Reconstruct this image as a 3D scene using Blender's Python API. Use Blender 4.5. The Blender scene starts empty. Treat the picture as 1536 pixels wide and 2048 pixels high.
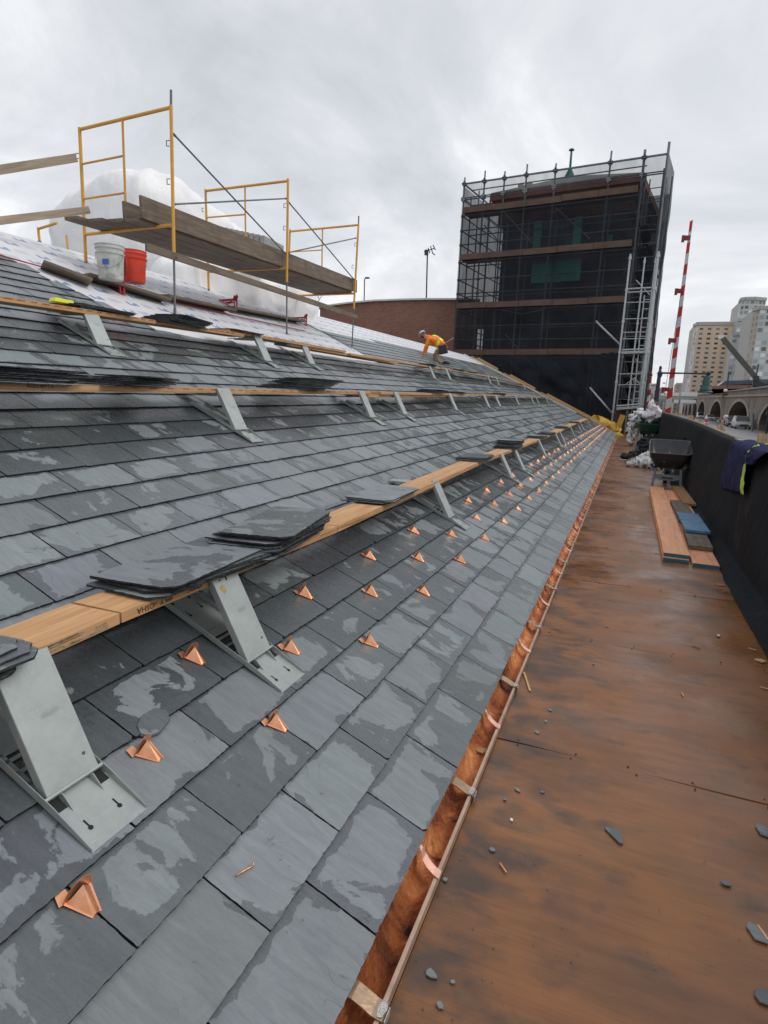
import bpy, bmesh, math, random
from mathutils import Vector, Matrix, noise as mnoise
R = math.radians
rnd = random.Random(7)
SC = bpy.context.scene
COL = SC.collection

# ---------------------------------------------------------------- camera
FX = 1202.6                      # focal length in pixels of the 1536 x 2048 photograph
CAMZ = 1.7
ROT = ((0.92702463, 0.10718106, -0.35935713),
       (0.37267131, -0.15667406, 0.91464164),
       (0.04173032, -0.98181743, -0.18518402))   # rows: world X, Y, Z in (right, down, forward)
cam_d = bpy.data.cameras.new('camera')
cam = bpy.data.objects.new('camera', cam_d)
COL.objects.link(cam)
m = Matrix.Identity(4)
for i in range(3):
    m[i][0] = ROT[i][0]
    m[i][1] = -ROT[i][1]
    m[i][2] = -ROT[i][2]
m[2][3] = CAMZ
cam.matrix_world = m
cam_d.sensor_fit = 'VERTICAL'
cam_d.sensor_height = 36.0
cam_d.sensor_width = 27.0
cam_d.lens = FX / 2048 * 36.0
cam_d.clip_start = 0.05
cam_d.clip_end = 6000
SC.camera = cam

# ---------------------------------------------------------------- light and sky
SUN_EL, SUN_AZ = R(48), R(70)
w = bpy.data.worlds.new('World')
SC.world = w
w.use_nodes = True
nt = w.node_tree
nt.nodes.clear()
out = nt.nodes.new('ShaderNodeOutputWorld')
bg = nt.nodes.new('ShaderNodeBackground')
sky = nt.nodes.new('ShaderNodeTexSky')
sky.sky_type = 'NISHITA'
sky.sun_disc = False
sky.sun_elevation = SUN_EL
sky.sun_rotation = SUN_AZ
sky.dust_density = 3.0
tc = nt.nodes.new('ShaderNodeTexCoord')
sp = nt.nodes.new('ShaderNodeSeparateXYZ')
nt.links.new(tc.outputs['Generated'], sp.inputs[0])
# flatten the direction on to a cloud layer: (x, y) / (z + k)
ad = nt.nodes.new('ShaderNodeMath'); ad.operation = 'ADD'; ad.inputs[1].default_value = 0.35
nt.links.new(sp.outputs['Z'], ad.inputs[0])
mx = nt.nodes.new('ShaderNodeMath'); mx.operation = 'MAXIMUM'; mx.inputs[1].default_value = 0.12
nt.links.new(ad.outputs[0], mx.inputs[0])
cb = nt.nodes.new('ShaderNodeCombineXYZ')
for a in 'XY':
    dv = nt.nodes.new('ShaderNodeMath'); dv.operation = 'DIVIDE'
    nt.links.new(sp.outputs[a], dv.inputs[0]); nt.links.new(mx.outputs[0], dv.inputs[1])
    nt.links.new(dv.outputs[0], cb.inputs[a])
n1 = nt.nodes.new('ShaderNodeTexNoise'); n1.inputs['Scale'].default_value = 1.5
n1.inputs['Detail'].default_value = 9; n1.inputs['Roughness'].default_value = 0.58; n1.inputs['Distortion'].default_value = 0.6
nt.links.new(cb.outputs[0], n1.inputs['Vector'])
rp = nt.nodes.new('ShaderNodeValToRGB')
rp.color_ramp.elements[0].position = 0.33; rp.color_ramp.elements[0].color = (0.56, 0.585, 0.63, 1)
rp.color_ramp.elements[1].position = 0.68; rp.color_ramp.elements[1].color = (1.06, 1.07, 1.08, 1)
e = rp.color_ramp.elements.new(0.47); e.color = (0.69, 0.71, 0.745, 1)
e = rp.color_ramp.elements.new(0.56); e.color = (0.80, 0.815, 0.84, 1)
nt.links.new(n1.outputs['Fac'], rp.inputs[0])
# brighter band low in the sky
hz = nt.nodes.new('ShaderNodeMapRange'); hz.inputs['From Min'].default_value = 0.0; hz.inputs['From Max'].default_value = 0.55
hz.inputs['To Min'].default_value = 1.12; hz.inputs['To Max'].default_value = 0.98
nt.links.new(sp.outputs['Z'], hz.inputs['Value'])
mlt = nt.nodes.new('ShaderNodeVectorMath'); mlt.operation = 'SCALE'
nt.links.new(rp.outputs[0], mlt.inputs[0]); nt.links.new(hz.outputs[0], mlt.inputs['Scale'])
# the clear sky behind shows only faintly through the cloud
sc = nt.nodes.new('ShaderNodeVectorMath'); sc.operation = 'SCALE'; sc.inputs['Scale'].default_value = 0.012
nt.links.new(sky.outputs[0], sc.inputs[0])
av = nt.nodes.new('ShaderNodeVectorMath'); av.operation = 'ADD'
nt.links.new(mlt.outputs[0], av.inputs[0]); nt.links.new(sc.outputs[0], av.inputs[1])
nt.links.new(av.outputs[0], bg.inputs['Color'])
bg.inputs['Strength'].default_value = 0.97
nt.links.new(bg.outputs[0], out.inputs[0])

sl = bpy.data.lights.new('sun', 'SUN')
sl.energy = 1.2
sl.angle = R(25)
sl.color = (1.0, 0.965, 0.92)
so = bpy.data.objects.new('sun', sl)
COL.objects.link(so)
sd = Vector((math.sin(SUN_AZ) * math.cos(SUN_EL), math.cos(SUN_AZ) * math.cos(SUN_EL), math.sin(SUN_EL)))
so.rotation_euler = sd.to_track_quat('Z', 'Y').to_euler()
SC.view_settings.view_transform = 'Standard'
SC.view_settings.look = 'None'
SC.view_settings.exposure = 0.0
SC.view_settings.gamma = 1.0

# ---------------------------------------------------------------- measuring: photograph pixel -> point on a real surface
def ray(px, py):
    c = Vector((px - 768, py - 1024, FX))
    return Vector((sum(ROT[i][j] * c[j] for j in range(3)) for i in range(3)))
EYE = Vector((0, 0, CAMZ))
def on_plane(px, py, p0, n):
    r = ray(px, py)
    return EYE + r * ((Vector(p0) - EYE).dot(n) / r.dot(n))
def on_x(px, py, X): return on_plane(px, py, (X, 0, 0), Vector((1, 0, 0)))
def on_y(px, py, Y): return on_plane(px, py, (0, Y, 0), Vector((0, 1, 0)))
def on_z(px, py, Z=0.0): return on_plane(px, py, (0, 0, Z), Vector((0, 0, 1)))

# the roof: eave along +Y at x = XE, climbing towards -X at TH; it fans out a little with distance
TH = R(25); XE, ZE = -0.55, 0.10
CT, ST = math.cos(TH), math.sin(TH)
def fan(s, y):
    k = min(1.0, max(0.0, (s - 1.0) / 1.8))
    return s * (1 + k * 0.0085 * (y - 4.5))
def RW(s, y, n=0.0, raw=False):
    if not raw: s = fan(s, y)
    return Vector((XE - s * CT + n * ST, y, ZE + s * ST + n * CT))
def roof_frame(s, y, n=0.0, spin=0.0, raw=False):   # local x = along the eave, y = up the slope, z = out of the roof
    a, b, c = Vector((0, 1, 0)), Vector((-CT, 0, ST)), Vector((ST, 0, CT))
    M = Matrix.Identity(4)
    p = RW(s, y, n, raw)
    for i in range(3):
        M[i][0] = a[i]; M[i][1] = b[i]; M[i][2] = c[i]; M[i][3] = p[i]
    return M @ Matrix.Rotation(spin, 4, 'Z')
def on_roof(px, py, off=0.0):      # returns (s, y), unfanned coordinates of the plane
    n = Vector((ST, 0, CT)); p0 = Vector((XE, 0, ZE)) + n * off
    p = on_plane(px, py, p0, n) - p0
    return p.dot(Vector((-CT, 0, ST))), p.y

# ---------------------------------------------------------------- objects
def tag(o, label=None, cat=None, group=None, kind=None):
    if label: o['label'] = label
    if cat: o['category'] = cat
    if group: o['group'] = group
    if kind: o['kind'] = kind
    return o
def thing(name, label, cat, loc=(0, 0, 0), rz=0.0, group=None, M=None):
    o = bpy.data.objects.new(name, None)
    o.empty_display_size = 0.1
    COL.objects.link(o)
    o.matrix_world = M if M is not None else Matrix.Translation(Vector(loc)) @ Matrix.Rotation(rz, 4, 'Z')
    return tag(o, label, cat, group)
def copy_thing(o, M, label=None, group=None, parent=None):
    r = o.copy(); COL.objects.link(r)
    if parent is None:
        r.matrix_world = M
        if label: r['label'] = label
        if group: r['group'] = group
    else:
        r.parent = parent
    for ch in CH.get(o.name, []):
        copy_thing(ch, None, parent=r)
    return r
CH = {}
class MB:
    def __init__(s):
        s.v, s.f, s.mi, s.uv, s.at = [], [], [], [], []
    def add(s, vs, fs, mi=0):
        b = len(s.v)
        s.v += [Vector(p) for p in vs]
        for f in fs:
            s.f.append([i + b for i in f]); s.mi.append(mi)
        return s
    def box(s, c, d, M=None, mi=0, taper=1.0):
        vs = []
        for z in (-1, 1):
            t = taper if z > 0 else 1.0
            for y in (-1, 1):
                for x in (-1, 1):
                    p = Vector((x * d[0] / 2 * t, y * d[1] / 2 * t, z * d[2] / 2))
                    if M is not None: p = M @ p
                    vs.append(p + Vector(c))
        return s.add(vs, [(0, 2, 3, 1), (4, 5, 7, 6), (0, 1, 5, 4), (2, 6, 7, 3), (0, 4, 6, 2), (1, 3, 7, 5)], mi)
    def bar(s, a, b, w, h=None, up=(0, 0, 1), mi=0):   # rectangular bar from a to b, w across, h along up
        a, b = Vector(a), Vector(b); h = h or w
        d = (b - a).normalized(); u = Vector(up)
        x = d.cross(u)
        if x.length < 1e-4: x = d.cross(Vector((1, 0, 0)))
        x.normalize(); u = x.cross(d).normalized()
        vs = [p + x * sx * w / 2 + u * sy * h / 2 for p in (a, b) for sx, sy in ((-1, -1), (1, -1), (1, 1), (-1, 1))]
        return s.add(vs, [(3, 2, 1, 0), (4, 5, 6, 7), (0, 1, 5, 4), (1, 2, 6, 5), (2, 3, 7, 6), (3, 0, 4, 7)], mi)
    def tube(s, pts, r, n=8, mi=0, cap=True):
        pts = [Vector(p) for p in pts]; base = len(s.v); k = len(pts)
        rs = r if isinstance(r, (list, tuple)) else [r] * k
        px = None
        for i, p in enumerate(pts):
            d = (pts[min(i + 1, k - 1)] - pts[max(i - 1, 0)]).normalized()
            if px is None:
                px = d.cross(Vector((0, 0, 1)))
                if px.length < 1e-3: px = d.cross(Vector((1, 0, 0)))
            px = (px - d * px.dot(d)).normalized(); py = d.cross(px)
            for j in range(n):
                a = 2 * math.pi * j / n
                s.v.append(p + (px * math.cos(a) + py * math.sin(a)) * rs[i])
        for i in range(k - 1):
            for j in range(n):
                a, b = base + i * n + j, base + i * n + (j + 1) % n
                s.f.append([a, b, b + n, a + n]); s.mi.append(mi)
        if cap:
            s.f.append([base + j for j in range(n)][::-1]); s.mi.append(mi)
            s.f.append([base + (k - 1) * n + j for j in range(n)]); s.mi.append(mi)
        return s
    def lathe(s, prof, n=24, M=None, mi=0, cap=True):
        base = len(s.v)
        for r, z in prof:
            for j in range(n):
                a = 2 * math.pi * j / n
                p = Vector((r * math.cos(a), r * math.sin(a), z))
                s.v.append(M @ p if M is not None else p)
        for i in range(len(prof) - 1):
            for j in range(n):
                a, b = base + i * n + j, base + i * n + (j + 1) % n
                s.f.append([a, b, b + n, a + n]); s.mi.append(mi)
        if cap:
            s.f.append([base + j for j in range(n)][::-1]); s.mi.append(mi)
            s.f.append([base + (len(prof) - 1) * n + j for j in range(n)]); s.mi.append(mi)
        return s
    def prism(s, pts, d, mi=0):   # polygon (3d points) pushed by vector d
        n = len(pts); d = Vector(d)
        vs = [Vector(p) for p in pts] + [Vector(p) + d for p in pts]
        fs = [list(range(n))[::-1], list(range(n, 2 * n))] + [(i, (i + 1) % n, n + (i + 1) % n, n + i) for i in range(n)]
        return s.add(vs, fs, mi)
    def build(s, name, mats, parent=None, smooth=False, bevel=0.0, seg=2, auto=None):
        me = bpy.data.meshes.new(name)
        me.from_pydata([tuple(p) for p in s.v], [], s.f)
        for mt in (mats if isinstance(mats, (list, tuple)) else [mats]): me.materials.append(mt)
        me.polygons.foreach_set('material_index', s.mi)
        me.update()
        if s.uv:
            l = me.uv_layers.new(name='UVMap'); l.data.foreach_set('uv', s.uv)
        if s.at:
            l = me.color_attributes.new('rnd', 'FLOAT_COLOR', 'CORNER'); l.data.foreach_set('color', s.at)
        bm = bmesh.new(); bm.from_mesh(me)
        if not s.uv: bmesh.ops.recalc_face_normals(bm, faces=bm.faces)
        bm.to_mesh(me); bm.free()
        if smooth:
            me.polygons.foreach_set('use_smooth', [True] * len(me.polygons))
            if auto: 
                me.set_sharp_from_angle(angle=R(auto))
        o = bpy.data.objects.new(name, me)
        COL.objects.link(o)
        if parent is not None:
            o.parent = parent
            CH.setdefault(parent.name, []).append(o)
        if bevel:
            b = o.modifiers.new('bevel', 'BEVEL'); b.width = bevel; b.segments = seg; b.limit_method = 'ANGLE'; b.angle_limit = R(40)
        return o
def text_mb(body, size, M, depth=0.001, mi=0, bold=0.0):
    cu = bpy.data.curves.new('txt', 'FONT'); cu.body = body; cu.size = size; cu.extrude = depth; cu.resolution_u = 2; cu.offset = bold
    cu.align_x = 'CENTER'; cu.align_y = 'CENTER'
    o = bpy.data.objects.new('txt', cu); COL.objects.link(o)
    dg = bpy.context.evaluated_depsgraph_get(); dg.update()
    me = bpy.data.meshes.new_from_object(o.evaluated_get(dg))
    mb = MB(); mb.add([M @ v.co for v in me.vertices], [list(p.vertices) for p in me.polygons], mi)
    bpy.data.objects.remove(o); bpy.data.curves.remove(cu); bpy.data.meshes.remove(me)
    return mb
def frame(o, x, y, z):
    M = Matrix.Identity(4)
    for i in range(3):
        M[i][0] = x[i]; M[i][1] = y[i]; M[i][2] = z[i]; M[i][3] = o[i]
    return M

# ---------------------------------------------------------------- materials
class Mat:
    def __init__(s, name):
        s.m = bpy.data.materials.new(name); s.m.use_nodes = True
        s.t = s.m.node_tree; s.b = s.t.nodes['Principled BSDF']; s.out = s.t.nodes['Material Output']
    def n(s, ty, **kw):
        x = s.t.nodes.new(ty)
        for k, v in kw.items(): setattr(x, k, v)
        return x
    def L(s, a, b): s.t.links.new(a, b)
    def inp(s, sock, v):
        if isinstance(v, bpy.types.NodeSocket): s.L(v, sock)
        elif v is not None:
            if hasattr(sock.default_value, '__len__') and isinstance(v, (tuple, list)):
                sock.default_value = tuple(v) + (1.0,) * (len(sock.default_value) - len(v))
            else: sock.default_value = v
    def coord(s, kind='Object'): return s.n('ShaderNodeTexCoord').outputs[kind]
    def pos(s): return s.n('ShaderNodeNewGeometry').outputs['Position']
    def map(s, v, scale=(1, 1, 1), loc=(0, 0, 0), rot=(0, 0, 0)):
        x = s.n('ShaderNodeMapping'); s.inp(x.inputs['Vector'], v)
        x.inputs['Scale'].default_value = scale; x.inputs['Location'].default_value = loc; x.inputs['Rotation'].default_value = rot
        return x.outputs[0]
    def noise(s, v, scale=5, detail=4, rough=0.5, dist=0.0):
        x = s.n('ShaderNodeTexNoise'); s.inp(x.inputs['Vector'], v)
        x.inputs['Scale'].default_value = scale; x.inputs['Detail'].default_value = detail
        x.inputs['Roughness'].default_value = rough; x.inputs['Distortion'].default_value = dist
        return x.outputs['Fac']
    def vor(s, v, scale=5, feat='F1', out='Distance'):
        x = s.n('ShaderNodeTexVoronoi', feature=feat); s.inp(x.inputs['Vector'], v); x.inputs['Scale'].default_value = scale
        return x.outputs[out]
    def wave(s, v, scale=5, dist=2, detail=2, dscale=1, direction='X'):
        x = s.n('ShaderNodeTexWave', bands_direction=direction); s.inp(x.inputs['Vector'], v)
        x.inputs['Scale'].default_value = scale; x.inputs['Distortion'].default_value = dist
        x.inputs['Detail'].default_value = detail; x.inputs['Detail Scale'].default_value = dscale
        return x.outputs['Fac']
    def ramp(s, f, *stops):
        x = s.n('ShaderNodeValToRGB'); s.inp(x.inputs[0], f); cr = x.color_ramp
        for i, (p, c) in enumerate(stops):
            if not isinstance(c, (tuple, list)): c = (c, c, c)
            el = cr.elements[i] if i < 2 else cr.elements.new(p)
            el.position = p; el.color = tuple(c) + (1.0,) * (4 - len(c))
        return x.outputs[0]
    def mix(s, f, a, b, mode='MIX'):
        x = s.n('ShaderNodeMix', data_type='RGBA', blend_type=mode)
        s.inp(x.inputs[0], f); s.inp(x.inputs[6], a); s.inp(x.inputs[7], b)
        return x.outputs[2]
    def math(s, op, a, b=None, c=None):
        x = s.n('ShaderNodeMath', operation=op)
        s.inp(x.inputs[0], a)
        if b is not None: s.inp(x.inputs[1], b)
        if c is not None: s.inp(x.inputs[2], c)
        return x.outputs[0]
    def sep(s, v):
        x = s.n('ShaderNodeSeparateXYZ'); s.inp(x.inputs[0], v); return x.outputs
    def vadd(s, a, b, op='ADD'):
        x = s.n('ShaderNodeVectorMath', operation=op); s.inp(x.inputs[0], a); s.inp(x.inputs[1], b); return x.outputs[0]
    def bump(s, h, st=0.3, d=0.01, prev=None):
        x = s.n('ShaderNodeBump'); s.inp(x.inputs['Height'], h); x.inputs['Strength'].default_value = st; x.inputs['Distance'].default_value = d
        if prev is not None: s.L(prev, x.inputs['Normal'])
        return x.outputs[0]
    def set(s, color=None, rough=None, metal=None, normal=None, spec=None, alpha=None, **kw):
        if color is not None: s.inp(s.b.inputs['Base Color'], color)
        if rough is not None: s.inp(s.b.inputs['Roughness'], rough)
        if metal is not None: s.inp(s.b.inputs['Metallic'], metal)
        if normal is not None: s.inp(s.b.inputs['Normal'], normal)
        if spec is not None: s.inp(s.b.inputs['Specular IOR Level'], spec)
        if alpha is not None: s.inp(s.b.inputs['Alpha'], alpha)
        for k, v in kw.items(): s.inp(s.b.inputs[k], v)
        return s.m
def simple(name, col, rough=0.6, metal=0.0, var=0.25, scale=6, bump=0.0, bscale=None, spec=0.5, dirt=None):
    M = Mat(name); c = M.coord()
    n = M.noise(c, scale, 5, 0.6)
    lo = tuple(x * (1 - var) for x in col); hi = tuple(min(1, x * (1 + var)) for x in col)
    cc = M.ramp(n, (0.3, lo), (0.7, hi))
    if dirt:
        n2 = M.noise(c, scale * 0.6, 6, 0.7, 0.5)
        cc = M.mix(M.ramp(n2, (0.5, 0.0), (0.68, 1.0)), cc, dirt)
    nb = M.bump(M.noise(c, bscale or scale * 6, 4), bump, 0.01) if bump else None
    r = M.ramp(M.noise(c, scale * 1.7, 3), (0.3, max(0, rough - 0.08)), (0.7, min(1, rough + 0.08)))
    return M.set(cc, r, metal, nb, spec)

# slate: wet stone that has dried in ragged patches; every slate draws its own tone and its own patch
def slate_mat(name='wet_slate', roof=True):
    M = Mat(name)
    P = M.pos()
    if roof:
        a = M.n('ShaderNodeVertexColor'); a.layer_name = 'rnd'
        rgb = M.n('ShaderNodeSeparateColor'); M.L(a.outputs[0], rgb.inputs[0]); r1, r2, r3 = rgb.outputs
    else:
        oi = M.n('ShaderNodeObjectInfo'); r1 = oi.outputs['Random']
        r2 = M.math('FRACT', M.math('MULTIPLY', r1, 7.13)); r3 = M.math('FRACT', M.math('MULTIPLY', r1, 13.7))
    # per-slate shift of the pattern
    sh = M.n('ShaderNodeCombineXYZ')
    M.L(M.math('MULTIPLY', r1, 31.0), sh.inputs[0]); M.L(M.math('MULTIPLY', r2, 17.0), sh.inputs[1]); M.L(M.math('MULTIPLY', r3, 23.0), sh.inputs[2])
    Q = M.vadd(P, sh.outputs[0])
    # grain of the stone runs down the slope
    G = M.map(Q, scale=(1.0, 5.0, 1.0), rot=(0, 0, R(8)))
    streak = M.noise(G, 5.0, 6, 0.6, 0.8)
    fine = M.noise(Q, 60, 5, 0.6)
    tone = M.ramp(r1, (0.0, (0.164, 0.184, 0.188)), (0.3, (0.188, 0.218, 0.224)), (0.6, (0.175, 0.194, 0.208)), (0.85, (0.214, 0.246, 0.252)), (1.0, (0.177, 0.187, 0.204)))
    tone = M.mix(M.ramp(streak, (0.35, 0.0), (0.7, 1.0)), M.mix(1.0, tone, (0.88, 0.88, 0.89), 'MULTIPLY'), M.mix(1.0, tone, (1.12, 1.12, 1.11), 'MULTIPLY'))
    cleft = M.noise(M.map(Q, scale=(1.0, 9.0, 1.0), rot=(0, 0, R(-6))), 12, 8, 0.7, 1.0)
    tone = M.mix(M.ramp(cleft, (0.48, 0.0), (0.66, 0.5)), tone, M.mix(1.0, tone, (0.74, 0.76, 0.77), 'MULTIPLY'))
    tone = M.mix(M.math('MULTIPLY', fine, 0.3), tone, M.mix(1.0, tone, (1.45, 1.45, 1.45), 'MULTIPLY'))
    if roof:
        uv = M.sep(M.coord('UV'))       # u, v run 0..1 over each slate
        eu = M.math('MINIMUM', uv[0], M.math('SUBTRACT', 1.0, uv[0]))
        ev = M.math('MINIMUM', uv[1], M.math('MULTIPLY', M.math('SUBTRACT', 1.0, uv[1]), 2.0))
        edge = M.math('MINIMUM', M.math('MULTIPLY', M.math('MINIMUM', eu, ev), 5.0), 1.0)
    else:
        edge = 0.75
    pn = M.noise(M.map(Q, scale=(1.0, 1.35, 1.0)), 3.4, 10, 0.60, 0.5)
    big = M.noise(P, 0.55, 2, 0.5)
    f = M.math('ADD', pn, M.math('MULTIPLY', edge, 0.17))
    f = M.math('ADD', f, M.math('MULTIPLY', M.math('SUBTRACT', r2, 0.32), 0.26))
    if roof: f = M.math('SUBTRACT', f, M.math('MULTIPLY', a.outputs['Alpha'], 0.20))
    f = M.math('ADD', f, M.math('MULTIPLY', big, 0.12))
    dry = M.ramp(f, (0.700, 0.0), (0.712, 1.0))
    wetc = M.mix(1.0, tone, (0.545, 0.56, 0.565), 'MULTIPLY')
    if roof: wetc = M.mix(M.math('MULTIPLY', a.outputs['Alpha'], 0.8), wetc, M.mix(1.0, wetc, (0.50, 0.50, 0.52), 'MULTIPLY'))  # darker still in the band below each plank row
    chalk = M.ramp(M.noise(Q, 14, 6, 0.75, 1.5), (0.66, 0.0), (0.74, 0.45))
    dryc = M.mix(chalk, tone, (0.30, 0.31, 0.31))
    col = M.mix(dry, wetc, dryc)
    # purple bloom on some
    col = M.mix(M.ramp(r3, (0.7, 0.0), (0.95, 0.35)), col, M.mix(1.0, col, (1.08, 0.95, 1.12), 'MULTIPLY'))
    # thin cleft lines where flakes have lifted
    ln = M.math('ABSOLUTE', M.math('SUBTRACT', M.noise(Q, 5.5, 3, 0.5, 1.2), 0.5))
    where = M.ramp(M.noise(M.vadd(Q, (5.0, 5.0, 5.0)), 4.5, 2, 0.5), (0.63, 0.0), (0.70, 1.0))
    crack = M.math('MULTIPLY', M.ramp(ln, (0.004, 1.0), (0.010, 0.0)), where)
    col = M.mix(M.math('MULTIPLY', crack, 0.45), col, (0.025, 0.028, 0.03))
    pit = M.ramp(M.noise(Q, 26, 2, 0.5, 0.6), (0.74, 0.0), (0.77, 0.6))
    col = M.mix(pit, col, (0.05, 0.055, 0.06))
    rough = M.mix(dry, M.ramp(fine, (0.3, 0.22), (0.7, 0.36)), (0.52, 0.52, 0.52))
    flake = M.vor(M.map(Q, scale=(1, 2, 1)), 5.0)
    h1 = M.noise(G, 14, 7, 0.65, 0.5)
    b = M.bump(M.noise(Q, 7, 3, 0.5, 1.0), 0.35, 0.010)
    b = M.bump(h1, 0.45, 0.004, b); b = M.bump(cleft, 0.35, 0.003, b)
    b = M.bump(fine, 0.15, 0.001, b)
    return M.set(col, rough, 0.0, b, 0.55)
SLATE_EDGE = simple('broken_shaded_edge', (0.020, 0.023, 0.025), 0.75, 0, 0.5, 60, 0.6, 90)  # broken edge, near black to paint in the shadow line under courses
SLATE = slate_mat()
SLATE_LOOSE = slate_mat('loose_slate', False)

def plywood_mat():
    M = Mat('stained_plywood'); P = M.pos()
    gr = M.map(P, scale=(0.8, 9.0, 1))
    warp = M.noise(P, 1.1, 4, 0.5, 0.6)
    wv = M.n('ShaderNodeCombineXYZ'); M.L(M.math('MULTIPLY', warp, 0.5), wv.inputs[1])
    g1 = M.wave(M.vadd(P, wv.outputs[0]), 3.6, 4.0, 5, 1.1, 'Y')
    g2 = M.noise(gr, 4, 6, 0.65, 0.4)
    sheet = M.noise(M.map(P, scale=(0.4, 0.62, 1)), 1.0, 0, 0)
    c = M.ramp(M.noise(M.map(P, scale=(0.7, 1.2, 1), loc=(3, 1, 0)), 1.5, 5, 0.55, 0.4), (0.25, (0.105, 0.052, 0.027)), (0.40, (0.180, 0.080, 0.034)), (0.55, (0.255, 0.105, 0.036)), (0.72, (0.160, 0.084, 0.042)))
    c = M.mix(M.math('MULTIPLY', M.ramp(g1, (0.2, 0.0), (0.9, 0.34)), M.ramp(M.noise(P, 0.9, 3), (0.42, 0.1), (0.6, 1.0))), c, M.mix(1.0, c, (0.62, 0.60, 0.58), 'MULTIPLY'))
    c = M.mix(M.ramp(g2, (0.35, 0.0), (0.75, 0.5)), c, M.mix(1.0, c, (1.35, 1.22, 1.02), 'MULTIPLY'))
    # dark drip stains beside the gutter and smears elsewhere
    xs = M.sep(P)
    nearg = M.ramp(xs[0], (0.0, 0.0), (1.0, 0.0))
    ng = M.n('ShaderNodeMapRange'); M.L(xs[0], ng.inputs['Value'])
    ng.inputs['From Min'].default_value = -0.42; ng.inputs['From Max'].default_value = 0.12; ng.inputs['To Min'].default_value = 0.17; ng.inputs['To Max'].default_value = 0.0
    st = M.noise(M.map(P, scale=(1.2, 1.9, 1)), 3.4, 4, 0.55, 0.3)
    st = M.math('ADD', st, ng.outputs[0])
    stain = M.ramp(st, (0.56, 0.0), (0.78, 0.75))
    c = M.mix(stain, c, (0.046, 0.040, 0.036))
    line = M.noise(M.map(P, scale=(1.2, 60, 1), rot=(0, 0, R(1.5))), 2.0, 4, 0.6, 0.3)
    c = M.mix(M.ramp(line, (0.50, 0.0), (0.72, 0.42)), c, M.mix(1.0, c, (0.52, 0.48, 0.45), 'MULTIPLY'))
    sp_ = M.ramp(M.noise(P, 9, 5, 0.6, 0.8), (0.66, 0.0), (0.76, 0.6))
    c = M.mix(sp_, c, (0.035, 0.028, 0.03))
    # far part is silvery wet film
    rough = M.ramp(M.noise(P, 1.3, 5, 0.6), (0.38, 0.20), (0.62, 0.50))
    b = M.bump(M.math('ADD', g1, M.math('MULTIPLY', g2, 0.8)), 0.06, 0.003)
    b = M.bump(M.noise(P, 3, 3), 0.12, 0.02, b)
    return M.set(c, rough, 0.0, b, 0.45)

def wood_mat(name, a, b, axis='X', rough=0.6, streak=0.35, knots=True, dirt=None):
    M = Mat(name); c = M.coord()
    oi = M.n('ShaderNodeObjectInfo')
    sh = M.n('ShaderNodeCombineXYZ'); 
    for i in range(3): M.L(M.math('MULTIPLY', oi.outputs['Random'], 9.0 + i * 5), sh.inputs[i])
    c = M.vadd(c, sh.outputs[0])
    sc_ = {'X': (1, 14, 14), 'Y': (14, 1, 14), 'Z': (14, 14, 1)}[axis]
    g = M.noise(M.map(c, scale=sc_), 1.6, 6, 0.65, 0.6)
    g2 = M.noise(M.map(c, scale=tuple(x * 3 if x > 1 else 1.5 for x in sc_)), 2.0, 4, 0.6)
    col = M.ramp(g, (0.28, tuple(x * 0.72 for x in a)), (0.5, a), (0.72, b))
    col = M.mix(M.ramp(g2, (0.5, 0.0), (0.75, streak)), col, tuple(x * 0.45 for x in a))
    if knots:
        k = M.ramp(M.vor(M.map(c, scale=tuple(0.5 if x == 1 else 0.22 * x for x in sc_)), 3.0), (0.03, 1.0), (0.09, 0.0))
        col = M.mix(M.math('MULTIPLY', k, 0.6), col, tuple(x * 0.35 for x in a))
    if dirt:
        d = M.ramp(M.noise(c, 3.0, 5, 0.65, 0.5), (0.5, 0.0), (0.68, 0.8))
        col = M.mix(d, col, dirt)
    return M.set(col, M.ramp(g2, (0.3, rough - 0.1), (0.7, rough + 0.1)), 0.0, M.bump(g, 0.25, 0.004), 0.4)

def galv_mat(name='galvanised_steel', col=(0.36, 0.395, 0.38), metal=0.35, rough=0.45):
    M = Mat(name); c = M.coord()
    v = M.vor(c, 60, out='Color')
    vs = M.sep(v)
    k = M.noise(c, 5, 5, 0.6)
    cc = M.ramp(k, (0.3, tuple(x * 0.82 for x in col)), (0.7, tuple(x * 1.12 for x in col)))
    cc = M.mix(M.math('MULTIPLY', vs[0], 0.18), cc, tuple(min(1, x * 1.35) for x in col))
    d = M.ramp(M.noise(c, 9, 6, 0.7, 0.7), (0.62, 0.0), (0.72, 0.5))
    cc = M.mix(d, cc, tuple(x * 0.55 for x in col))
    scr = M.ramp(M.noise(M.map(c, scale=(3, 40, 3)), 3, 4, 0.7, 1.0), (0.66, 0.0), (0.72, 0.4))
    cc = M.mix(scr, cc, tuple(min(1, x * 1.9) for x in col))
    ru = M.ramp(M.noise(M.vadd(c, (3.3, 1.1, 0.7)), 5.5, 5, 0.7, 0.3), (0.64, 0.0), (0.72, 0.75))
    cc = M.mix(ru, cc, (0.30, 0.17, 0.05))
    return M.set(cc, M.ramp(k, (0.3, rough - 0.08), (0.7, rough + 0.12)), metal, M.bump(M.noise(c, 30, 4), 0.08, 0.003), 0.5)

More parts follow.
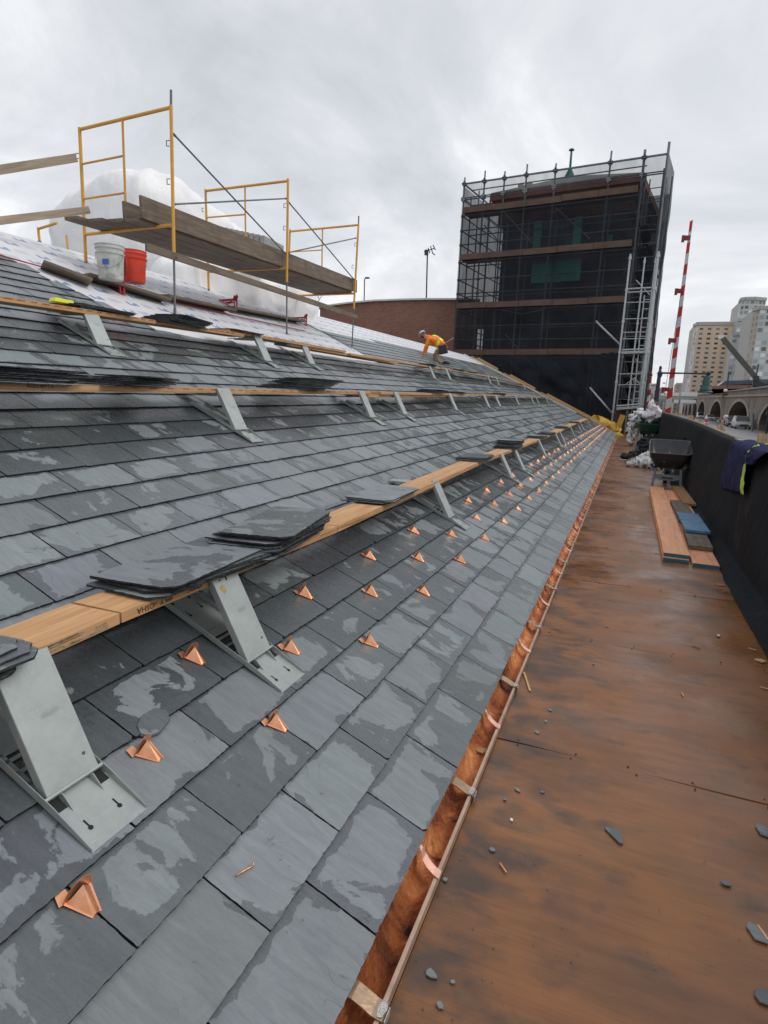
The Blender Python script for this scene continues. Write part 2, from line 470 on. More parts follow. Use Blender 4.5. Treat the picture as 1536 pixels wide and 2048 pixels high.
def copper_mat(name, old):
    M = Mat(name); c = M.coord()
    if not old:
        k = M.noise(c, 9, 4, 0.6)
        cc = M.ramp(k, (0.3, (0.72, 0.30, 0.15)), (0.7, (0.90, 0.47, 0.27)))
        return M.set(cc, M.ramp(M.noise(c, 25, 4), (0.3, 0.30), (0.7, 0.46)), 0.85, M.bump(M.noise(c, 18, 4), 0.12, 0.004), 0.5)
    k = M.noise(c, 3.5, 6, 0.65, 0.8)
    cc = M.ramp(k, (0.30, (0.06, 0.022, 0.013)), (0.41, (0.30, 0.085, 0.028)), (0.52, (0.52, 0.17, 0.052)), (0.66, (0.90, 0.44, 0.17)))
    dk = M.ramp(M.noise(M.map(c, scale=(1, 1.6, 1), loc=(7, 2, 0)), 5.5, 4, 0.5, 0.8), (0.62, 0.0), (0.70, 0.9))
    cc = M.mix(dk, cc, (0.02, 0.015, 0.018))
    wr = M.noise(c, 34, 7, 0.75, 2.2)
    b = M.bump(M.noise(c, 7, 3, 0.5, 0.8), 0.7, 0.02)
    b = M.bump(wr, 1.0, 0.014, b)
    return M.set(M.mix(1.0, cc, (1.25, 1.25, 1.3), 'MULTIPLY'), M.ramp(k, (0.3, 0.22), (0.7, 0.38)), 0.4, b, 0.6)

PLY = plywood_mat()
LVL = wood_mat('laminated_timber', (0.56, 0.31, 0.14), (0.66, 0.40, 0.20), 'X', 0.6, 0.45, True)
LVL_EDGE = LVL
WEATHERED = wood_mat('weathered_board', (0.175, 0.135, 0.100), (0.27, 0.215, 0.165), 'X', 0.75, 0.5, True, dirt=(0.11, 0.085, 0.065))
PALEWOOD = wood_mat('pale_board', (0.36, 0.29, 0.215), (0.47, 0.39, 0.30), 'X', 0.75, 0.4)
PINE = wood_mat('pine_board', (0.58, 0.36, 0.15), (0.68, 0.45, 0.22), 'X', 0.6, 0.25)
ROSEPLY = wood_mat('rosy_plank', (0.84, 0.36, 0.19), (0.92, 0.47, 0.24), 'X', 0.5, 0.25, False, dirt=(0.86, 0.46, 0.15))
DECKWOOD = wood_mat('deck_board', (0.235, 0.115, 0.052), (0.32, 0.165, 0.078), 'X', 0.7, 0.4, False)
GALV = galv_mat()
GALV_D = galv_mat('galvanised_pole', (0.17, 0.18, 0.185), 0.4, 0.5)
ALU = galv_mat('aluminium_pole', (0.42, 0.44, 0.45), 0.5, 0.4)
COPPER = copper_mat('new_copper', False)
COPPER_OLD = copper_mat('tarnished_copper', True)
RIM = simple('copper_rim', (0.52, 0.36, 0.27), 0.45, 0.3, 0.25, 12, 0.1)
STRAP = simple('bronze_strap', (0.42, 0.29, 0.19), 0.4, 0.55, 0.3, 14, 0.15)
HOOKM = simple('pink_copper_hook', (0.86, 0.50, 0.38), 0.38, 0.5, 0.12, 14, 0.1)
SOLDER = simple('solder', (0.55, 0.55, 0.53), 0.4, 0.6, 0.35, 40, 0.5)
YELLOW = simple('yellow_paint', (0.74, 0.38, 0.05), 0.45, 0.0, 0.10, 3, 0.04, dirt=(0.58, 0.31, 0.06))
REDP = simple('red_paint', (0.42, 0.02, 0.03), 0.5, 0.0, 0.2, 9)
BLACKH = simple('plain_black', (0.012, 0.012, 0.013), 0.8, 0.0, 0.1)  # one plain black for tyres, grips, slots and gaps
BLUEP = simple('blue_paint', (0.07, 0.20, 0.36), 0.55, 0.0, 0.25, 9, 0.05, dirt=(0.16, 0.30, 0.42))
TEALP = simple('teal_end_paint', (0.035, 0.14, 0.19), 0.55, 0.0, 0.25, 12)
INK = simple('stamp_ink', (0.07, 0.045, 0.03), 0.8, 0.0, 0.5, 60)
REDINK = simple('red_stamp_ink', (0.30, 0.06, 0.03), 0.8, 0.0, 0.4, 60)
DECKUNDER = simple('roof_felt', (0.018, 0.019, 0.020), 0.8, 0.0, 0.3, 8)
WHITEP = simple('white_paint', (0.72, 0.72, 0.70), 0.5, 0.0, 0.08, 5)
DARKM = simple('dark_metal', (0.045, 0.048, 0.052), 0.5, 0.3, 0.2, 9)
GREENM = simple('green_patina', (0.035, 0.11, 0.085), 0.5, 0.2, 0.25, 6)
# ================================================================ ground, walkway
def sheet(name, pts, mat, kind='structure'):
    mb = MB(); mb.add(pts, [list(range(len(pts)))])
    return tag(mb.build(name, mat), kind=kind)
GROUNDM = simple('city_ground', (0.10, 0.095, 0.085), 0.9, 0, 0.3, 0.05)
sheet('ground', [(-3000, -60, -0.50), (3000, -60, -0.50), (3000, 5000, -0.50), (-3000, 5000, -0.50)], GROUNDM)
mb = MB()
edges = [-0.5, 1.26, 2.88, 4.50, 6.13] + [6.13 + 1.62 * k for k in range(1, 26)]
for k, (a, b) in enumerate(zip(edges, edges[1:])):
    dz = rnd.uniform(-0.0015, 0.0015)
    N = 12
    vs = []; 
    for j in range(N + 1):
        x = -0.449 + j / N * 1.725
        for y in (a + 0.0015, b - 0.0015):
            vs.append((x, y + 0.006 * math.sin(x * 3 + k), dz + 0.002 * math.sin(x * 5 + k * 2)))
    vs2 = [(x, y, -0.04) for x, y, z in vs]
    n = len(vs)
    fs = [(2 * j, 2 * j + 2, 2 * j + 3, 2 * j + 1) for j in range(N)]
    fs += [(2 * j, 2 * j + n, 2 * j + 2 + n, 2 * j + 2) for j in range(N)] + [(2 * j + 1, 2 * j + 3, 2 * j + 3 + n, 2 * j + 1 + n) for j in range(N)]
    mb.add(vs + vs2, fs)
tag(mb.build('walkway', PLY), kind='structure')
mb = MB(); mb.box((0.5, 22, -0.12), (1.95, 47, 0.15))
tag(mb.build('walkway_base', BLACKH), kind='structure')

# ================================================================ the long slate roof
roofb = thing('slate_roofed_building', 'long building with a sloping grey slate roof being re-laid above the plywood walkway', 'building', RW(0, 2, 0))
RBM = roofb.matrix_world.inverted()
def bpart(mb, name, mats, **kw):
    mb.v = [RBM @ v for v in mb.v]
    return mb.build(name, mats, roofb, **kw)
def yend(s): return 42.6 - min(max(s, 0), 2.2) * 0.95
SMAX = 8.5
# deck under everything and the body of the building
mb = MB()
ys = [-0.6, 4.5, 12, 20, 28, 36, 40.4]; ss = [0.005, 1.0, 1.9, 2.8, 5.0, 7.0, SMAX]
for i in range(len(ys) - 1):
    for j in range(len(ss) - 1):
        y0, y1 = ys[i], ys[i + 1]; s0, s1 = ss[j], ss[j + 1]
        ya = y0; 
        yb0, yb1 = (yend(s0), yend(s1)) if i == len(ys) - 2 else (y1, y1)
        mb.add([RW(s0, y0), RW(s0, yb0), RW(s1, yb1), RW(s1, y0)], [(0, 1, 2, 3)])
bpart(mb, 'roof_deck', DECKUNDER)
mb = MB()
a, b_ = RW(SMAX, -0.6), RW(SMAX, 40.4)
e0, e1 = RW(0.02, -0.6), RW(0.02, 42.5)
mb.add([e0 - Vector((0, 0, 0.02)), a - Vector((0, 0, 0.05)), (a.x, a.y, -0.5), (e0.x, e0.y, -0.5),
        e1 - Vector((0, 0, 0.02)), b_ - Vector((0, 0, 0.05)), (b_.x, b_.y, -0.5), (e1.x, e1.y, -0.5)],
       [(0, 1, 2, 3), (4, 7, 6, 5), (1, 5, 6, 2)])
bpart(mb, 'end_wall', simple('old_brick_dark', (0.06, 0.05, 0.045), 0.85, 0, 0.3, 4))

ROWS_PX = {1: [(117, 1284), (238, 1229), (402, 1164), (694, 1046), (873, 957), (991, 912), (1108, 868), (1150, 848)],
           2: [(0, 768), (200, 772), (400, 777), (640, 781), (850, 785.5), (969, 789), (1060, 791), (1100, 793)],
           3: [(0, 590), (156, 611), (359, 651), (504, 670), (598, 683), (699, 706), (830, 727), (960, 748)]}
ROWLINE = {}
for k_, L_ in ROWS_PX.items():
    ROWLINE[k_] = sorted([(on_roof(x, y, 0.27)[1], on_roof(x, y, 0.27)[0]) for x, y in L_])
def row_s(row, y):
    L_ = ROWLINE[row]
    if y <= L_[0][0]: 
        a, b = L_[0], L_[1]
        return a[1] + (b[1] - a[1]) / (b[0] - a[0]) * (y - a[0]) * 0.6
    for a, b in zip(L_, L_[1:]):
        if a[0] <= y <= b[0]: return a[1] + (b[1] - a[1]) * (y - a[0]) / (b[0] - a[0])
    a, b = L_[-2], L_[-1]
    return b[1] + 0.012 * (y - b[0])
# slates, laid course by course
EXP = 0.2435; PJ = 0.4725
def slate_field():
    mb = MB()
    r = random.Random(11)
    k = 0
    while True:
        s0 = 0.012 + EXP * k
        if s0 > 7.25: break
        s1 = s0 + EXP + 0.035
        if k == 0: s0 = -0.008
        off = 0.025 if k % 2 == 0 else 0.261
        segs = []
        if s0 < 5.28: segs = [(-0.55, yend(s0))]
        else:
            segs = [(-0.55, 6.15 - (s0 - 5.3) * 0.45 + r.uniform(-0.12, 0.12))]
            segs.append((14.0 + r.uniform(-0.1, 0.1) + (s0 - 5.3) * 0.1, yend(s0)))
            if s0 > 6.9: segs[1] = (17.5 + (s0 - 6.9) * 5, yend(s0))
        for ya, yb in segs:
            j0 = int((ya - off) / PJ)
            js = []
            for j in range(j0, int((yb - off) / PJ) + 2):
                jit = 0.0 if (k in (2, 4) and j % 2 == 0) else r.uniform(-0.035, 0.035)
                js.append(off + PJ * j + jit)
            js = [y for y in js if ya + 0.12 < y < yb - 0.12]
            js = [ya] + js + [yb]
            for y0, y1 in zip(js, js[1:]):
                gap = r.uniform(0.0026, 0.0042)
                u0, u1 = y0 + gap, y1 - gap
                dist = math.hypot(s0, u0)
                lift = r.uniform(0.0, 0.0028); th = r.uniform(0.009, 0.013) if s0 < 1.3 else r.uniform(0.0055, 0.0085)
                da, db = r.uniform(-0.003, 0.003), r.uniform(-0.003, 0.003)
                if dist < 4.2: st, am = 0.013, 0.0013
                elif dist < 9: st, am = 0.05, 0.0015
                else: st, am = 9, 0
                per = []
                def edge(p, q, amp):
                    L = math.hypot(q[0] - p[0], q[1] - p[1]); n = max(1, int(L / st))
                    ph = r.uniform(0, 99)
                    for i in range(n):
                        t = i / n
                        o = 0.0
                        if i > 0 and amp:
                            o = amp * (mnoise.noise(Vector((ph, t * L * 60, 0))) * 1.5 + mnoise.noise(Vector((ph, t * L * 14, 5))) * 1.6 + r.uniform(-0.5, 0.5))
                        nx, ny = (q[1] - p[1]) / L, -(q[0] - p[0]) / L
                        per.append((p[0] + (q[0] - p[0]) * t - nx * o, p[1] + (q[1] - p[1]) * t - ny * o))
                cl0 = r.uniform(0.01, 0.03) if r.random() < 0.06 else r.uniform(0.001, 0.006)
                cl1 = r.uniform(0.01, 0.03) if r.random() < 0.06 else r.uniform(0.001, 0.006)
                if st > 1: cl0 = cl1 = 0.0
                sb0, sb1 = s0 + da, s0 + db
                P = [(u0 + cl0, sb0), (u1 - cl1, sb1)] if st < 1 else [(u0, sb0), (u1, sb1)]
                if st < 1:
                    edge((u0 + cl0, sb0), (u1 - cl1, sb1), am * 1.3)
                    edge((u1 - cl1, sb1), (u1, sb1 + cl1 * 0.8), 0)
                    edge((u1, sb1 + cl1 * 0.8), (u1, s1), am * 0.9)
                    per.append((u1, s1)); per.append((u0, s1))
                    edge((u0, s1), (u0, sb0 + cl0 * 0.8), am * 0.9)
                    edge((u0, sb0 + cl0 * 0.8), (u0 + cl0, sb0), 0)
                    # drop the duplicate of (u0, s1)
                    pp = []
                    for q in per:
                        if not pp or (abs(q[0] - pp[-1][0]) + abs(q[1] - pp[-1][1])) > 1e-5: pp.append(q)
                    per = pp
                else:
                    per = [(u0, sb0), (u1, sb1), (u1, s1), (u0, s1)]
                def N(s_):      # height of the top face over the deck
                    t = (s_ - s0) / (s1 - s0)
                    return (0.0215 if s0 < 1.3 else 0.0165) + lift - t * ((0.0160 if s0 < 1.3 else 0.0125) + lift)
                tw = r.uniform(-0.0012, 0.0012)
                top = [RW(q[1], q[0], N(q[1]) + tw * (1 if q[0] > (u0 + u1) / 2 else -1) * (1 - (q[1] - s0) / (s1 - s0))) for q in per]
                nv = Vector((ST, 0, CT)) * th
                bot = [p - nv for p in top]
                n = len(top); base = len(mb.v)
                mb.v += top + bot
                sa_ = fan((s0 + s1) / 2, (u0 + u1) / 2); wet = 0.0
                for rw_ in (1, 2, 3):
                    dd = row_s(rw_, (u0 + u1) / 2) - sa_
                    wet = max(wet, min(1.0, max(0.0, 1 - abs(dd - 0.12) / 0.42) * 1.7))  # slates just below each plank row: darker, with fewer dry patches
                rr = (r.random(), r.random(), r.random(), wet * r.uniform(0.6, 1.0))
                uvs = [((q[0] - u0) / (u1 - u0), (q[1] - s0) / (EXP)) for q in per]
                mb.f.append([base + i for i in range(n)]); mb.mi.append(0)
                for q in uvs: mb.uv += q
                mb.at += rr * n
                for i in range(n):
                    j = (i + 1) % n
                    if per[i][1] > s1 - 0.001 and per[j][1] > s1 - 0.001: continue
                    mb.f.append([base + n + i, base + n + j, base + j, base + i]); mb.mi.append(1)
                    for q in (uvs[i], uvs[j], uvs[j], uvs[i]): mb.uv += q
                    mb.at += rr * 4
        k += 1
    return mb
sf = slate_field()
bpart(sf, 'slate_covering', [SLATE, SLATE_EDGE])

# printed white underlay at the top of the roof
def underlay_mat():
    M = Mat('printed_underlay')
    uv = M.coord('UV')
    x = M.sep(uv)
    cx_, cy_ = M.math('DIVIDE', x[0], 0.62), M.math('DIVIDE', x[1], 0.34)
    row = M.math('FLOOR', cy_)
    cx_ = M.math('ADD', cx_, M.math('MULTIPLY', row, 0.37))
    fx, fy = M.math('FRACT', cx_), M.math('FRACT', cy_)
    def band(v, a, b): return M.math('MULTIPLY', M.math('GREATER_THAN', v, a), M.math('LESS_THAN', v, b))
    # first mark: two strokes joined by a block; second mark: a bordered block of fine lines
    m1 = M.math('MULTIPLY', band(fx, 0.10, 0.40), band(fy, 0.28, 0.62))
    strokes = M.math('MAXIMUM', M.math('MAXIMUM', band(fx, 0.10, 0.18), band(fx, 0.32, 0.40)), M.math('MULTIPLY', band(fx, 0.20, 0.30), band(fy, 0.28, 0.46)))
    m1 = M.math('MULTIPLY', m1, strokes)
    m2 = M.math('MULTIPLY', band(fx, 0.58, 0.88), band(fy, 0.30, 0.70))
    lines = M.math('GREATER_THAN', M.math('FRACT', M.math('MULTIPLY', x[1], 38.0)), 0.45)
    m2 = M.math('MULTIPLY', M.math('MULTIPLY', m2, lines), 0.55)
    mk = M.math('MULTIPLY', M.math('MAXIMUM', m1, m2), 0.97)
    mk = M.math('MULTIPLY', mk, M.ramp(M.noise(uv, 9, 3), (0.3, 0.7), (0.5, 1.0)))
    base = M.ramp(M.noise(uv, 1.4, 5, 0.6), (0.3, (0.62, 0.61, 0.62)), (0.7, (0.74, 0.74, 0.75)))
    d = M.ramp(M.noise(M.map(uv, scale=(1, 3, 1)), 3, 5, 0.7, 1), (0.6, 0.0), (0.75, 0.4))
    base = M.mix(d, base, (0.50, 0.47, 0.45))
    col = M.mix(mk, base, (0.06, 0.19, 0.50))
    b = M.bump(M.noise(M.map(uv, scale=(1, 2.4, 1)), 2.2, 5, 0.6, 1.2), 0.5, 0.03)
    return M.set(col, 0.5, 0, b, 0.4)
UND = underlay_mat()
mb = MB()
NY, NS = 90, 16
grid = []
for j in range(NS + 1):
    for i in range(NY + 1):
        s = 5.15 + (SMAX + 0.02 - 5.15) * j / NS; y = -0.6 + 41.0 * i / NY
        n = 0.0045 if (y > 13.8 or y < 6.3) and s < 7.5 else 0.007 + 0.006 * abs(mnoise.noise(Vector((s * 2, y * 1.3, 0))))
        grid.append((s, y)); mb.v.append(RW(s, y, n))
for j in range(NS):
    for i in range(NY):
        q = [j * (NY + 1) + i, j * (NY + 1) + i + 1, (j + 1) * (NY + 1) + i + 1, (j + 1) * (NY + 1) + i]
        mb.f.append(q); mb.mi.append(0)
        for t in q: mb.uv += (grid[t][1], grid[t][0])
for t in range(0): pass
bpart(mb, 'roof_underlay', UND, smooth=True)
# flat roof beyond the top edge
mb = MB()
mb.add([RW(SMAX, -0.6), RW(SMAX, 40.4), RW(SMAX, 40.4) + Vector((-9, 0, -0.5)), RW(SMAX, -0.6) + Vector((-9, 0, -0.5))], [(0, 1, 2, 3)])
bpart(mb, 'flat_roof', simple('grey_membrane', (0.25, 0.25, 0.26), 0.7, 0, 0.2, 2))
mb = MB()
for a_, c_, e_ in ((2.3, 5.0, 0), (5.0, 8.5, 0)):
    mb.bar(RW(a_, 40.35, 0.05), RW(c_, 40.35, 0.05), 0.16, 0.05, up=(ST, 0, CT))
bpart(mb, 'verge_flashing', WHITEP)
mb = MB()
for a_, c_ in ((0.5, 4.2), (4.25, 6.3), (6.4, 8.2)):
    mb.bar(RW(a_, 41.0, 0.06), RW(c_, 41.0, 0.12), 0.30, 0.06, up=(ST, 0, CT))
    mb.bar(RW(a_ + .3, 41.35, 0.16), RW(c_ - .3, 41.35, 0.2), 0.12, 0.10, up=(ST, 0, CT))
bpart(mb, 'verge_board', PINE)

# gutter
mb = MB()
NG = 620; prof = [(-0.560, 0.096), (-0.557, 0.070), (-0.538, 0.020), (-0.515, -0.004), (-0.495, -0.010), (-0.478, -0.006), (-0.468, 0.008), (-0.464, 0.032)]
yy = [-0.5 + 12.0 * (i / 480) for i in range(481)] + [11.5 + 31.0 * i / 140 for i in range(1, 141)]
sub = []
for p, q in zip(prof, prof[1:]):
    sub += [(p[0] + (q[0] - p[0]) * t / 3, p[1] + (q[1] - p[1]) * t / 3) for t in range(3)]
sub.append(prof[-1])
for y in yy:
    for k, (x, z) in enumerate(sub):
        w_ = 1.0 if 3 < k < len(sub) - 5 else 0.25
        d = mnoise.noise(Vector((x * 30, y * 11, 1))) * 0.007 + mnoise.noise(Vector((x * 70, y * 40, 1))) * 0.0035
        mb.v.append(Vector((x, y, z + d * w_)))
K = len(sub)
for i in range(len(yy) - 1):
    for k in range(K - 1):
        mb.f.append([i * K + k, i * K + k + 1, (i + 1) * K + k + 1, (i + 1) * K + k]); mb.mi.append(0)
gut = bpart(mb, 'gutter', COPPER_OLD, smooth=True)
def gsub(mb, name, mats, **kw):
    mb.v = [RBM @ v for v in mb.v]
    o = mb.build(name, mats, None, **kw); o.parent = gut
    return o
mb = MB()
mb.bar((-0.4575, -0.5, 0.0325), (-0.4575, 42.5, 0.0325), 0.013, 0.008)
mb.bar((-0.4525, -0.5, 0.014), (-0.4525, 42.5, 0.014), 0.003, 0.028)
gsub(mb, 'gutter_rim', RIM)
r = random.Random(5)
for k in range(38):
    y = 1.32 + 1.06 * k
    if k < 2: y = (1.30, 2.34)[k]
    mb = MB()
    hw = 0.028
    pr = [(-0.562, 0.076), (-0.535, 0.072), (-0.505, 0.060), (-0.475, 0.045), (-0.444, 0.041)]
    for (x0, z0), (x1, z1) in zip(pr, pr[1:]):
        mb.add([(x0, y - hw, z0), (x1, y - hw, z1), (x1, y + hw, z1), (x0, y + hw, z0), (x0, y - hw, z0 - .003), (x1, y - hw, z1 - .003), (x1, y + hw, z1 - .003), (x0, y + hw, z0 - .003)],
               [(0, 1, 2, 3), (7, 6, 5, 4), (0, 4, 5, 1), (3, 2, 6, 7), (1, 5, 6, 2), (0, 3, 7, 4)])
    mb.add([(-0.444, y - hw, 0.041), (-0.444, y + hw, 0.041), (-0.440, y + hw, 0.012), (-0.440, y - hw, 0.012)], [(0, 1, 2, 3)])
    if k < 8:
        vs = []
        for q in range(14):
            a = 2 * math.pi * q / 14
            vs.append((-0.4545 + 0.013 * math.cos(a) * r.uniform(.8, 1.2), y + hw * 0.95 * math.sin(a) * r.uniform(.85, 1.1), 0.0445))
        mb.add(vs, [list(range(14))], 1)
        mb.bar((-0.4385, y - hw * .8, 0.024), (-0.4385, y + hw * .8, 0.024), 0.003, 0.024, mi=1)
    gsub(mb, 'gutter_strap', [STRAP, SOLDER], smooth=False)
for k in range(38):
    y = (1.86, 2.95, 4.02)[k] if k < 3 else 4.02 + 1.06 * (k - 2)
    mb = MB()
    # strip that curls up from under the eave and lands on the rim, pinched where it twists
    pts = [(-0.560, 0.018, 0.070), (-0.553, 0.020, 0.092), (-0.540, 0.016, 0.098), (-0.528, 0.008, 0.088), (-0.515, -0.004, 0.072), (-0.495, -0.014, 0.058), (-0.470, -0.022, 0.046), (-0.446, -0.028, 0.041)]
    ws = [0.009, 0.009, 0.009, 0.010, 0.019, 0.019, 0.018, 0.018]
    vs = []
    for (x, dy, z), hw in zip(pts, ws):
        vs += [(x, y + dy - hw, z), (x, y + dy + hw, z + 0.002), (x, y + dy + hw, z - 0.002), (x, y + dy - hw, z - 0.004)]
    fs = []
    for i in range(len(pts) - 1):
        a = 4 * i
        fs += [(a, a + 4, a + 5, a + 1), (a + 1, a + 5, a + 6, a + 2), (a + 2, a + 6, a + 7, a + 3), (a + 3, a + 7, a + 4, a)]
    mb.add(vs, fs)
    gsub(mb, 'gutter_hook', HOOKM)

# copper snow guards along three courses
def guard_mb():
    mb = MB()
    t = 0.0012
    # coordinates: x along eave, y up slope, z out; nose at y = 0
    L, Rr, A = (-0.052, 0.100, 0.0), (0.052, 0.100, 0.0), (0, 0.098, 0.062)
    nl, nr = (-0.017, 0.0, 0.001), (0.017, 0.0, 0.001)
    nu = (0.0, 0.003, 0.010)
    def plate(pts, th=t):
        a, b, c = Vector(pts[0]), Vector(pts[1]), Vector(pts[2])
        n = (b - a).cross(c - a).normalized() * th
        mb.prism(pts, n)
    plate([L, nl, nu, A]); plate([Rr, A, nu, nr])
    plate([nl, nr, nu])
    # arched back plate standing up behind the beak
    arch = []
    for i in range(11):
        a = math.pi * i / 10
        arch.append((0.060 * math.cos(a), 0.104 + 0.010 * math.sin(a), 0.080 * math.sin(a) ** 0.8 if 0 < i < 10 else 0.0))
    mb.prism(arch, (0, t, 0))
    rim = [Vector(p) for p in arch]
    mb.tube([p + Vector((0, 0.001, 0)) for p in rim], 0.0018, 5)
    # flange strips at the foot and the tail that runs up under the next course
    mb.prism([(-0.062, 0.112, 0.003), (-0.020, -0.004, 0.003), (-0.012, 0.0, 0.003), (-0.050, 0.112, 0.003)], (0, 0, t))
    mb.prism([(0.062, 0.112, 0.003), (0.050, 0.112, 0.003), (0.012, 0.0, 0.003), (0.020, -0.004, 0.003)], (0, 0, t))
    mb.prism([(-0.075, 0.108, 0.003), (-0.025, 0.100, 0.003), (-0.020, 0.150, 0.003), (-0.060, 0.155, 0.003)], (0, 0, t))
    return mb
gm = guard_mb()
first = gm.build('snow_guard', COPPER, None)
gmesh = first.data
bpy.data.objects.remove(first)
gd = []
for s_, y0 in ((0.650, 0.965), (0.882, 1.44), (1.105, 0.965)):
    y = y0
    while y < 41.2:
        gd.append((y, s_)); y += 0.945
gd.sort()
r = random.Random(3)
rest = MB()
for i, (y, s_) in enumerate(gd):
    kk = int((s_ - 0.012) / EXP)
    n = 0.0165 - ((s_ - 0.012) / EXP - kk) * 0.0160 + 0.008
    M = roof_frame(s_ - 0.012 + r.uniform(-.008, .008), y + r.uniform(-0.012, 0.012), n, r.uniform(-0.16, 0.16)) @ Matrix.Scale(0.70, 4)
    if i < 100:
        o = bpy.data.objects.new('snow_guard', gmesh); COL.objects.link(o)
        o.parent = roofb
        o.matrix_local = RBM @ M @ Matrix.Diagonal((1, 1, r.uniform(0.8, 1.1), 1))
    else:
        rest.add([M @ v for v in gm.v], gm.f)
o = bpart(rest, 'distant_snow_guards', COPPER); o['kind'] = 'stuff'

# ================================================================ roof brackets
BT = (0.53, 0.27)      # where the strut ends: up the slope and out of it
def bracket(name, label, group):
    root = thing(name, label, 'roof bracket', (0, 0, 0), 0, group)
    W = 0.205; t = 0.003
    # base plate, channel with low side flanges, keyhole slots cut dark
    mb = MB()
    mb.box((0, 0.105, 0.016), (W, 0.21, t))
    mb.box((0, 0.57, 0.016), (W, 0.33, t))
    for k in range(4): mb.box((0, 0.235 + k * 0.05, 0.016), (W - 0.01, 0.014, t))
    for sx in (-1, 1):
        mb.prism([(sx * W / 2, 0.0, 0.014), (sx * W / 2, 0.008, 0.026), (sx * W / 2, 0.17, 0.040), (sx * W / 2, 0.72, 0.040), (sx * W / 2, 0.735, 0.014)], (-sx * t, 0, 0))
        mb.prism([(sx * 0.052, 0.13, 0.017), (sx * 0.052, 0.19, 0.040), (sx * 0.052, 0.21, 0.017)], (sx * t, 0, 0))
        mb.box((sx * (W / 2 - 0.016), 0.30, 0.016), (0.030, 0.24, t))
    base = mb.build('base_plate', GALV, root, bevel=0.001, seg=1)
    for x, y in ((-0.055, 0.075), (0.050, 0.075), (-0.06, 0.68), (0.05, 0.68), (-0.05, 0.58), (0.05, 0.60)):
        k = MB()
        k.lathe([(0.0075, 0.0176), (0.0075, 0.0186)], 14, Matrix.Translation((x, y - 0.012, 0)))
        k.box((x, y + 0.006, 0.0181), (0.005, 0.026, 0.001))
        o = k.build('keyhole_slot', BLACKH); o.parent = base; CH.setdefault(base.name, []).append(o)
    for sx in (-1, 1):
        k = MB(); k.box((sx * 0.075, 0.178, 0.0182), (0.036, 0.045, 0.001))
        o = k.build('pin_window', BLACKH); o.parent = base; CH.setdefault(base.name, []).append(o)
    # strut: wide channel from the pin to the plank's front edge
    y0, z0 = 0.205, 0.030
    y1, z1 = BT
    d = Vector((0, y1 - y0, z1 - z0)); L = d.length; d.normalize()
    nrm = Vector((0, -d.z, d.y))
    M = frame(Vector((0, y0, z0)), Vector((1, 0, 0)), d, nrm)
    mb = MB()
    Ws = 0.178
    mb.add([M @ Vector(p) for p in ((-Ws / 2, 0, 0), (Ws / 2, 0, 0), (Ws / 2, L, 0), (-Ws / 2, L, 0), (-Ws / 2, 0, t), (Ws / 2, 0, t), (Ws / 2, L, t), (-Ws / 2, L, t))],
           [(3, 2, 1, 0), (4, 5, 6, 7), (0, 1, 5, 4), (1, 2, 6, 5), (2, 3, 7, 6), (3, 0, 4, 7)])
    for sx in (-1, 1):
        mb.prism([M @ Vector(p) for p in ((sx * Ws / 2, 0.0, 0), (sx * Ws / 2, 0.02, -0.030), (sx * Ws / 2, L - 0.05, -0.030), (sx * Ws / 2, L, -0.004), (sx * Ws / 2, L, 0))], (-sx * t, 0, 0))
    mb.build('strut', GALV, root, bevel=0.0012, seg=1)
    mb = MB(); mb.tube([(-W / 2 + .002, y0 - 0.002, z0 + 0.002), (W / 2 - .002, y0 - 0.002, z0 + 0.002)], 0.0065, 10)
    mb.build('hinge_pin', GALV, root, smooth=True, auto=40)
    mb = MB()
    for x, y in ((-0.045, L * 0.93), (0.06, 0.06)):
        mb.lathe([(0.005, t), (0.005, t + 0.002), (0.0, t + 0.003)], 10, M @ Matrix.Translation((x, y, 0)), cap=False)
    mb.build('rivet', simple('rusty_rivet', (0.12, 0.07, 0.035), 0.7), root)
    # platform arm: level under the plank, from strut to base
    mb = MB()
    up = Vector((0, ST, CT)); hz_ = Vector((0, CT, -ST))
    p0 = Vector((0, y1 + 0.0, z1)) - up * 0.046 + hz_ * 0.004
    Ln = (p0.z - 0.035) / ST
    p1 = p0 + hz_ * Ln
    mb.bar(p0, p1, 0.16, 0.004, up=tuple(up))
    for sx in (-1, 1):
        mb.prism([p0 + Vector((sx * 0.08, 0, 0)), p1 + Vector((sx * 0.08, 0, 0)), p1 + Vector((sx * 0.08, 0, 0)) - up * 0.012, p0 + Vector((sx * 0.08, 0, 0)) - up * 0.028 + hz_ * 0.02], (-sx * t, 0, 0))
    mb.build('platform_arm', GALV, root)
    return root
print('ROWS', {k: [(round(a, 2), round(b, 2)) for a, b in v] for k, v in ROWLINE.items()})
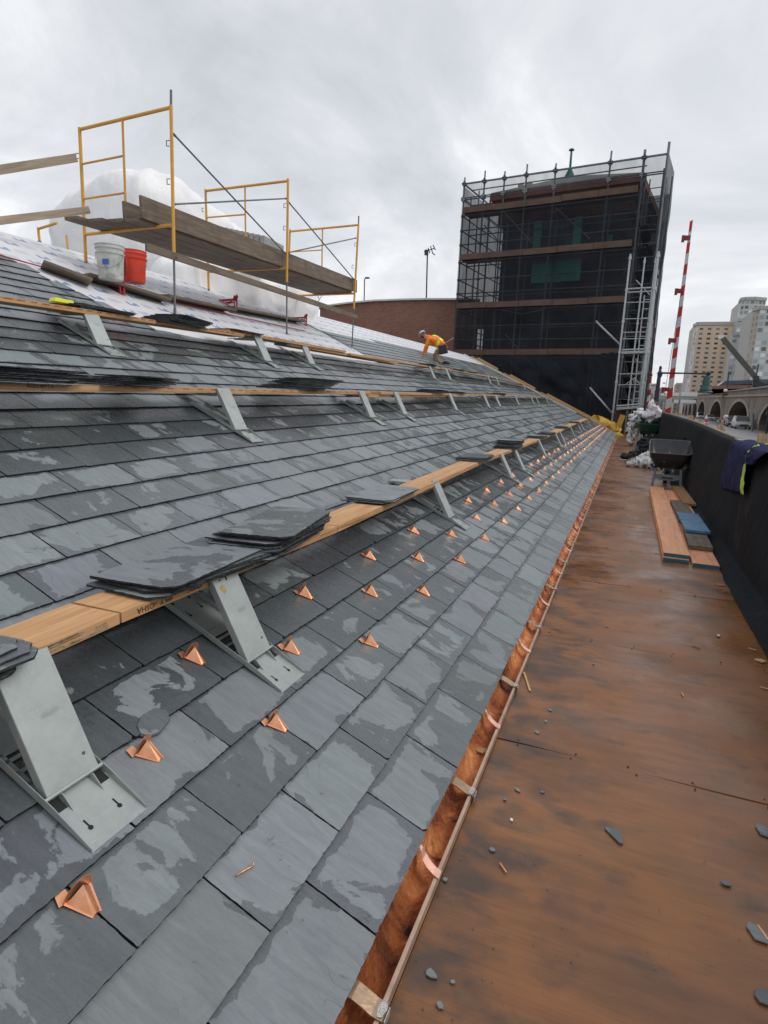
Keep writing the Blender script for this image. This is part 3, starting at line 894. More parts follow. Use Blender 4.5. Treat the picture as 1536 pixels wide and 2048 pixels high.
BR = {1: [(1.165, 'nearest and largest bracket, lowest plank row, cut off by the left picture edge'),
          (2.165, 'bracket with yellow rust on its strut, lowest plank row, second nearest'),
          (5.66, 'third bracket of the lowest plank row, standing alone below the bare plank'),
          (9.19, 'left one of the first close pair of brackets under the lowest plank row'),
          (10.4, 'right one of the first close pair of brackets under the lowest plank row'),
          (13.5, 'single bracket on the lowest plank row between the two close pairs'),
          (17.0, 'left one of the second close pair of brackets under the lowest plank row'),
          (18.3, 'right one of the second close pair of brackets under the lowest plank row'),
          (22.5, 'far single bracket on the lowest plank row, just before the last pair'),
          (26.5, 'left one of the last pair of brackets on the lowest plank row'),
          (28.3, 'right one of the last pair of brackets on the lowest plank row'),
          (34.0, 'farthest bracket of the lowest plank row, near the yellow sheet')],
      2: [(4.57, 'largest bracket under the middle plank row, left of centre'),
          (7.90, 'second bracket of the middle plank row, left of the blue ended plank'),
          (9.41, 'third bracket of the middle plank row, right of the blue ended plank'),
          (13.07, 'fourth bracket of the middle plank row, standing alone'),
          (17.05, 'fifth bracket of the middle plank row, left one of a pair'),
          (18.95, 'sixth bracket of the middle plank row, right one of a pair'),
          (23.35, 'seventh bracket of the middle plank row, alone between two pairs'),
          (28.4, 'eighth bracket of the middle plank row, left one of the far pair'),
          (30.4, 'ninth bracket of the middle plank row, right one of the far pair'),
          (35.2, 'second last bracket of the middle plank row'),
          (38.6, 'last bracket of the middle plank row, at the white verge flashing')],
      3: [(4.54, 'large bright bracket under the upper plank row, beside the neon marker'),
          (7.65, 'bracket under the upper plank row, left of its teal ended plank'),
          (9.20, 'bracket under the upper plank row, right of its teal ended plank'),
          (16.9, 'bracket under the upper plank row, directly below the worker\'s hands'),
          (18.9, 'bracket under the upper plank row, directly below the worker\'s feet'),
          (26.4, 'left one of the far bracket pair on the upper plank row'),
          (28.3, 'right one of the far bracket pair on the upper plank row'),
          (36.5, 'farthest bracket of the upper plank row, at the verge')]}
proto = None
r = random.Random(21)
for row, L_ in BR.items():
    for y, lab in L_:
        s0 = row_s(row, y) - BT[0]
        M = roof_frame(s0, y, 0.006, r.uniform(-0.012, 0.012), raw=True)
        if proto is None:
            proto = bracket('roof_bracket', lab, 'roof brackets holding the planks'); proto.matrix_world = M
        else: copy_thing(proto, M, lab)

rp_ = [o for o in bpy.data.objects if o.get('label', '').startswith('bracket with yellow rust')][0]
d_ = Vector((0, BT[0] - 0.205, BT[1] - 0.030)).normalized(); n_ = Vector((0, -d_.z, d_.y))
Mr = frame(Vector((0, 0.205, 0.030)) + d_ * 0.335 + n_ * 0.0034 + Vector((-0.045, 0, 0)), Vector((1, 0, 0)), d_, n_)
mb = MB(); rr = random.Random(4)
mb.add([Mr @ Vector((0.014 * math.cos(a) * rr.uniform(.6, 1.3), 0.024 * math.sin(a) * rr.uniform(.6, 1.3), 0)) for a in [R(20 * i) for i in range(18)]], [list(range(18))])
mb.build('rust_patch', simple('yellow_rust', (0.42, 0.28, 0.08), 0.8, 0, 0.3, 60), rp_)
mb = MB(); mb.box((0, 0, 0), (0.010, 0.030, 0.001)); mb.v = [Mr @ (v + Vector((0.045, 0.045, 0))) for v in mb.v]
mb.build('slot', BLACKH, rp_)

# ================================================================ planks on the brackets
UPV = Vector((0, 0, 1))
VGAP = simple('veneer_gap', (0.17, 0.085, 0.035), 0.8, 0, 0.4, 30)
def plank(row, y0, y1, label, w=0.235, wrap=0.0, th=0.04, mat=LVL, drop=0.0, name='plank', stamp=None, endmat=None, group='planks laid along the roof on brackets', back=0.0):
    a, b = RW(row_s(row, y0), y0, 0.27, True), RW(row_s(row, y1), y1, 0.27, True)
    a.z -= drop; b.z -= drop
    x = (b - a).normalized(); yv = Vector((-x.y, x.x, 0)).normalized(); z = x.cross(yv)
    M = frame(a + yv * (0.008 + back), x, yv, z)
    L = (b - a).length
    root = thing(name, label, 'plank', M=M, group=group)
    mb = MB(); N = max(2, int(L / 0.5))
    sag = [0.0] * (N + 1)
    for i in range(N):
        x0, x1 = L * i / N, L * (i + 1) / N
        mb.add([(x0, 0, -th), (x1, 0, -th), (x1, w, -th), (x0, w, -th), (x0, 0, 0), (x1, 0, 0), (x1, w, 0), (x0, w, 0)],
               [(3, 2, 1, 0), (4, 5, 6, 7), (0, 1, 5, 4), (2, 3, 7, 6)] + ([(3, 0, 4, 7)] if i == 0 else []) + ([(1, 2, 6, 5)] if i == N - 1 else []))
    mb.build('board', mat, root)
    if th > 0.03 and mat is LVL:
        lam = MB()
        rr = random.Random(int(y0 * 100))
        xx = 0.05
        while xx < min(L, 9):
            l_ = rr.uniform(0.1, 0.7)
            zz = rr.choice([-0.009, -0.017, -0.025, -0.032])
            if rr.random() < 0.75: lam.box((xx + l_ / 2, -0.0006, zz), (l_, 0.0012, rr.uniform(0.0008, 0.002)))
            xx += l_ * rr.uniform(0.5, 1.2)
        lam.build('veneer_lines', VGAP, root)['kind'] = 'stuff'
    if endmat is not None:
        e_ = MB(); e_.box((-0.004, w / 2, -th / 2), (0.008, w * 0.995, th * 0.99)); e_.box((0.05, w * 0.5, 0.001), (0.11, w * 0.995, 0.002)); e_.box((0.05, -0.001, -th / 2), (0.11, 0.002, th * 0.98))
        e_.build('painted_end', endmat, root)
    return root, L
def stamp(root, body, xpos, size, mat, flip=False, z=-0.02, onTop=False, w=0.3):
    if onTop:
        Ms = Matrix.Translation((xpos, 0.04, 0.001)) @ Matrix.Rotation(0, 4, 'Z')
    else:
        Ms = Matrix.Translation((xpos, -0.0016, z)) @ Matrix.Rotation(R(90), 4, 'X')
        if flip: Ms = Ms @ Matrix.Rotation(math.pi, 4, 'Z')
    text_mb(body, size, Ms, 0.0004).build('stamp', mat, root)
p1, L1 = plank(1, -0.3, 1.575, 'lowest row plank nearest the camera, its front edge worn and splintered')
p1b, L1 = plank(1, 1.585, 3.35, 'lowest row plank carrying two slate piles, stamped along its front edge')
stamp(p1b, '4PLY  -OSHA', 0.17, 0.034, INK, True); stamp(p1b, 'KIRBERG', 0.40, 0.024, INK, True)
# worn streaks of the first plank
mb = MB(); rr = random.Random(8)
for i in range(40):
    l_ = rr.uniform(0.03, 0.2); mb.box((rr.uniform(0.9, 1.82), -0.0012, rr.uniform(-0.034, -0.006)), (l_, 0.0024, rr.uniform(0.002, 0.007)))
mb.build('worn_edge', simple('worn_timber', (0.32, 0.27, 0.19), 0.9, 0, 0.5, 40, 0.3), p1)['kind'] = 'stuff'
p1c, L1 = plank(1, 3.36, 7.9, 'lowest row long bare plank, middle of the roof, two bare stretches of clean timber')
plank(1, 7.95, 10.9, 'lowest row plank under the thick slate pile, beyond the long bare plank')
plank(1, 11.0, 16.8, 'lowest row plank running beneath the black slate piles in the distance')
plank(1, 17.0, 23.5, 'lowest row plank at the second close pair of brackets')
plank(1, 23.7, 35.0, 'lowest row farthest plank, ending near the yellow sheet')
p2, L2 = plank(2, 1.6, 4.95, 'middle row plank nearest the camera, stamped on its edge at the left of the photo')
stamp(p2, 'RIGIDLAM 2.1E', 1.1, 0.030, INK, z=-0.013)
for i in range(9): stamp(p2, 'OSHA LUMBER', 1.9 + i * 0.19 if i < 5 else 2.85 + (i - 5) * .14, 0.011, REDINK, z=-0.010)
p2b, L2 = plank(2, 4.96, 8.3, 'middle row second plank, between the largest bracket and the blue ended plank')
for i in range(16): stamp(p2b, ('GRADE 2.1E', 'LVL OSHA', 'SCAFFOLD')[i % 3], 0.15 + i * 0.19, 0.013, REDINK, z=-0.010)
plank(2, 8.0, 13.3, 'middle row plank with a blue painted end, lapped beneath its neighbour', drop=0.043, endmat=BLUEP, back=0.03)
plank(2, 8.75, 16.5, 'middle row plank that lies on top of the blue ended plank')
plank(2, 16.6, 24.5, 'middle row plank below the distant black slates')
plank(2, 24.7, 39.5, 'middle row farthest plank, running to the verge')
p3, L3 = plank(3, 2.2, 7.3, 'upper row plank nearest the camera, below the printed white underlay')
for i in range(30): stamp(p3, ('OSHA 2.1E', 'LAM 1987', 'SCAFFOLD')[i % 3], 1.2 + i * 0.125, 0.016, REDINK, z=-0.012)
p3b, L3 = plank(3, 7.0, 10.9, 'upper row wide plank with a knotty top, lapped behind the first one', drop=-0.041, w=0.30, back=0.06)
for i in range(18): stamp(p3b, ('LVL 2.1E', 'OSHA')[i % 2], 0.3 + i * 0.15, 0.016, REDINK, z=-0.012)
plank(3, 8.65, 14.0, 'upper row plank with a teal painted end beside the scaffold leg', drop=0.043, endmat=simple('teal_bright', (0.03, 0.22, 0.28), 0.5, 0, 0.2, 9), back=0.0)
plank(3, 11.0, 18.2, 'upper row long plank leading to the worker')
plank(3, 18.4, 26.9, 'upper row plank under the worker\'s boots')
plank(3, 27.0, 40.0, 'upper row farthest plank, beside the verge board')

# ================================================================ loose slates in stacks on the planks
def loose_mesh(seed, L=0.56, W=0.36, th=0.007):
    r = random.Random(seed); per = []
    cs = [(-L / 2 + 0.05, 0), (L / 2 - 0.05, 0), (L / 2, 0.05), (L / 2, W), (-L / 2, W), (-L / 2, 0.05)]
    for a, b in zip(cs, cs[1:] + cs[:1]):
        l_ = math.hypot(b[0] - a[0], b[1] - a[1]); n = max(1, int(l_ / 0.02))
        for i in range(n):
            t = i / n
            per.append((a[0] + (b[0] - a[0]) * t + r.uniform(-.0025, .0025), a[1] + (b[1] - a[1]) * t + r.uniform(-.0025, .0025)))
    mb = MB(); n = len(per)
    top = [(x, y, th / 2 + r.uniform(-.0006, .0006)) for x, y in per]; bot = [(x + r.uniform(-.002, .002), y + r.uniform(-.002, .002), -th / 2) for x, y in per]
    mb.add(top + bot, [list(range(n)), list(range(n, 2 * n))[::-1]])
    b_0 = len(mb.v) - 2 * n
    for i in range(n): mb.f.append([b_0 + n + i, b_0 + n + (i + 1) % n, b_0 + (i + 1) % n, b_0 + i]); mb.mi.append(1)
    o = mb.build('loose_slate', [SLATE_LOOSE, SLATE_EDGE])
    me = o.data; bpy.data.objects.remove(o)
    return me
LM = [loose_mesh(i, 0.74 + 0.03 * (i % 3), 0.37 + 0.02 * (i % 2), 0.0065 + 0.001 * (i % 3)) for i in range(6)]
def stack(row, y, n, where, tilt=0.0, rot=0.0, seed=0, spread=0.02, z0=0.002, gap=0.0088, back=-0.05):
    r = random.Random(seed)
    a = RW(row_s(row, y), y, 0.27, True)
    for i in range(n):
        me = LM[r.randrange(6)]
        o = bpy.data.objects.new('loose_slate', me); COL.objects.link(o)
        # local x runs along the eave (+Y), local y runs level into the roof (-X)
        B = frame(Vector((0, 0, 0)), Vector((0, 1, 0)), Vector((-1, 0, 0)), Vector((0, 0, 1)))
        fan_ = (i - n / 2) * spread
        o.matrix_world = Matrix.Translation(a + Vector((back * -1 + r.uniform(-.012, .012), fan_ + r.uniform(-.02, .02), z0 + 0.004 + gap * i))) @ B @ Matrix.Rotation(rot + r.uniform(-.05, .05) + (0.12 if i == n - 1 and n > 4 else 0), 4, 'Z') @ Matrix.Rotation(tilt + r.uniform(-.004, .004), 4, 'X') @ Matrix.Rotation(r.uniform(-.004, .004), 4, 'Y')
        if n == 1: tag(o, where, 'slate')
        else:
            od = ('uppermost', 'second', 'third', 'fourth', 'fifth', 'sixth', 'seventh', 'eighth', 'ninth', 'tenth', 'eleventh', 'twelfth')[n - 1 - i]
            if i == 0: od = 'lowest'
            tag(o, od + (' slate in ' if od in ('uppermost', 'lowest') else ' slate down in ') + where, 'slate')
        o['group'] = 'loose slates in ' + where if n > 1 else 'single slates'
stack(1, 0.80, 6, 'the pile at the left edge on the lowest plank', seed=1)
stack(1, 2.13, 6, 'the pile above the second nearest bracket', seed=2, spread=0.012, rot=-0.05)
stack(1, 2.84, 10, 'the thick pile on the lowest plank right of the nearest one', seed=3, spread=0.014, rot=0.12, gap=0.0100, z0=0.012)
stack(1, 4.55, 3, 'the thin pile on the lowest plank left of the lone bracket', seed=4, rot=0.05)
stack(1, 8.1, 5, 'the low black pile by the first bracket pair', seed=5, spread=0.03)
stack(1, 10.7, 12, 'the tallest black pile on the lowest plank', seed=6, spread=0.03, gap=0.011)
stack(1, 14.3, 6, 'the first distant pile past the tallest black one', seed=7, spread=0.04)
stack(1, 16.2, 6, 'the second distant pile past the tallest black one', seed=8, spread=0.04)
stack(1, 20.5, 7, 'the lowest row pile past the second bracket pair', seed=9, spread=0.05)
stack(1, 26.5, 6, 'the lowest row pile by the last bracket pair', seed=10, spread=0.05)
stack(2, 2.62, 9, 'the pile at the left edge on the middle plank', seed=11, spread=0.02, gap=0.011)
stack(2, 3.65, 7, 'the flat pile left of the largest middle bracket', seed=12, spread=0.03, rot=0.25, gap=0.011)
stack(2, 6.4, 12, 'the fanned pile on the middle plank left of the blue end', seed=13, spread=0.05, rot=-0.25, gap=0.012)
stack(2, 12.2, 8, 'the middle row pile over the fourth bracket', seed=14, spread=0.06)
stack(2, 14.2, 5, 'the middle row pile right of the fourth bracket', seed=15, spread=0.06)
stack(2, 20.5, 6, 'the farthest middle row pile', seed=16, spread=0.06)
stack(3, 6.0, 9, 'the dark pile on the upper plank by the scaffold leg', seed=17, spread=0.03, rot=0.12, gap=0.012)
stack(3, 7.4, 1, 'single loose slate on the upper plank right of the scaffold leg', seed=18, z0=0.03)
stack(3, 17.2, 6, 'the pile under the worker\'s hands', seed=19, spread=0.05)
stack(3, 21.3, 5, 'the pile behind the worker on the upper plank', seed=20, spread=0.08)
stack(3, 24.0, 4, 'the upper row pile left of the far brackets', seed=22, spread=0.08)
# grey slab end at the top left and a neon marker beside it
mk = thing('marker_block', 'neon yellow marking block on the upper plank beside the bright bracket', 'marker', RW(row_s(3, 4.28), 4.28, 0.275, True) + Vector((-0.05, 0, 0)))
mb = MB(); mb.box((0, 0, 0.02), (0.09, 0.22, 0.035), taper=0.85); mb.build('block', simple('neon_yellow', (0.70, 0.78, 0.02), 0.5, 0, 0.08), mk, bevel=0.006)
stack(3, 4.75, 3, 'the short pile right of the neon marker', seed=23, spread=0.01)

# broken bits lying on the roof
def chip(name, label, cat, M, pts, th, mat, group=None):
    mb = MB(); n = len(pts)
    mb.add([M @ Vector((x, y, th)) for x, y in pts] + [M @ Vector((x * 1.04, y * 1.04, 0)) for x, y in pts], [list(range(n)), list(range(n, 2 * n))[::-1]] + [(n + i, n + (i + 1) % n, (i + 1) % n, i) for i in range(n)])
    c = M.translation.copy(); mb.v = [v - c for v in mb.v]
    o = mb.build(name, mat); o.location = c
    return tag(o, label, cat, group)
s_, y_ = on_roof(306, 1442, 0.03)
chip('slate_fragment', 'rounded broken piece of slate lying on the roof above a copper snow guard', 'slate fragment', roof_frame(s_, y_, 0.018, 0.2, True), [(-0.06, -0.025), (-0.02, -0.045), (0.05, -0.04), (0.075, -0.01), (0.06, 0.03), (0.0, 0.045), (-0.05, 0.03), (-0.07, 0.0)], 0.010, SLATE_LOOSE)
s_, y_ = on_roof(491, 1742, 0.02)
M = roof_frame(s_, y_, 0.016, 0.0, True)
mb = MB(); mb.tube([M @ Vector((-0.03, 0.012, 0.004)), M @ Vector((0.0, 0.002, 0.006)), M @ Vector((0.028, -0.008, 0.004)), M @ Vector((0.032, -0.002, 0.012))], 0.0028, 6)
c = M.translation.copy(); mb.v = [v - c for v in mb.v]; o = mb.build('copper_nail', COPPER, smooth=True); o.location = c
tag(o, 'bent copper nail lying on a slate in the foreground', 'nail')
# ================================================================ frame scaffold on the roof
def seg(a, b, r, mb, n=8): mb.tube([a, b], r, n)
FR = [dict(y=7.32, lab='nearest and tallest', f=[(342, 180), (342, 214), (348, 517), (350, 630)], r=[(159, 255), (172.5, 535)],
           top=[(159, 259), (341, 215)], mv=[(245, 241), (253, 458)], rung=[[(165, 328), (245, 312)], [(167, 398), (248, 386)]], low=[(170, 469), (346, 450)]),
      dict(y=10.78, lab='middle', f=[(576, 357), (576, 360), (573.5, 567), (573.5, 672)], r=[(411, 379), (417.5, 586)],
           top=[(411, 382), (575, 362)], mv=[(490, 376), (492, 540)], rung=[[(415, 435), (489, 429)], [(416, 490), (491, 486)]], low=[(417, 544), (573, 536)]),
      dict(y=14.15, lab='farthest', f=[(717.5, 432), (717, 449), (707.5, 620), (704, 696)], r=[(580, 459), (575, 616)],
           top=[(580, 463), (716, 450)], mv=[(645, 457), (643, 588)], rung=[[(580, 504), (643, 500)], [(578, 545), (643, 542)]], low=[(576, 592), (709, 587)])]
FRO = []
for i, F in enumerate(FR):
    P = lambda q: on_y(q[0], q[1], F['y'])
    base = P(F['f'][3])
    root = thing('yellow_scaffold', 'yellow walk-through scaffold frame on the roof, the %s of the three linked frames' % F['lab'], 'scaffold frame', base, group='yellow scaffold frames on the roof')
    def bp(mb, name, mat, root=root, base=base, **kw):
        mb.v = [v - base for v in mb.v]; return mb.build(name, mat, root, **kw)
    def straight(a, b, r, name, mat):
        mb = MB(); mb.tube([a, b], r, 10); return bp(mb, name, mat, smooth=True, auto=40)
    ft, fb, fy = P(F['f'][1]), P(F['f'][3]), P(F['f'][2])
    # posts stand upright over their feet
    def up_to(foot, top): return Vector((foot.x, foot.y, top.z))
    ftop = Vector(P(F['f'][1])); rt = P(F['r'][0]); rb = P(F['r'][1])
    straight(fy, ftop + Vector((0, 0, .02)), 0.024, 'post', YELLOW)
    straight(rb + Vector((0, 0, 0.08)), rt, 0.024, 'post', YELLOW)
    if i != 1: straight(ftop, P(F['f'][0]), 0.017, 'coupling_pin', GALV_D)
    straight(fb, fy + Vector((0, 0, 0.1)), 0.016, 'screw_jack', GALV_D)
    straight(rb, rb + Vector((0, 0, 0.12)), 0.016, 'screw_jack', GALV_D)
    for q in (fb, rb):
        mb = MB(); mb.box(q + Vector((0, 0, 0.005)), (0.11, 0.11, 0.012), Matrix.Rotation(TH, 3, 'Y')); mb.box(q + Vector((0, 0, .05)), (.03, .03, .09)); bp(mb, 'foot_plate', GALV_D)
    mb = MB(); mb.lathe([(0.028, 0), (0.035, 0.0), (0.035, 0.025), (0.028, 0.025)], 12, Matrix.Translation(fy)); mb.box(fy + Vector((0, 0, .012)), (.13, .02, .016)); bp(mb, 'jack_nut', GALV_D)
    straight(P(F['top'][0]), P(F['top'][1]), 0.024, 'top_rail', YELLOW)
    straight(P(F['low'][0]), P(F['low'][1]), 0.024, 'deck_rail', YELLOW)
    straight(P(F['mv'][0]), P(F['mv'][1]), 0.017, 'inner_upright', YELLOW)
    for a, b in F['rung']: straight(P(a), P(b), 0.015, 'rung', YELLOW)
    for q, z in ((P(F['f'][1]), 0.42), (P(F['f'][2]), 1.2), (rt, 0.35), (rt, 1.25)):
        c = Vector((q.x, q.y, 0)); zz = (q.z - z) if z != 1.2 else (q.z + 1.05)
        mb = MB(); mb.tube([Vector((q.x - .03, q.y - .01, zz)), Vector((q.x - .075, q.y - .02, zz)), Vector((q.x - .075, q.y - .02, zz - .07)), Vector((q.x - .035, q.y - .01, zz - .07))], 0.007, 6)
        bp(mb, 'brace_lock', GALV_D)
    FRO.append(root)
def loose_tube(name, a, b, r, label, cat, mat, group=None):
    mb = MB(); c = (a + b) / 2
    mb.tube([a - c, b - c], r, 8)
    d = (b - a).normalized()
    for e_, s_ in ((a, 1), (b, -1)): mb.tube([e_ - c, e_ - c + d * s_ * 0.05], r * 1.35, 8)
    o = mb.build(name, mat, smooth=True, auto=40); o.location = c
    return tag(o, label, cat, group)
Y1, Y2, Y3 = 7.32, 10.78, 14.15
loose_tube('cross_brace', on_y(347, 268, Y1 + .03), on_y(571, 507, Y2 - .03), 0.013, 'long thin steel brace falling from the nearest scaffold frame to the middle frame', 'brace', GALV_D, 'scaffold braces')
loose_tube('cross_brace', on_y(347, 408.5, Y1 + .05), on_y(573, 397, Y2 - .05), 0.013, 'nearly level steel rail between the nearest and the middle scaffold frames', 'brace', GALV_D, 'scaffold braces')
loose_tube('cross_brace', on_y(577, 404, Y2 + .03), on_y(708, 559, Y3 - .03), 0.013, 'thin steel brace falling from the middle scaffold frame to the farthest frame', 'brace', GALV_D, 'scaffold braces')
loose_tube('cross_brace', on_y(577, 505, Y2 + .05), on_y(712, 476, Y3 - .05), 0.013, 'steel rail rising from the middle to the farthest scaffold frame', 'brace', GALV_D, 'scaffold braces')

def board(a, b, hv, dv, name, label, cat, mat, group=None, part='board'):
    """board whose outer lower edge runs a -> b; hv = height vector, dv = depth vector"""
    a, b = Vector(a), Vector(b); c = a.copy()
    x = (b - a).normalized(); L = (b - a).length
    y = Vector(dv); y = (y - x * y.dot(x)); W = y.length; y.normalize()
    z = x.cross(y); H = Vector(hv).dot(z)
    if H < 0: H = -H; z = -z
    M = frame(a, x, y, x.cross(y))
    sg = 1 if x.cross(y).dot(z) > 0 else -1
    mb = MB(); N = max(1, int(L / 0.8))
    for i in range(N):
        mb.box((L * (i + .5) / N, W / 2, sg * H / 2), (L / N, W, H))
    vs = MB(); 
    vs.box((L / 2, W / 2, sg * H / 2), (L, W, H))
    o = vs.build(name, mat, bevel=0.003, seg=1); o.matrix_world = M
    return tag(o, label, cat, group)
XD = -6.50
a = on_x(285, 436, XD); b = on_x(714, 585, XD - 0.15)
zt = on_x(283, 390, XD).z - a.z
board(a, b, (0, 0, zt), (-0.045, 0, 0), 'scaffold_plank', 'broad weathered plank standing on edge along the outside of the scaffold deck', 'plank', WEATHERED, 'weathered boards of the roof scaffold')
g_ = 'weathered boards of the roof scaffold'
zdeck = a.z
dz_ = (b.z - a.z)
for i in range(4):
    x0 = XD - 0.05 - 0.27 * i
    ya, yb = a.y + (-0.02, -0.06, -0.14, -0.30)[i], b.y - 0.2
    board((x0, ya, zdeck + 0.005), (x0 - 0.15, yb, zdeck + dz_ - 0.002), (0, 0, -0.045), (-0.25, 0, 0), 'scaffold_plank',
          ('outermost of the four flat grey planks of the scaffold deck', 'second flat grey plank of the scaffold deck, counted from outside', 'third flat grey plank of the scaffold deck, counted from outside', 'innermost flat grey plank of the scaffold deck, sticking out farthest to the left')[i], 'plank', WEATHERED, g_)
e1 = on_x(262, 430, XD - 0.30); 
board((XD - 0.30, a.y + 0.0, zdeck + 0.006), (XD - 0.42, b.y - 3.0, zdeck + dz_ * 0.72 + 0.006), (0, 0, zt * 0.80), (-0.05, 0, 0), 'scaffold_plank', 'inner plank standing on edge behind the broad outer one on the scaffold deck', 'plank', WEATHERED, g_)
a2 = on_x(290, 502, -6.24); b2 = on_x(712, 638, -6.62)
board(a2, b2, (0, 0, on_x(290, 486, -6.24).z - a2.z), (0.04, 0, 0), 'scaffold_plank', 'long narrow board fixed across the scaffold legs below the deck', 'plank', WEATHERED, g_)
for (p, q, p2_, lab) in (((-60, 360), (157, 324), (157, 306), 'upper pale board reaching out of the photo at the left from the nearest frame'), ((-60, 458), (182, 427), (182, 412), 'lower pale board reaching out of the photo at the left from the nearest frame')):
    xr = -7.72
    A, B = on_x(p[0], p[1], xr), on_x(q[0], q[1], xr)
    board(A, B, (0, 0, on_x(p2_[0], p2_[1], xr).z - B.z), (-0.04, 0, 0), 'guard_rail_board', lab, 'board', PALEWOOD, 'pale guard boards at the left')
# bundle of grey boards stacked beyond the deck
bs = thing('board_stack', 'stack of short grey boards behind the scaffold deck', 'board stack', on_y(450, 500, 11.6), R(4))
for i in range(9):
    mb = MB(); mb.box((0.13 * i, 0.3, 0.30 - i * 0.028), (0.11, 0.9, 0.30), None)
    mb.build('board', simple('grey_board', (0.36, 0.36, 0.35), 0.8, 0, 0.15, 4) if i == 0 else bpy.data.materials['grey_board'], bs)
bs.location = on_y(447, 500, 11.8)
# small far scaffold piece at the left of the wrapped block
fy_ = 9.0
root = thing('yellow_scaffold', 'small yellow scaffold end at the left, half hidden behind the top of the roof', 'scaffold frame', on_y(80, 500, fy_), group=None)
def bp2(pts, r, name, mat=YELLOW):
    mb = MB(); o_ = root.matrix_world.translation
    mb.tube([on_y(x, y, fy_) - o_ for x, y in pts], r, 8); mb.build(name, mat, root, smooth=True, auto=40)
bp2([(76, 455), (81, 500)], 0.024, 'post'); bp2([(76, 458), (114, 446)], 0.024, 'top_rail'); bp2([(133, 470), (137, 510)], 0.02, 'post')
bp2([(79, 482), (81, 492)], 0.034, 'foot_clamp', GALV_D)

# weathered plank on red brackets with two buckets
RP = [((88, 519), (186, 556)), ((180, 545), (345, 596)), ((340, 588), (474, 618)), ((470, 612), (613, 641))]
labs = ['dark upturned end plank at the upper left of the red bracket row', 'weathered plank under the two buckets', 'weathered plank between the buckets and the middle red bracket', 'weathered plank at the right end of the red bracket row']
for (p, q), lab in zip(RP, labs):
    sa = on_roof(p[0], p[1], 0.16); sb = on_roof(q[0], q[1], 0.16)
    A, B = RW(sa[0], sa[1], 0.16, True), RW(sb[0], sb[1], 0.16, True)
    board(A, B, (0, 0, -0.04), (-0.30, 0, 0), 'roof_plank', lab, 'plank', WEATHERED, 'weathered planks on the red brackets')
proto_r = None
for (x, y), lab in (((244, 590), 'red bracket under the buckets'), ((471, 620), 'red bracket in the middle of the upper weathered plank'), ((611, 652), 'red bracket at the right end of the upper weathered plank')):
    s_, y_ = on_roof(x, y, 0.0)
    M = roof_frame(s_, y_, 0.008, 0, True)
    if proto_r is None:
        proto_r = thing('red_bracket', lab, 'roof bracket', (0, 0, 0), group='red roof brackets'); 
        mb = MB(); mb.box((0, 0.18, 0.004), (0.07, 0.42, 0.008)); mb.build('base_plate', REDP, proto_r)
        mb = MB()
        for sx in (-1, 1):
            mb.bar((sx * 0.03, 0.0, 0.01), (sx * 0.05, 0.10, 0.20), 0.03, 0.012); mb.bar((sx * .05, 0.40, 0.01), (sx * 0.05, 0.09, 0.17), 0.02, 0.02)
            mb.bar((sx * 0.05, 0.10, 0.12), (sx * 0.035, 0.25, 0.02), 0.015, 0.02)
        mb.box((0, 0.095, 0.19), (0.13, 0.012, 0.10)); mb.build('triangle_frame', REDP, proto_r)
        mb = MB(); mb.bar((0, 0.09, 0.215), (0, 0.085, 0.27), 0.035, 0.012); mb.build('hook', REDP, proto_r)
        proto_r.matrix_world = M
    else: copy_thing(proto_r, M, lab)
# red snap line across the underlay
mb = MB(); pts = [on_roof(x, y, 0.03) for x, y in ((-20, 505), (60, 527), (180, 560), (330, 598), (470, 632), (610, 662))]
mb.tube([RW(s_, y_, 0.03, True) for s_, y_ in pts], 0.009, 6)
tag(mb.build('snap_line', REDP, smooth=True), 'thin dark red cord lying along the printed underlay', 'cord')
mb = MB(); pts = [on_roof(x, y, 0.03) for x, y in ((613, 648), (660, 672), (704, 697))]
mb.tube([RW(s_, y_, 0.03, True) for s_, y_ in pts], 0.010, 6)
tag(mb.build('black_cable', DARKM, smooth=True), 'dark cable running down from the right red bracket to a scaffold foot', 'cord')

def bucket(name, label, pb, ph, mat, yaw, stains=None):
    """pb: pixel of bottom centre on the plank, ph: pixel of rim centre"""
    s_, y_ = on_roof(pb[0], pb[1], 0.17)
    B = RW(s_, y_, 0.17, True); B.z -= 0.0
    T = on_y(ph[0], ph[1], y_); h = T.z - B.z
    k = h / 0.37
    root = thing(name, label, 'bucket', B, yaw)
    mb = MB()
    mb.lathe([(0.0, 0.0), (0.128, 0.0), (0.134, 0.02), (0.148, 0.27), (0.156, 0.27), (0.156, 0.285), (0.150, 0.29), (0.150, 0.325), (0.158, 0.325), (0.158, 0.337), (0.153, 0.36), (0.160, 0.362), (0.160, 0.37), (0.148, 0.37), (0.145, 0.35), (0.126, 0.02), (0, 0.018)], 32, Matrix.Scale(k, 4), cap=False)
    mb.build('pail', mat, root, smooth=True, auto=35)
    mb = MB(); mb.tube([Vector((0.160 * math.cos(a), 0.160 * math.sin(a) , 0.30 - 0.20 * abs(math.sin(a)) ** 0.6)) * k for a in [math.pi * (i / 16) - math.pi for i in range(17)]], 0.0025 * k, 5)
    mb.build('handle', GALV_D, root, smooth=True)
    return root, k
WB = simple('dirty_white_plastic', (0.52, 0.54, 0.50), 0.45, 0, 0.15, 8, 0.05, dirt=(0.22, 0.21, 0.18))
RBk = simple('red_plastic', (0.72, 0.055, 0.025), 0.4, 0, 0.12, 8)
bw, k = bucket('bucket', 'dirty white plastic bucket with a wire handle standing on the weathered plank', (222, 560), (213, 492), WB, R(20))
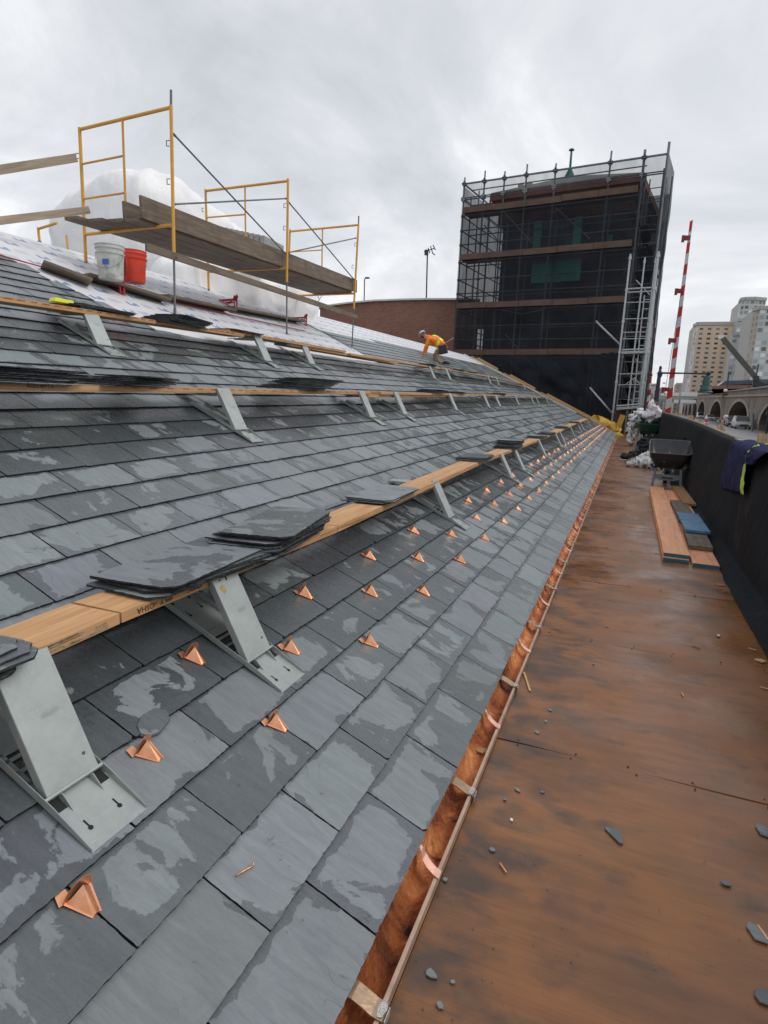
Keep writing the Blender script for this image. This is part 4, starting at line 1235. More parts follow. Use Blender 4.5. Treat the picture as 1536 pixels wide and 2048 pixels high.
mb = MB(); mb.box((0.02, -0.150 * k, 0.17 * k), (0.07 * k, 0.006, 0.055 * k)); mb.build('blue_label', simple('blue_label', (0.05, 0.12, 0.42), 0.5), bw)
brd, k = bucket('bucket', 'bright red plastic bucket beside the white one on the weathered plank', (268, 566), (261, 503), RBk, R(40))
text_mb('Lisbeth', 0.075 * k, Matrix.Translation((-0.10 * k, -0.112 * k, 0.17 * k)) @ Matrix.Rotation(R(-40), 4, 'Z') @ Matrix.Rotation(R(90), 4, 'X') @ Matrix.Rotation(R(90), 4, 'Z'), 0.001).build('handwriting', BLACKH, brd)

# ================================================================ shrink wrapped block behind the roof
def wrap_mat():
    M = Mat('white_shrink_wrap'); c = M.coord()
    base = M.ramp(M.noise(c, 0.8, 4), (0.3, (0.88, 0.88, 0.885)), (0.7, (0.93, 0.93, 0.935)))
    fold = M.noise(M.map(c, scale=(1.0, 1.0, 0.28)), 3.0, 6, 0.6, 1.6)
    f2 = M.noise(M.map(c, scale=(1, 1, 1)), 6.0, 5, 0.65, 2.0)
    base = M.mix(M.ramp(M.noise(c, 1.7, 5, 0.6, 1.0), (0.62, 0.0), (0.72, 0.3)), base, (0.66, 0.63, 0.58))
    b = M.bump(fold, 0.5, 0.08); b = M.bump(f2, 0.15, 0.03, b)
    return M.set(base, 0.6, 0, b, 0.3)
WRAP = wrap_mat()
def soft_block(x0, x1, y0, y1, z0, z1, pinch, name, label, cat, p=3.6, amp=0.10, seed=0, N=34, shape=None):
    mb = MB(); cx, cy, cz = (x0 + x1) / 2, (y0 + y1) / 2, (z0 + z1) / 2
    hx, hy, hz = (x1 - x0) / 2, (y1 - y0) / 2, (z1 - z0) / 2
    bm = bmesh.new(); bmesh.ops.create_cube(bm, size=2); bmesh.ops.subdivide_edges(bm, edges=bm.edges, cuts=N, use_grid_fill=True)
    for v in bm.verts:
        q = v.co; m_ = (abs(q.x) ** p + abs(q.y) ** p + abs(q.z) ** p) ** (1 / p)
        u = q / m_
        k = 1 - pinch * max(0, -u.z) ** 2
        pnt = Vector((cx + u.x * hx * k, cy + u.y * hy * k, cz + u.z * hz))
        nz = mnoise.noise(pnt * 0.7 + Vector((seed, 0, 0))) * amp * 1.6
        ang = math.atan2(u.y * hy, u.x * hx) * 9
        nz += (0.22 - abs(mnoise.noise(Vector((ang * .6, pnt.z * 0.35, seed))))) * amp * 1.1
        nz += (0.2 - abs(mnoise.noise(pnt * 1.6 + Vector((seed, 3, 0))))) * amp * 0.7
        pnt += u * nz
        if shape: pnt = shape(pnt, u)
        v.co = pnt
    me = bpy.data.meshes.new(name); bm.to_mesh(me); bm.free()
    me.materials.append(WRAP); me.polygons.foreach_set('use_smooth', [True] * len(me.polygons))
    c = Vector((cx, cy, z0))
    for v in me.vertices: v.co -= c
    o = bpy.data.objects.new(name, me); COL.objects.link(o); o.location = c
    return tag(o, label, cat)
C_ = on_y(288, 338, 14.0); Lf = on_y(106, 400, 14.0)
far_ = on_x(560, 470, C_.x)
def shp(p, u):
    # the top falls away towards the far end and the left shoulder
    t = (p.y - 14.0) / max(0.1, far_.y - 14.0)
    if u.z > 0: p.z -= max(0, t) * 0.9 * u.z
    s_ = max(0, (C_.x - p.x - 0.5) / (C_.x - Lf.x)); 
    if u.z > 0: p.z -= s_ ** 1.5 * 0.75 * u.z
    return p
print('WRAP', C_, Lf, far_)
soft_block(Lf.x - 0.35, C_.x + 0.45, 13.6, far_.y, 3.2, C_.z + 0.38, 0.25, 'wrapped_block', 'large block wrapped in white shrink film, standing behind the top of the roof', 'wrapped load', amp=0.11, seed=3, shape=shp, p=5.0)
q0, q1 = on_y(330, 520, 12.2), on_y(470, 590, 12.2)
soft_block(-9.9, -8.2, 10.2, 16.4, 3.2, on_y(400, 520, 12.5).z, 0.0, 'tarpaulin_heap', 'low heap under a crumpled white tarpaulin, in front of the wrapped block', 'tarpaulin', p=2.6, amp=0.16, seed=9, N=40)

# ================================================================ curved brick building, antenna, bare shrub
def brick_mat():
    M = Mat('red_brick'); uv = M.coord('UV')
    x = M.n('ShaderNodeTexBrick'); M.L(uv, x.inputs['Vector'])
    x.inputs['Color1'].default_value = (0.25, 0.105, 0.068, 1); x.inputs['Color2'].default_value = (0.31, 0.145, 0.098, 1); x.inputs['Mortar'].default_value = (0.30, 0.22, 0.18, 1)
    x.inputs['Scale'].default_value = 1; x.inputs['Brick Width'].default_value = 0.40; x.inputs['Row Height'].default_value = 0.15; x.inputs['Mortar Size'].default_value = 0.012
    v = M.ramp(M.noise(uv, 0.25, 5, 0.6), (0.3, (0.82, 0.82, 0.82)), (0.7, (1.1, 1.1, 1.1)))
    return M.set(M.mix(1.0, x.outputs[0], v, 'MULTIPLY'), 0.85)
BRICK = brick_mat()
top = [on_z(x, y, 11.0) for x, y in ((640, 614), (665, 609), (700, 604.5), (750, 600), (800, 598), (850, 597), (917, 597), (960, 598.5))]
cb_ = thing('curved_brick_building', 'curved red brick building with pale coping, left of the scaffolded tower', 'building', (top[0].x, top[0].y, 0))
mb = MB(); u_ = 0
cols = [(top[0] + Vector((-3, 14, 0)))] + top
us = [0]
for a, b in zip(cols, cols[1:]): us.append(us[-1] + (b - a).length)
o_ = Vector((top[0].x, top[0].y, 0))
for i in range(len(cols) - 1):
    a, b = cols[i], cols[i + 1]
    mb.add([(a.x, a.y, -0.5), (b.x, b.y, -0.5), (b.x, b.y, 10.85), (a.x, a.y, 10.85)], [(0, 1, 2, 3)])
    mb.uv += [us[i], 0, us[i + 1], 0, us[i + 1], 11, us[i], 11]
mb.v = [v - o_ for v in mb.v]; mb.build('wall', BRICK, cb_)
mb = MB()
for a, b in zip(cols, cols[1:]): mb.bar(Vector((a.x, a.y, 10.93)) - o_, Vector((b.x, b.y, 10.93)) - o_, 0.5, 0.15)
mb.build('coping', WHITEP, cb_)
mb = MB(); n = len(cols)
mb.add([Vector((c.x, c.y, 10.8)) - o_ for c in cols] + [Vector((c.x + 2, c.y + 22, 10.8)) - o_ for c in cols[::-1]], [list(range(2 * n))])
mb.build('roof', bpy.data.materials['grey_membrane'], cb_)
an = thing('roof_antenna', 'thin television antenna on a mast above the curved brick wall', 'antenna', on_y(853, 596, 60))
A0 = on_y(853, 596, 60); 
mb = MB(); mb.tube([(0, 0, -0.5), on_y(855, 500, 60) - A0], 0.07, 6); mb.build('mast', DARKM, an)
mb = MB()
for a, b in (((848, 503), (868, 497)), ((850, 500), (850, 508)), ((861, 492), (866, 508)), ((866, 490), (871, 500)), ((856, 496), (860, 506)), ((866, 507), (870, 510))):
    mb.tube([on_y(*a, 60) - A0, on_y(*b, 60) - A0], 0.05, 5)
mb.box(on_y(853, 505, 60) - A0, (0.35, 0.2, 0.5))
mb.build('aerial', DARKM, an)
# small bare shrub crown showing above the roof
def bare_tree(name, label, base, h, spread, seed, mat, depth=5, r0=0.12):
    root = thing(name, label, 'tree', base)
    r = random.Random(seed); tk = MB(); tw = MB()
    def grow(p, d, l, rad, k):
        q = p + d * l
        (tk if k > depth - 2 else tw).tube([p, (p + q) / 2 + Vector((r.uniform(-.05, .05), r.uniform(-.05, .05), 0)) * l, q], [rad, rad * .85, rad * .7], 5, cap=False)
        if k == 0: return
        for i in range(r.choice([2, 3, 3])):
            nd = (d + Vector((r.uniform(-1, 1), r.uniform(-1, 1), r.uniform(-0.25, 0.7))) * spread).normalized()
            grow(q, nd, l * r.uniform(0.62, 0.85), rad * 0.62, k - 1)
    grow(Vector((0, 0, 0)), Vector((0, 0, 1)), h * 0.3, r0, depth)
    tk.build('trunk', mat, root, smooth=True); tw.build('twigs', mat, root)
    return root
BARK = simple('bare_bark', (0.16, 0.135, 0.125), 0.9, 0, 0.2, 3)
b0 = on_y(615, 600, 50)
bare_tree('bare_tree', 'leafless tree top showing over the roof between scaffold legs', (b0.x, 50, b0.z - 7.3), 9.5, 0.75, 4, BARK, 7, 0.2)
b0 = on_y(588, 604, 54)
bare_tree('bare_tree', 'smaller leafless tree top left of the other, behind the middle scaffold leg', (b0.x, 54, b0.z - 7.5), 8.5, 0.75, 9, BARK, 6, 0.2)
pl_ = thing('distant_lamp_post', 'slim distant lamp post rising behind the farthest scaffold frame', 'street lamp', on_y(731, 600, 75))
A0 = on_y(731, 600, 75)
mb = MB(); mb.tube([(0, 0, -10), on_y(729, 560, 75) - A0, on_y(731, 555, 75) - A0, on_y(735, 555, 75) - A0], 0.07, 6); mb.build('pole', DARKM, pl_)
mb = MB(); mb.box(on_y(735, 556, 75) - A0, (0.5, 0.3, 0.15)); mb.build('lamp_head', DARKM, pl_)
# ================================================================ scaffolded tower
YC = 47.0
CN = on_y(1289, 312, YC)
U = Vector((-math.cos(R(8.4)), math.sin(R(8.4)), 0)); NB = Vector((U.y, -U.x, 0)) * 1.0     # U to the left along the face; NB into the depth
if NB.y < 0: NB = -NB
FN = Vector((-NB.x, -NB.y, 0))
def face(px, py, d=0.0): return on_plane(px, py, CN + NB * d, FN)
def fu(px, py): return (face(px, py) - CN).dot(U)
def FP(u, d, z): return Vector((CN.x, CN.y, 0)) + U * u + NB * d + Vector((0, 0, z))
ZT = CN.z
WL = fu(929, 372); WR = fu(1338, 305)
print('TOWER', ZT, WL, WR, [face(*p).z for p in ((929, 372), (1338, 305), (1276, 379), (928, 422), (1270, 486), (1248, 598), (1235, 703))])
brick_t = simple('tower_brick', (0.085, 0.058, 0.055), 0.9, 0, 0.25, 1.2)
tw = thing('brick_tower', 'square brick tower with green panels and hipped roof inside black scaffold netting', 'building', FP(0, 2, 0))
TM = tw.matrix_world.inverted()
def tp(mb, name, mat, par=None, **kw):
    mb.v = [TM @ v for v in mb.v]
    return mb.build(name, mat, par or tw, **kw)
def fbox(mb, u0, u1, d0, d1, z0, z1, mi=0):
    mb.add([FP(u, d, z) for z in (z0, z1) for u, d in ((u0, d0), (u1, d0), (u1, d1), (u0, d1))], [(0, 1, 2, 3), (7, 6, 5, 4), (0, 4, 5, 1), (1, 5, 6, 2), (2, 6, 7, 3), (3, 7, 4, 0)], mi)
DB = 2.0
ub0, ub1 = 0.8, fu(985, 500) ; zc = face(1276, 372).z
mb = MB(); fbox(mb, ub0 + .3, ub1, DB, DB + 11, -0.5, zc - 1.0); tp(mb, 'wall', brick_t)
CORN = simple('terracotta_cornice', (0.23, 0.095, 0.06), 0.8, 0, 0.2, 1)
zr = face(1276, 347, 1.2).z
for k, (o0, z0, z1) in enumerate(((0.9, zr - 0.55, zr), (0.6, zr - 1.3, zr - 0.55), (0.35, zr - 2.2, zr - 1.3))):
    mb = MB(); fbox(mb, ub0 - o0 + 0.2, ub1 + o0, DB - o0, DB + 11 + o0, z0, z1); tp(mb, 'cornice', CORN)
ap = on_plane(1139, 352, FP(0, DB + 5.5, 0), FN)
rc = [FP(ub0 - 0.7, DB - 0.9, zr), FP(ub1 + 0.9, DB - 0.9, zr), FP(ub1 + 0.9, DB + 12, zr), FP(ub0 - 0.7, DB + 12, zr)]
apz = ap.z; apx = (rc[0] + rc[2]) / 2; apx = Vector((ap.x, ap.y, apz))
mb = MB(); mb.add(rc + [apx], [(0, 1, 4), (1, 2, 4), (2, 3, 4), (3, 0, 4), (3, 2, 1, 0)])
tp(mb, 'hipped_roof', simple('patina_slate', (0.10, 0.12, 0.11), 0.7, 0, 0.2, 0.6))
mb = MB()
f1 = on_plane(1143, 302, FP(0, DB + 5.5, 0), FN)
mb.tube([apx - Vector((0, 0, .3)), apx + Vector((0, 0, 0.5)), apx + (f1 - apx) * 0.3, f1], [0.55, 0.15, 0.10, 0.08], 8)
mb.lathe([(0.0, 0.2), (0.18, 0.15), (0.24, 0.05), (0.10, 0.0)], 8, Matrix.Translation(f1), cap=False)
tp(mb, 'finial', GREENM)
mb = MB()
for px in (1041, 1058):
    q = face(px, 372, 3.5); u = (q - CN).dot(U); fbox(mb, u - .22, u + .22, 3.5, 4.2, zr - .2, zr + 1.2)
tp(mb, 'chimney', simple('pale_vent', (0.42, 0.38, 0.34), 0.8))
GRN = simple('green_bay_paint', (0.10, 0.48, 0.37), 0.6, 0, 0.15, 1)
for a, b in (((1070, 438), (1080, 505)), ((1150, 430), (1160, 492)), ((1215, 470), (1222, 500))):
    p, q = face(*a, DB - .2), face(*b, DB - .2); mb = MB()
    fbox(mb, (q - CN).dot(U), (p - CN).dot(U), DB - 0.25, DB + .02, q.z, p.z); tp(mb, 'green_pilaster', GRN)
p, q = face(1066, 528, DB - .2), face(1160, 562, DB - .2); mb = MB()
fbox(mb, (q - CN).dot(U), (p - CN).dot(U), DB - 0.4, DB + .02, q.z, p.z + .2); tp(mb, 'bay_panel', GRN)
for k in range(3):
    p, q = face(1082 + k * 27, 443, DB), face(1104 + k * 27, 500, DB); mb = MB()
    fbox(mb, (q - CN).dot(U), (p - CN).dot(U), DB - .1, DB + .02, q.z, p.z); tp(mb, 'window', simple('dark_glass', (0.02, 0.025, 0.03), 0.15))
# ---- scaffold round the tower
sc_ = thing('tower_scaffold', 'tall tube scaffold with plank lifts wrapped in black netting around the brick tower', 'scaffold', FP(0, 0, 0))
TM2 = sc_.matrix_world.inverted()
def spart(mb, name, mat, **kw):
    mb.v = [TM2 @ v for v in mb.v]; return mb.build(name, mat, sc_, **kw)
TUBE_G = simple('scaffold_tube', (0.19, 0.205, 0.225), 0.55, 0.2, 0.2, 3)
pu = [fu(x, y) for x, y in ((929, 372), (969, 366), (1009, 359), (1053, 352), (1111, 343), (1221, 325), (1289, 313))] + [WR + 0.05]
levels = [face(1276, 383).z, face(1270, 490).z, face(1248, 602).z, face(1235, 707).z]
LZ = [levels[0] + 2.35] + levels
for i, u in enumerate(pu):
    z1 = ZT + 0.38 + (0.25 if i % 2 else 0)
    mb = MB(); mb.tube([FP(u, 0, -0.5), FP(u, 0, z1)], 0.062 if i < 6 else 0.085, 8); spart(mb, 'standard', TUBE_G, smooth=True, auto=40)
    if i < 7:
        mb = MB(); mb.tube([FP(u, 1.45, -0.5), FP(u, 1.45, ZT - .6)], 0.06, 8); spart(mb, 'inner_standard', TUBE_G, smooth=True, auto=40)
# ledgers with couplers
rail_z = [ZT - 0.12, ZT - 1.25] 
for z in levels: rail_z += [z + 2.1, z + 1.05, z - 0.25]
rail_z = sorted(set(round(z, 2) for z in rail_z if z < ZT))
r = random.Random(2)
for z in rail_z:
    uu0 = pu[0]; uu1 = pu[-1] if z > ZT - 1.3 else pu[6]
    mb = MB(); mb.tube([FP(uu0, -0.06, z), FP(uu1, -0.06, z)], 0.045, 6); spart(mb, 'ledger', TUBE_G, smooth=True, auto=40)
    cp = MB()
    for u in pu[:7]:
        cp.box(FP(u, 0.03, z), (0.24, 0.2, 0.16))
        if z > ZT - 1.4: cp.box(FP(u, -0.05, z), (0.34, 0.24, 0.10)); cp.box(FP(u, -.05, z), (.14, .2, .34))
    spart(cp, 'coupler_row', TUBE_G)['kind'] = 'stuff'
for z in rail_z[::2]:
    mb = MB(); mb.tube([FP(pu[0], 1.45, z), FP(pu[6], 1.45, z)], 0.045, 6); spart(mb, 'ledger', TUBE_G)
for k, z in enumerate(levels):
    # planks of each lift with a toe board on the outside
    mb = MB(); fbox(mb, pu[6] + 0.1, pu[0] - 0.05, 0.05, 1.5, z - 0.06, z); spart(mb, 'lift_deck', DECKWOOD)
    mb = MB()
    n = 5; 
    for i in range(n):
        a = pu[6] + 0.15 + (pu[0] - 0.2 - pu[6]) * i / n; b = pu[6] + 0.15 + (pu[0] - 0.2 - pu[6]) * (i + 1) / n - 0.03
        dz = r.uniform(-0.03, 0.03); fbox(mb, a, b, -0.30, -0.24, z - 0.12 + dz, z + 0.30 + dz)
    spart(mb, 'toe_board', simple('brown_toe_board', (0.100, 0.060, 0.040), 0.7, 0, 0.25, 0.8))
for (a, b) in (((1009, 425), (1070, 492)), ((1111, 415), (1180, 478)), ((1125, 345 + 70), (1100, 430)), ((985, 515), (1000, 537)), ((968, 450), (995, 480)), ((1010, 668), (1082, 748)), ((1095, 712), (1160, 780)), ((1045, 705), (1080, 750)), ((1190, 705), (1212, 745)), ((1000, 620), (1046, 628)), ((1046, 628), (1090, 618))):
    p, q = face(*a, -.1), face(*b, -.1); mb = MB(); mb.tube([p, q], 0.045, 6); spart(mb, 'diagonal_brace', TUBE_G)
for (a, b) in (((1192, 642), (1240, 690)), ((1180, 775), (1228, 832))):
    p, q = face(*a, -.75), face(*b, -.75); mb = MB(); mb.tube([p, q], 0.07, 8); spart(mb, 'raking_tube', ALU, smooth=True)
# left return
for d in (3.0, 5.5, 8, 10.5):
    mb = MB(); mb.tube([FP(pu[0], d, -0.5), FP(pu[0], d, ZT + .3)], 0.06, 6); spart(mb, 'standard', TUBE_G)
for z in rail_z:
    mb = MB(); mb.tube([FP(pu[0], 0, z), FP(pu[0], 12, z)], 0.045, 6); spart(mb, 'ledger', TUBE_G)
# stair bay at the right
ur, ul = WR + 0.05, pu[6]
zz = ZT - 1.6; k = 0
sb = MB(); rl = MB()
zs = [ZT - 4.2]
while zs[-1] > 2: zs.append(zs[-1] - 1.45)
BLK = simple('stair_black', (0.05, 0.052, 0.055), 0.8, 0, 0.2, 1)  # near-black boards for landings and flights
for i, z in enumerate(zs):
    if i % 3 == 2:
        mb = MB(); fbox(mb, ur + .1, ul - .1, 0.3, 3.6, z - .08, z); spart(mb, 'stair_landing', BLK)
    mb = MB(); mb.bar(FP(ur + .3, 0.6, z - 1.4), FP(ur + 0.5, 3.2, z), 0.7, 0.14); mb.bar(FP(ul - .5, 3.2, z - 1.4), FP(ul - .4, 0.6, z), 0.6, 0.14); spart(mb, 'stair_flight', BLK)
for i in range(22):
    z = ZT - 1.2 - i * 0.87
    mb = MB(); mb.tube([FP(ur, 0.05, z), FP(ul, 0.05, z)], 0.03, 6); 
    if i % 2: mb.tube([FP(ur, 3.4, z + .3), FP(ul, 3.4, z + .3)], 0.03, 6)
    spart(mb, 'stair_guard_rail', TUBE_G)
for u, d in ((ur, 3.4), (ul, 3.4), ((ur + ul) / 2 - .35, 3.4), (ur + .35, 1.6)):
    mb = MB(); mb.tube([FP(u, d, -0.5), FP(u, d, ZT - .4)], 0.055, 6); spart(mb, 'standard', TUBE_G)

# ---- netting
def net_mat(name, alpha, col=(0.014, 0.017, 0.022)):
    M = Mat(name); c = M.coord()
    f = M.noise(M.map(c, scale=(0.5, 0.5, 0.16)), 1.5, 5, 0.6, 0.8)
    a = M.ramp(f, (0.3, alpha - 0.10), (0.7, min(0.97, alpha + 0.10)))
    xs = M.sep(c)
    col2 = M.ramp(M.noise(c, 0.5, 3), (0.3, col), (0.7, tuple(x * 2.0 for x in col)))
    M.set(col2, 0.85, 0, None, 0.15, a)
    return M.m
NET = net_mat('black_debris_net', 0.61)
NETD = net_mat('dense_black_net', 0.80)
NETS = net_mat('light_net', 0.42)
def net(name, u0, u1, d0, d1, z0, z1, mat, amp=0.1, seed=0, nu=70, nz=60, warp=None):
    mb = MB()
    for j in range(nz + 1):
        for i in range(nu + 1):
            t, s_ = i / nu, j / nz
            u = u0 + (u1 - u0) * t; d = d0 + (d1 - d0) * t; z = z0 + (z1 - z0) * s_
            f = mnoise.noise(Vector((t * 9 + s_ * 3, s_ * 2.0, seed))) * amp + mnoise.noise(Vector((t * 26 + s_ * 6, s_ * 5, seed))) * amp * 0.4
            f *= 1 - s_ ** 4
            p = FP(u, d - (abs(f) if abs(u1 - u0) > abs(d1 - d0) else 0), z)
            if abs(u1 - u0) <= abs(d1 - d0): p = FP(u - abs(f), d, z)
            if warp: p = warp(p, t, s_)
            mb.v.append(p)
    for j in range(nz):
        for i in range(nu):
            a = j * (nu + 1) + i
            mb.f.append([a, a + 1, a + nu + 2, a + nu + 1]); mb.mi.append(0)
    return spart(mb, name, mat, smooth=True)
net('front_net', pu[0] + .05, pu[6], -0.14, -0.14, levels[0] - 0.1, ZT - 0.15, NETS, 0.06, 1)
net('front_net', pu[0] + .05, pu[6], -0.16, -0.16, levels[3] + 0.1, levels[0] - 0.1, NET, 0.16, 2)
net('bay_net', pu[6], ur, -0.16, -0.16, levels[2] - 2, ZT - 0.15, NETS, 0.06, 21, 14, 40)
net('front_net', pu[0] + .05, pu[6], -0.18, -0.30, -0.4, levels[3] + 0.1, NETD, 0.9, 3, 90, 60)
net('side_net', pu[0] + .1, pu[0] + .1, 0.0, 12.5, 2, ZT - 0.2, NET, 0.5, 4)
net('side_net', ur - .08, ur - .08, 0.0, 3.6, 1.0, ZT - 0.1, NETD, 0.22, 5, 30, 50)
net('side_net', ul + .15, ul + .15, 1.5, 13, 1.0, levels[0] + 1.0, NETD, 0.2, 11, 30, 30)
net('back_net', ul, pu[0], 13.2, 13.2, 0, levels[0] + 1.5, NET, 0.3, 6, 30, 30)
net('side_net', pu[0] + .1, pu[0] + .1, 0.0, 12.5, 0.0, 2.0, NETD, 0.1, 14, 20, 6)
mb = MB(); fbox(mb, ub1 + .2, pu[0] - .4, DB + 3, DB + 8, -0.5, levels[2] - .5); tp(mb, 'low_annex', brick_t)
net('back_net', ur, ul, 3.6, 3.6, levels[1] - 1.0, levels[0] + 0.7, NETD, 0.2, 7, 12, 30)
net('back_net', ur, ul, 3.6, 3.6, levels[2] - 0.9, levels[1] - 3.0, NETD, 0.2, 8, 12, 30)
# inner gauze between the lifts and the wall: keeps the inside dark


# ================================================================ aluminium ladder tower at the end of the walkway
YL = 43.6
lt = thing('ladder_tower', 'bare aluminium access tower with ladders and platforms at the end of the walkway', 'access tower', (on_y(1250, 866, YL).x, YL, 0))
LM_ = lt.matrix_world.inverted()
def lp(mb, name, mat=ALU, **kw):
    mb.v = [LM_ @ v for v in mb.v]; return mb.build(name, mat, lt, **kw)
def ly(x, y, d=0.0): return on_y(x, y, YL + d)
posts = [((1261, 508), (1226, 868), 0.06, 0), ((1317, 503), (1278, 868), 0.085, 0), ((1290, 515), (1252, 868), 0.05, 1.4), ((1312, 515), (1281, 868), 0.05, 1.4)]
for a, b, r_, d in posts:
    mb = MB(); p = ly(*a, d); mb.tube([Vector((p.x, p.y, 0)), p], r_, 8)
    for k in range(6): 
        z = p.z * (0.12 + 0.17 * k); mb.tube([(p.x, p.y, z), (p.x, p.y, z + 0.18)], r_ * 1.5, 8)
    lp(mb, 'post', smooth=True, auto=40)
for y0, y1, x0, x1 in ((578, 575, 1254, 1309), (700, 698, 1243, 1296), (812, 808, 1233, 1283)):
    mb = MB(); mb.tube([ly(x0, y0), ly(x1, y1)], 0.055, 8); mb.tube([ly(x0, y0 + 7), ly(x1, y1 + 7)], 0.045, 8)
    if y0 > 600:
        a, b = ly(x0, y0 + 3), ly(x1, y1 + 3); mb.add([a, b, b + Vector((0, 1.4, 0)), a + Vector((0, 1.4, 0)), a - Vector((0, 0, .07)), b - Vector((0, 0, .07)), b + Vector((0, 1.4, -.07)), a + Vector((0, 1.4, -.07))], [(0, 1, 2, 3), (7, 6, 5, 4), (0, 4, 5, 1), (1, 5, 6, 2), (2, 6, 7, 3), (3, 7, 4, 0)])
    lp(mb, 'platform')
for y in (605, 638, 665, 678, 748, 770):
    x0 = 1261 - (y - 508) * 0.0975; mb = MB(); mb.tube([ly(x0, y), ly(x0 + 50, y - 1)], 0.03, 6); lp(mb, 'guard_rail')
for (xa, ya, xb, yb) in ((1289, 590, 1277, 700), (1278, 695, 1266, 812), (1268, 790, 1257, 868)):
    mb = MB(); p, q = ly(xa, ya, .5), ly(xb, yb, .5); off = Vector((0.62, 0, 0))
    mb.tube([p, q], 0.04, 6); mb.tube([p + off, q + off], 0.04, 6); lp(mb, 'ladder_rail')
    mb = MB()
    for k in range(6):
        c = p + (q - p) * (k + .5) / 6; mb.tube([c, c + off], 0.028, 6)
    lp(mb, 'ladder_rung')
mb = MB(); mb.tube([ly(1272, 560), ly(1300, 590)], 0.03, 6); mb.tube([ly(1250, 770), ly(1270, 755), ly(1280, 770)], 0.03, 6); mb.tube([ly(1283, 742), ly(1283, 812)], .03, 6); lp(mb, 'brace')
mb = MB(); c = (ly(1240, 866).x, YL + 1.2, 0.9); 
pier = simple('old_brown_masonry', (0.10, 0.075, 0.06), 0.9, 0, 0.3, 2)
mb.box((-0.15, 45.6, 0.9), (1.9, 0.9, 1.9)); 
tag(mb.build('masonry_pier', pier), 'low brown masonry pier behind the foot of the ladder tower', 'pier')
mb = MB(); a = on_y(1231, 868, 42.9); b = on_y(1246, 830, 42.9)
mb.bar(a, b, 0.34, 0.12, up=(0, 1, 0)); 
c = a.copy(); mb.v = [v - c for v in mb.v]; o = mb.build('raking_timber', simple('yellow_timber', (0.58, 0.33, 0.05), 0.6, 0, 0.2, 3)); o.location = c
tag(o, 'short yellow timber leaning at the far corner of the roof', 'timber')
# ================================================================ parapet with black membrane
def hz(y):
    pts = [(-2, 1.23), (4.7, 1.23), (7.7, 1.28), (11.2, 1.333), (14.2, 1.404), (17.8, 1.463), (23.7, 1.52), (34, 1.617), (47, 1.66)]
    for a, b in zip(pts, pts[1:]):
        if a[0] <= y <= b[0]: return a[1] + (b[1] - a[1]) * (y - a[0]) / (b[0] - a[0])
    return 1.68
def membrane_mat():
    M = Mat('black_membrane'); c = M.coord()
    k = M.noise(c, 1.2, 5, 0.6, 0.5)
    col = M.ramp(k, (0.3, (0.011, 0.012, 0.014)), (0.7, (0.022, 0.024, 0.028)))
    d = M.ramp(M.noise(M.map(c, scale=(1, 1, 0.4)), 1.6, 5, 0.65, 1), (0.55, 0.0), (0.75, 0.7))
    col = M.mix(d, col, (0.050, 0.045, 0.042))
    sp_ = M.ramp(M.noise(c, 60, 2), (0.78, 0.0), (0.80, 0.35))
    col = M.mix(sp_, col, (0.15, 0.15, 0.15))
    b = M.bump(M.noise(M.map(c, scale=(1, 1.3, 0.5)), 2.2, 5, 0.55, 1.4), 0.8, 0.06)
    b = M.bump(M.noise(c, 150, 2), 0.3, 0.002, b)
    return M.set(col, M.ramp(k, (0.3, 0.75), (0.7, 0.95)), 0, b, 0.12)
MEMB = membrane_mat()
pw = thing('parapet_wall', 'long waist high parapet wrapped in black membrane along the right side of the walkway', 'wall', (1.28, 5, 0))
PM = pw.matrix_world.inverted()
def pp(mb, name, mat, **kw):
    mb.v = [PM @ v for v in mb.v]; return mb.build(name, mat, pw, **kw)
mb = MB(); NYp, NZ = 220, 26
for i in range(NYp + 1):
    y = -1 + 49 * (i / NYp) ** 1.35
    H_ = hz(y)
    prof = []
    for j in range(NZ + 1):
        t = j / NZ
        if t < 0.16:        # flap that runs out on to the floor then turns up
            k = t / 0.16; x = 1.10 + 0.18 * k; z = 0.006 + 0.055 * math.sin(k * math.pi / 2)
            
        elif t < 0.93:
            k = (t - 0.16) / 0.77; x = 1.28 + 0.14 * k; z = 0.061 + (H_ - 0.061) * k
        else:
            k = (t - 0.93) / 0.07; x = 1.42 + 0.17 * k; z = H_ + 0.012 * math.sin(k * math.pi)
        n_ = mnoise.noise(Vector((y * 0.9, z * 2.2, 2))) * 0.018 + mnoise.noise(Vector((y * 2.4, z * 5, 7))) * 0.008
        if t < 0.3: n_ += mnoise.noise(Vector((y * 3, t * 12, 1))) * 0.012
        mb.v.append(Vector((x - n_, y, max(0.004, z + n_ * 0.6 * (1 if 0.02 < t < 0.93 else 0.3)))))
for i in range(NYp):
    for j in range(NZ):
        a = i * (NZ + 1) + j
        mb.f.append([a, a + 1, a + NZ + 2, a + NZ + 1]); mb.mi.append(0)
pp(mb, 'membrane', MEMB, smooth=True)
mb = MB()
for i in range(60):
    y0, y1 = -1 + 49 * i / 60, -1 + 49 * (i + 1) / 60
    z0, z1 = hz(y0) - 0.03, hz(y1) - 0.03
    mb.add([(1.46, y0, -.4), (1.575, y0, -.4), (1.575, y0, z0), (1.46, y0, z0), (1.46, y1, -.4), (1.575, y1, -.4), (1.575, y1, z1), (1.46, y1, z1)], [(1, 2, 6, 5), (2, 3, 7, 6), (3, 0, 4, 7)])
pp(mb, 'wall_core', simple('concrete_core', (0.25, 0.24, 0.22), 0.9, 0, 0.15, 2))
mb = MB(); mb.bar((1.53, 2, hz(2) + .008), (1.53, 10.2, hz(10.2) + .012), 0.09, 0.022); pp(mb, 'capping_strip', simple('grey_capping', (0.22, 0.22, 0.22), 0.6, 0, 0.2, 3))
mb = MB()
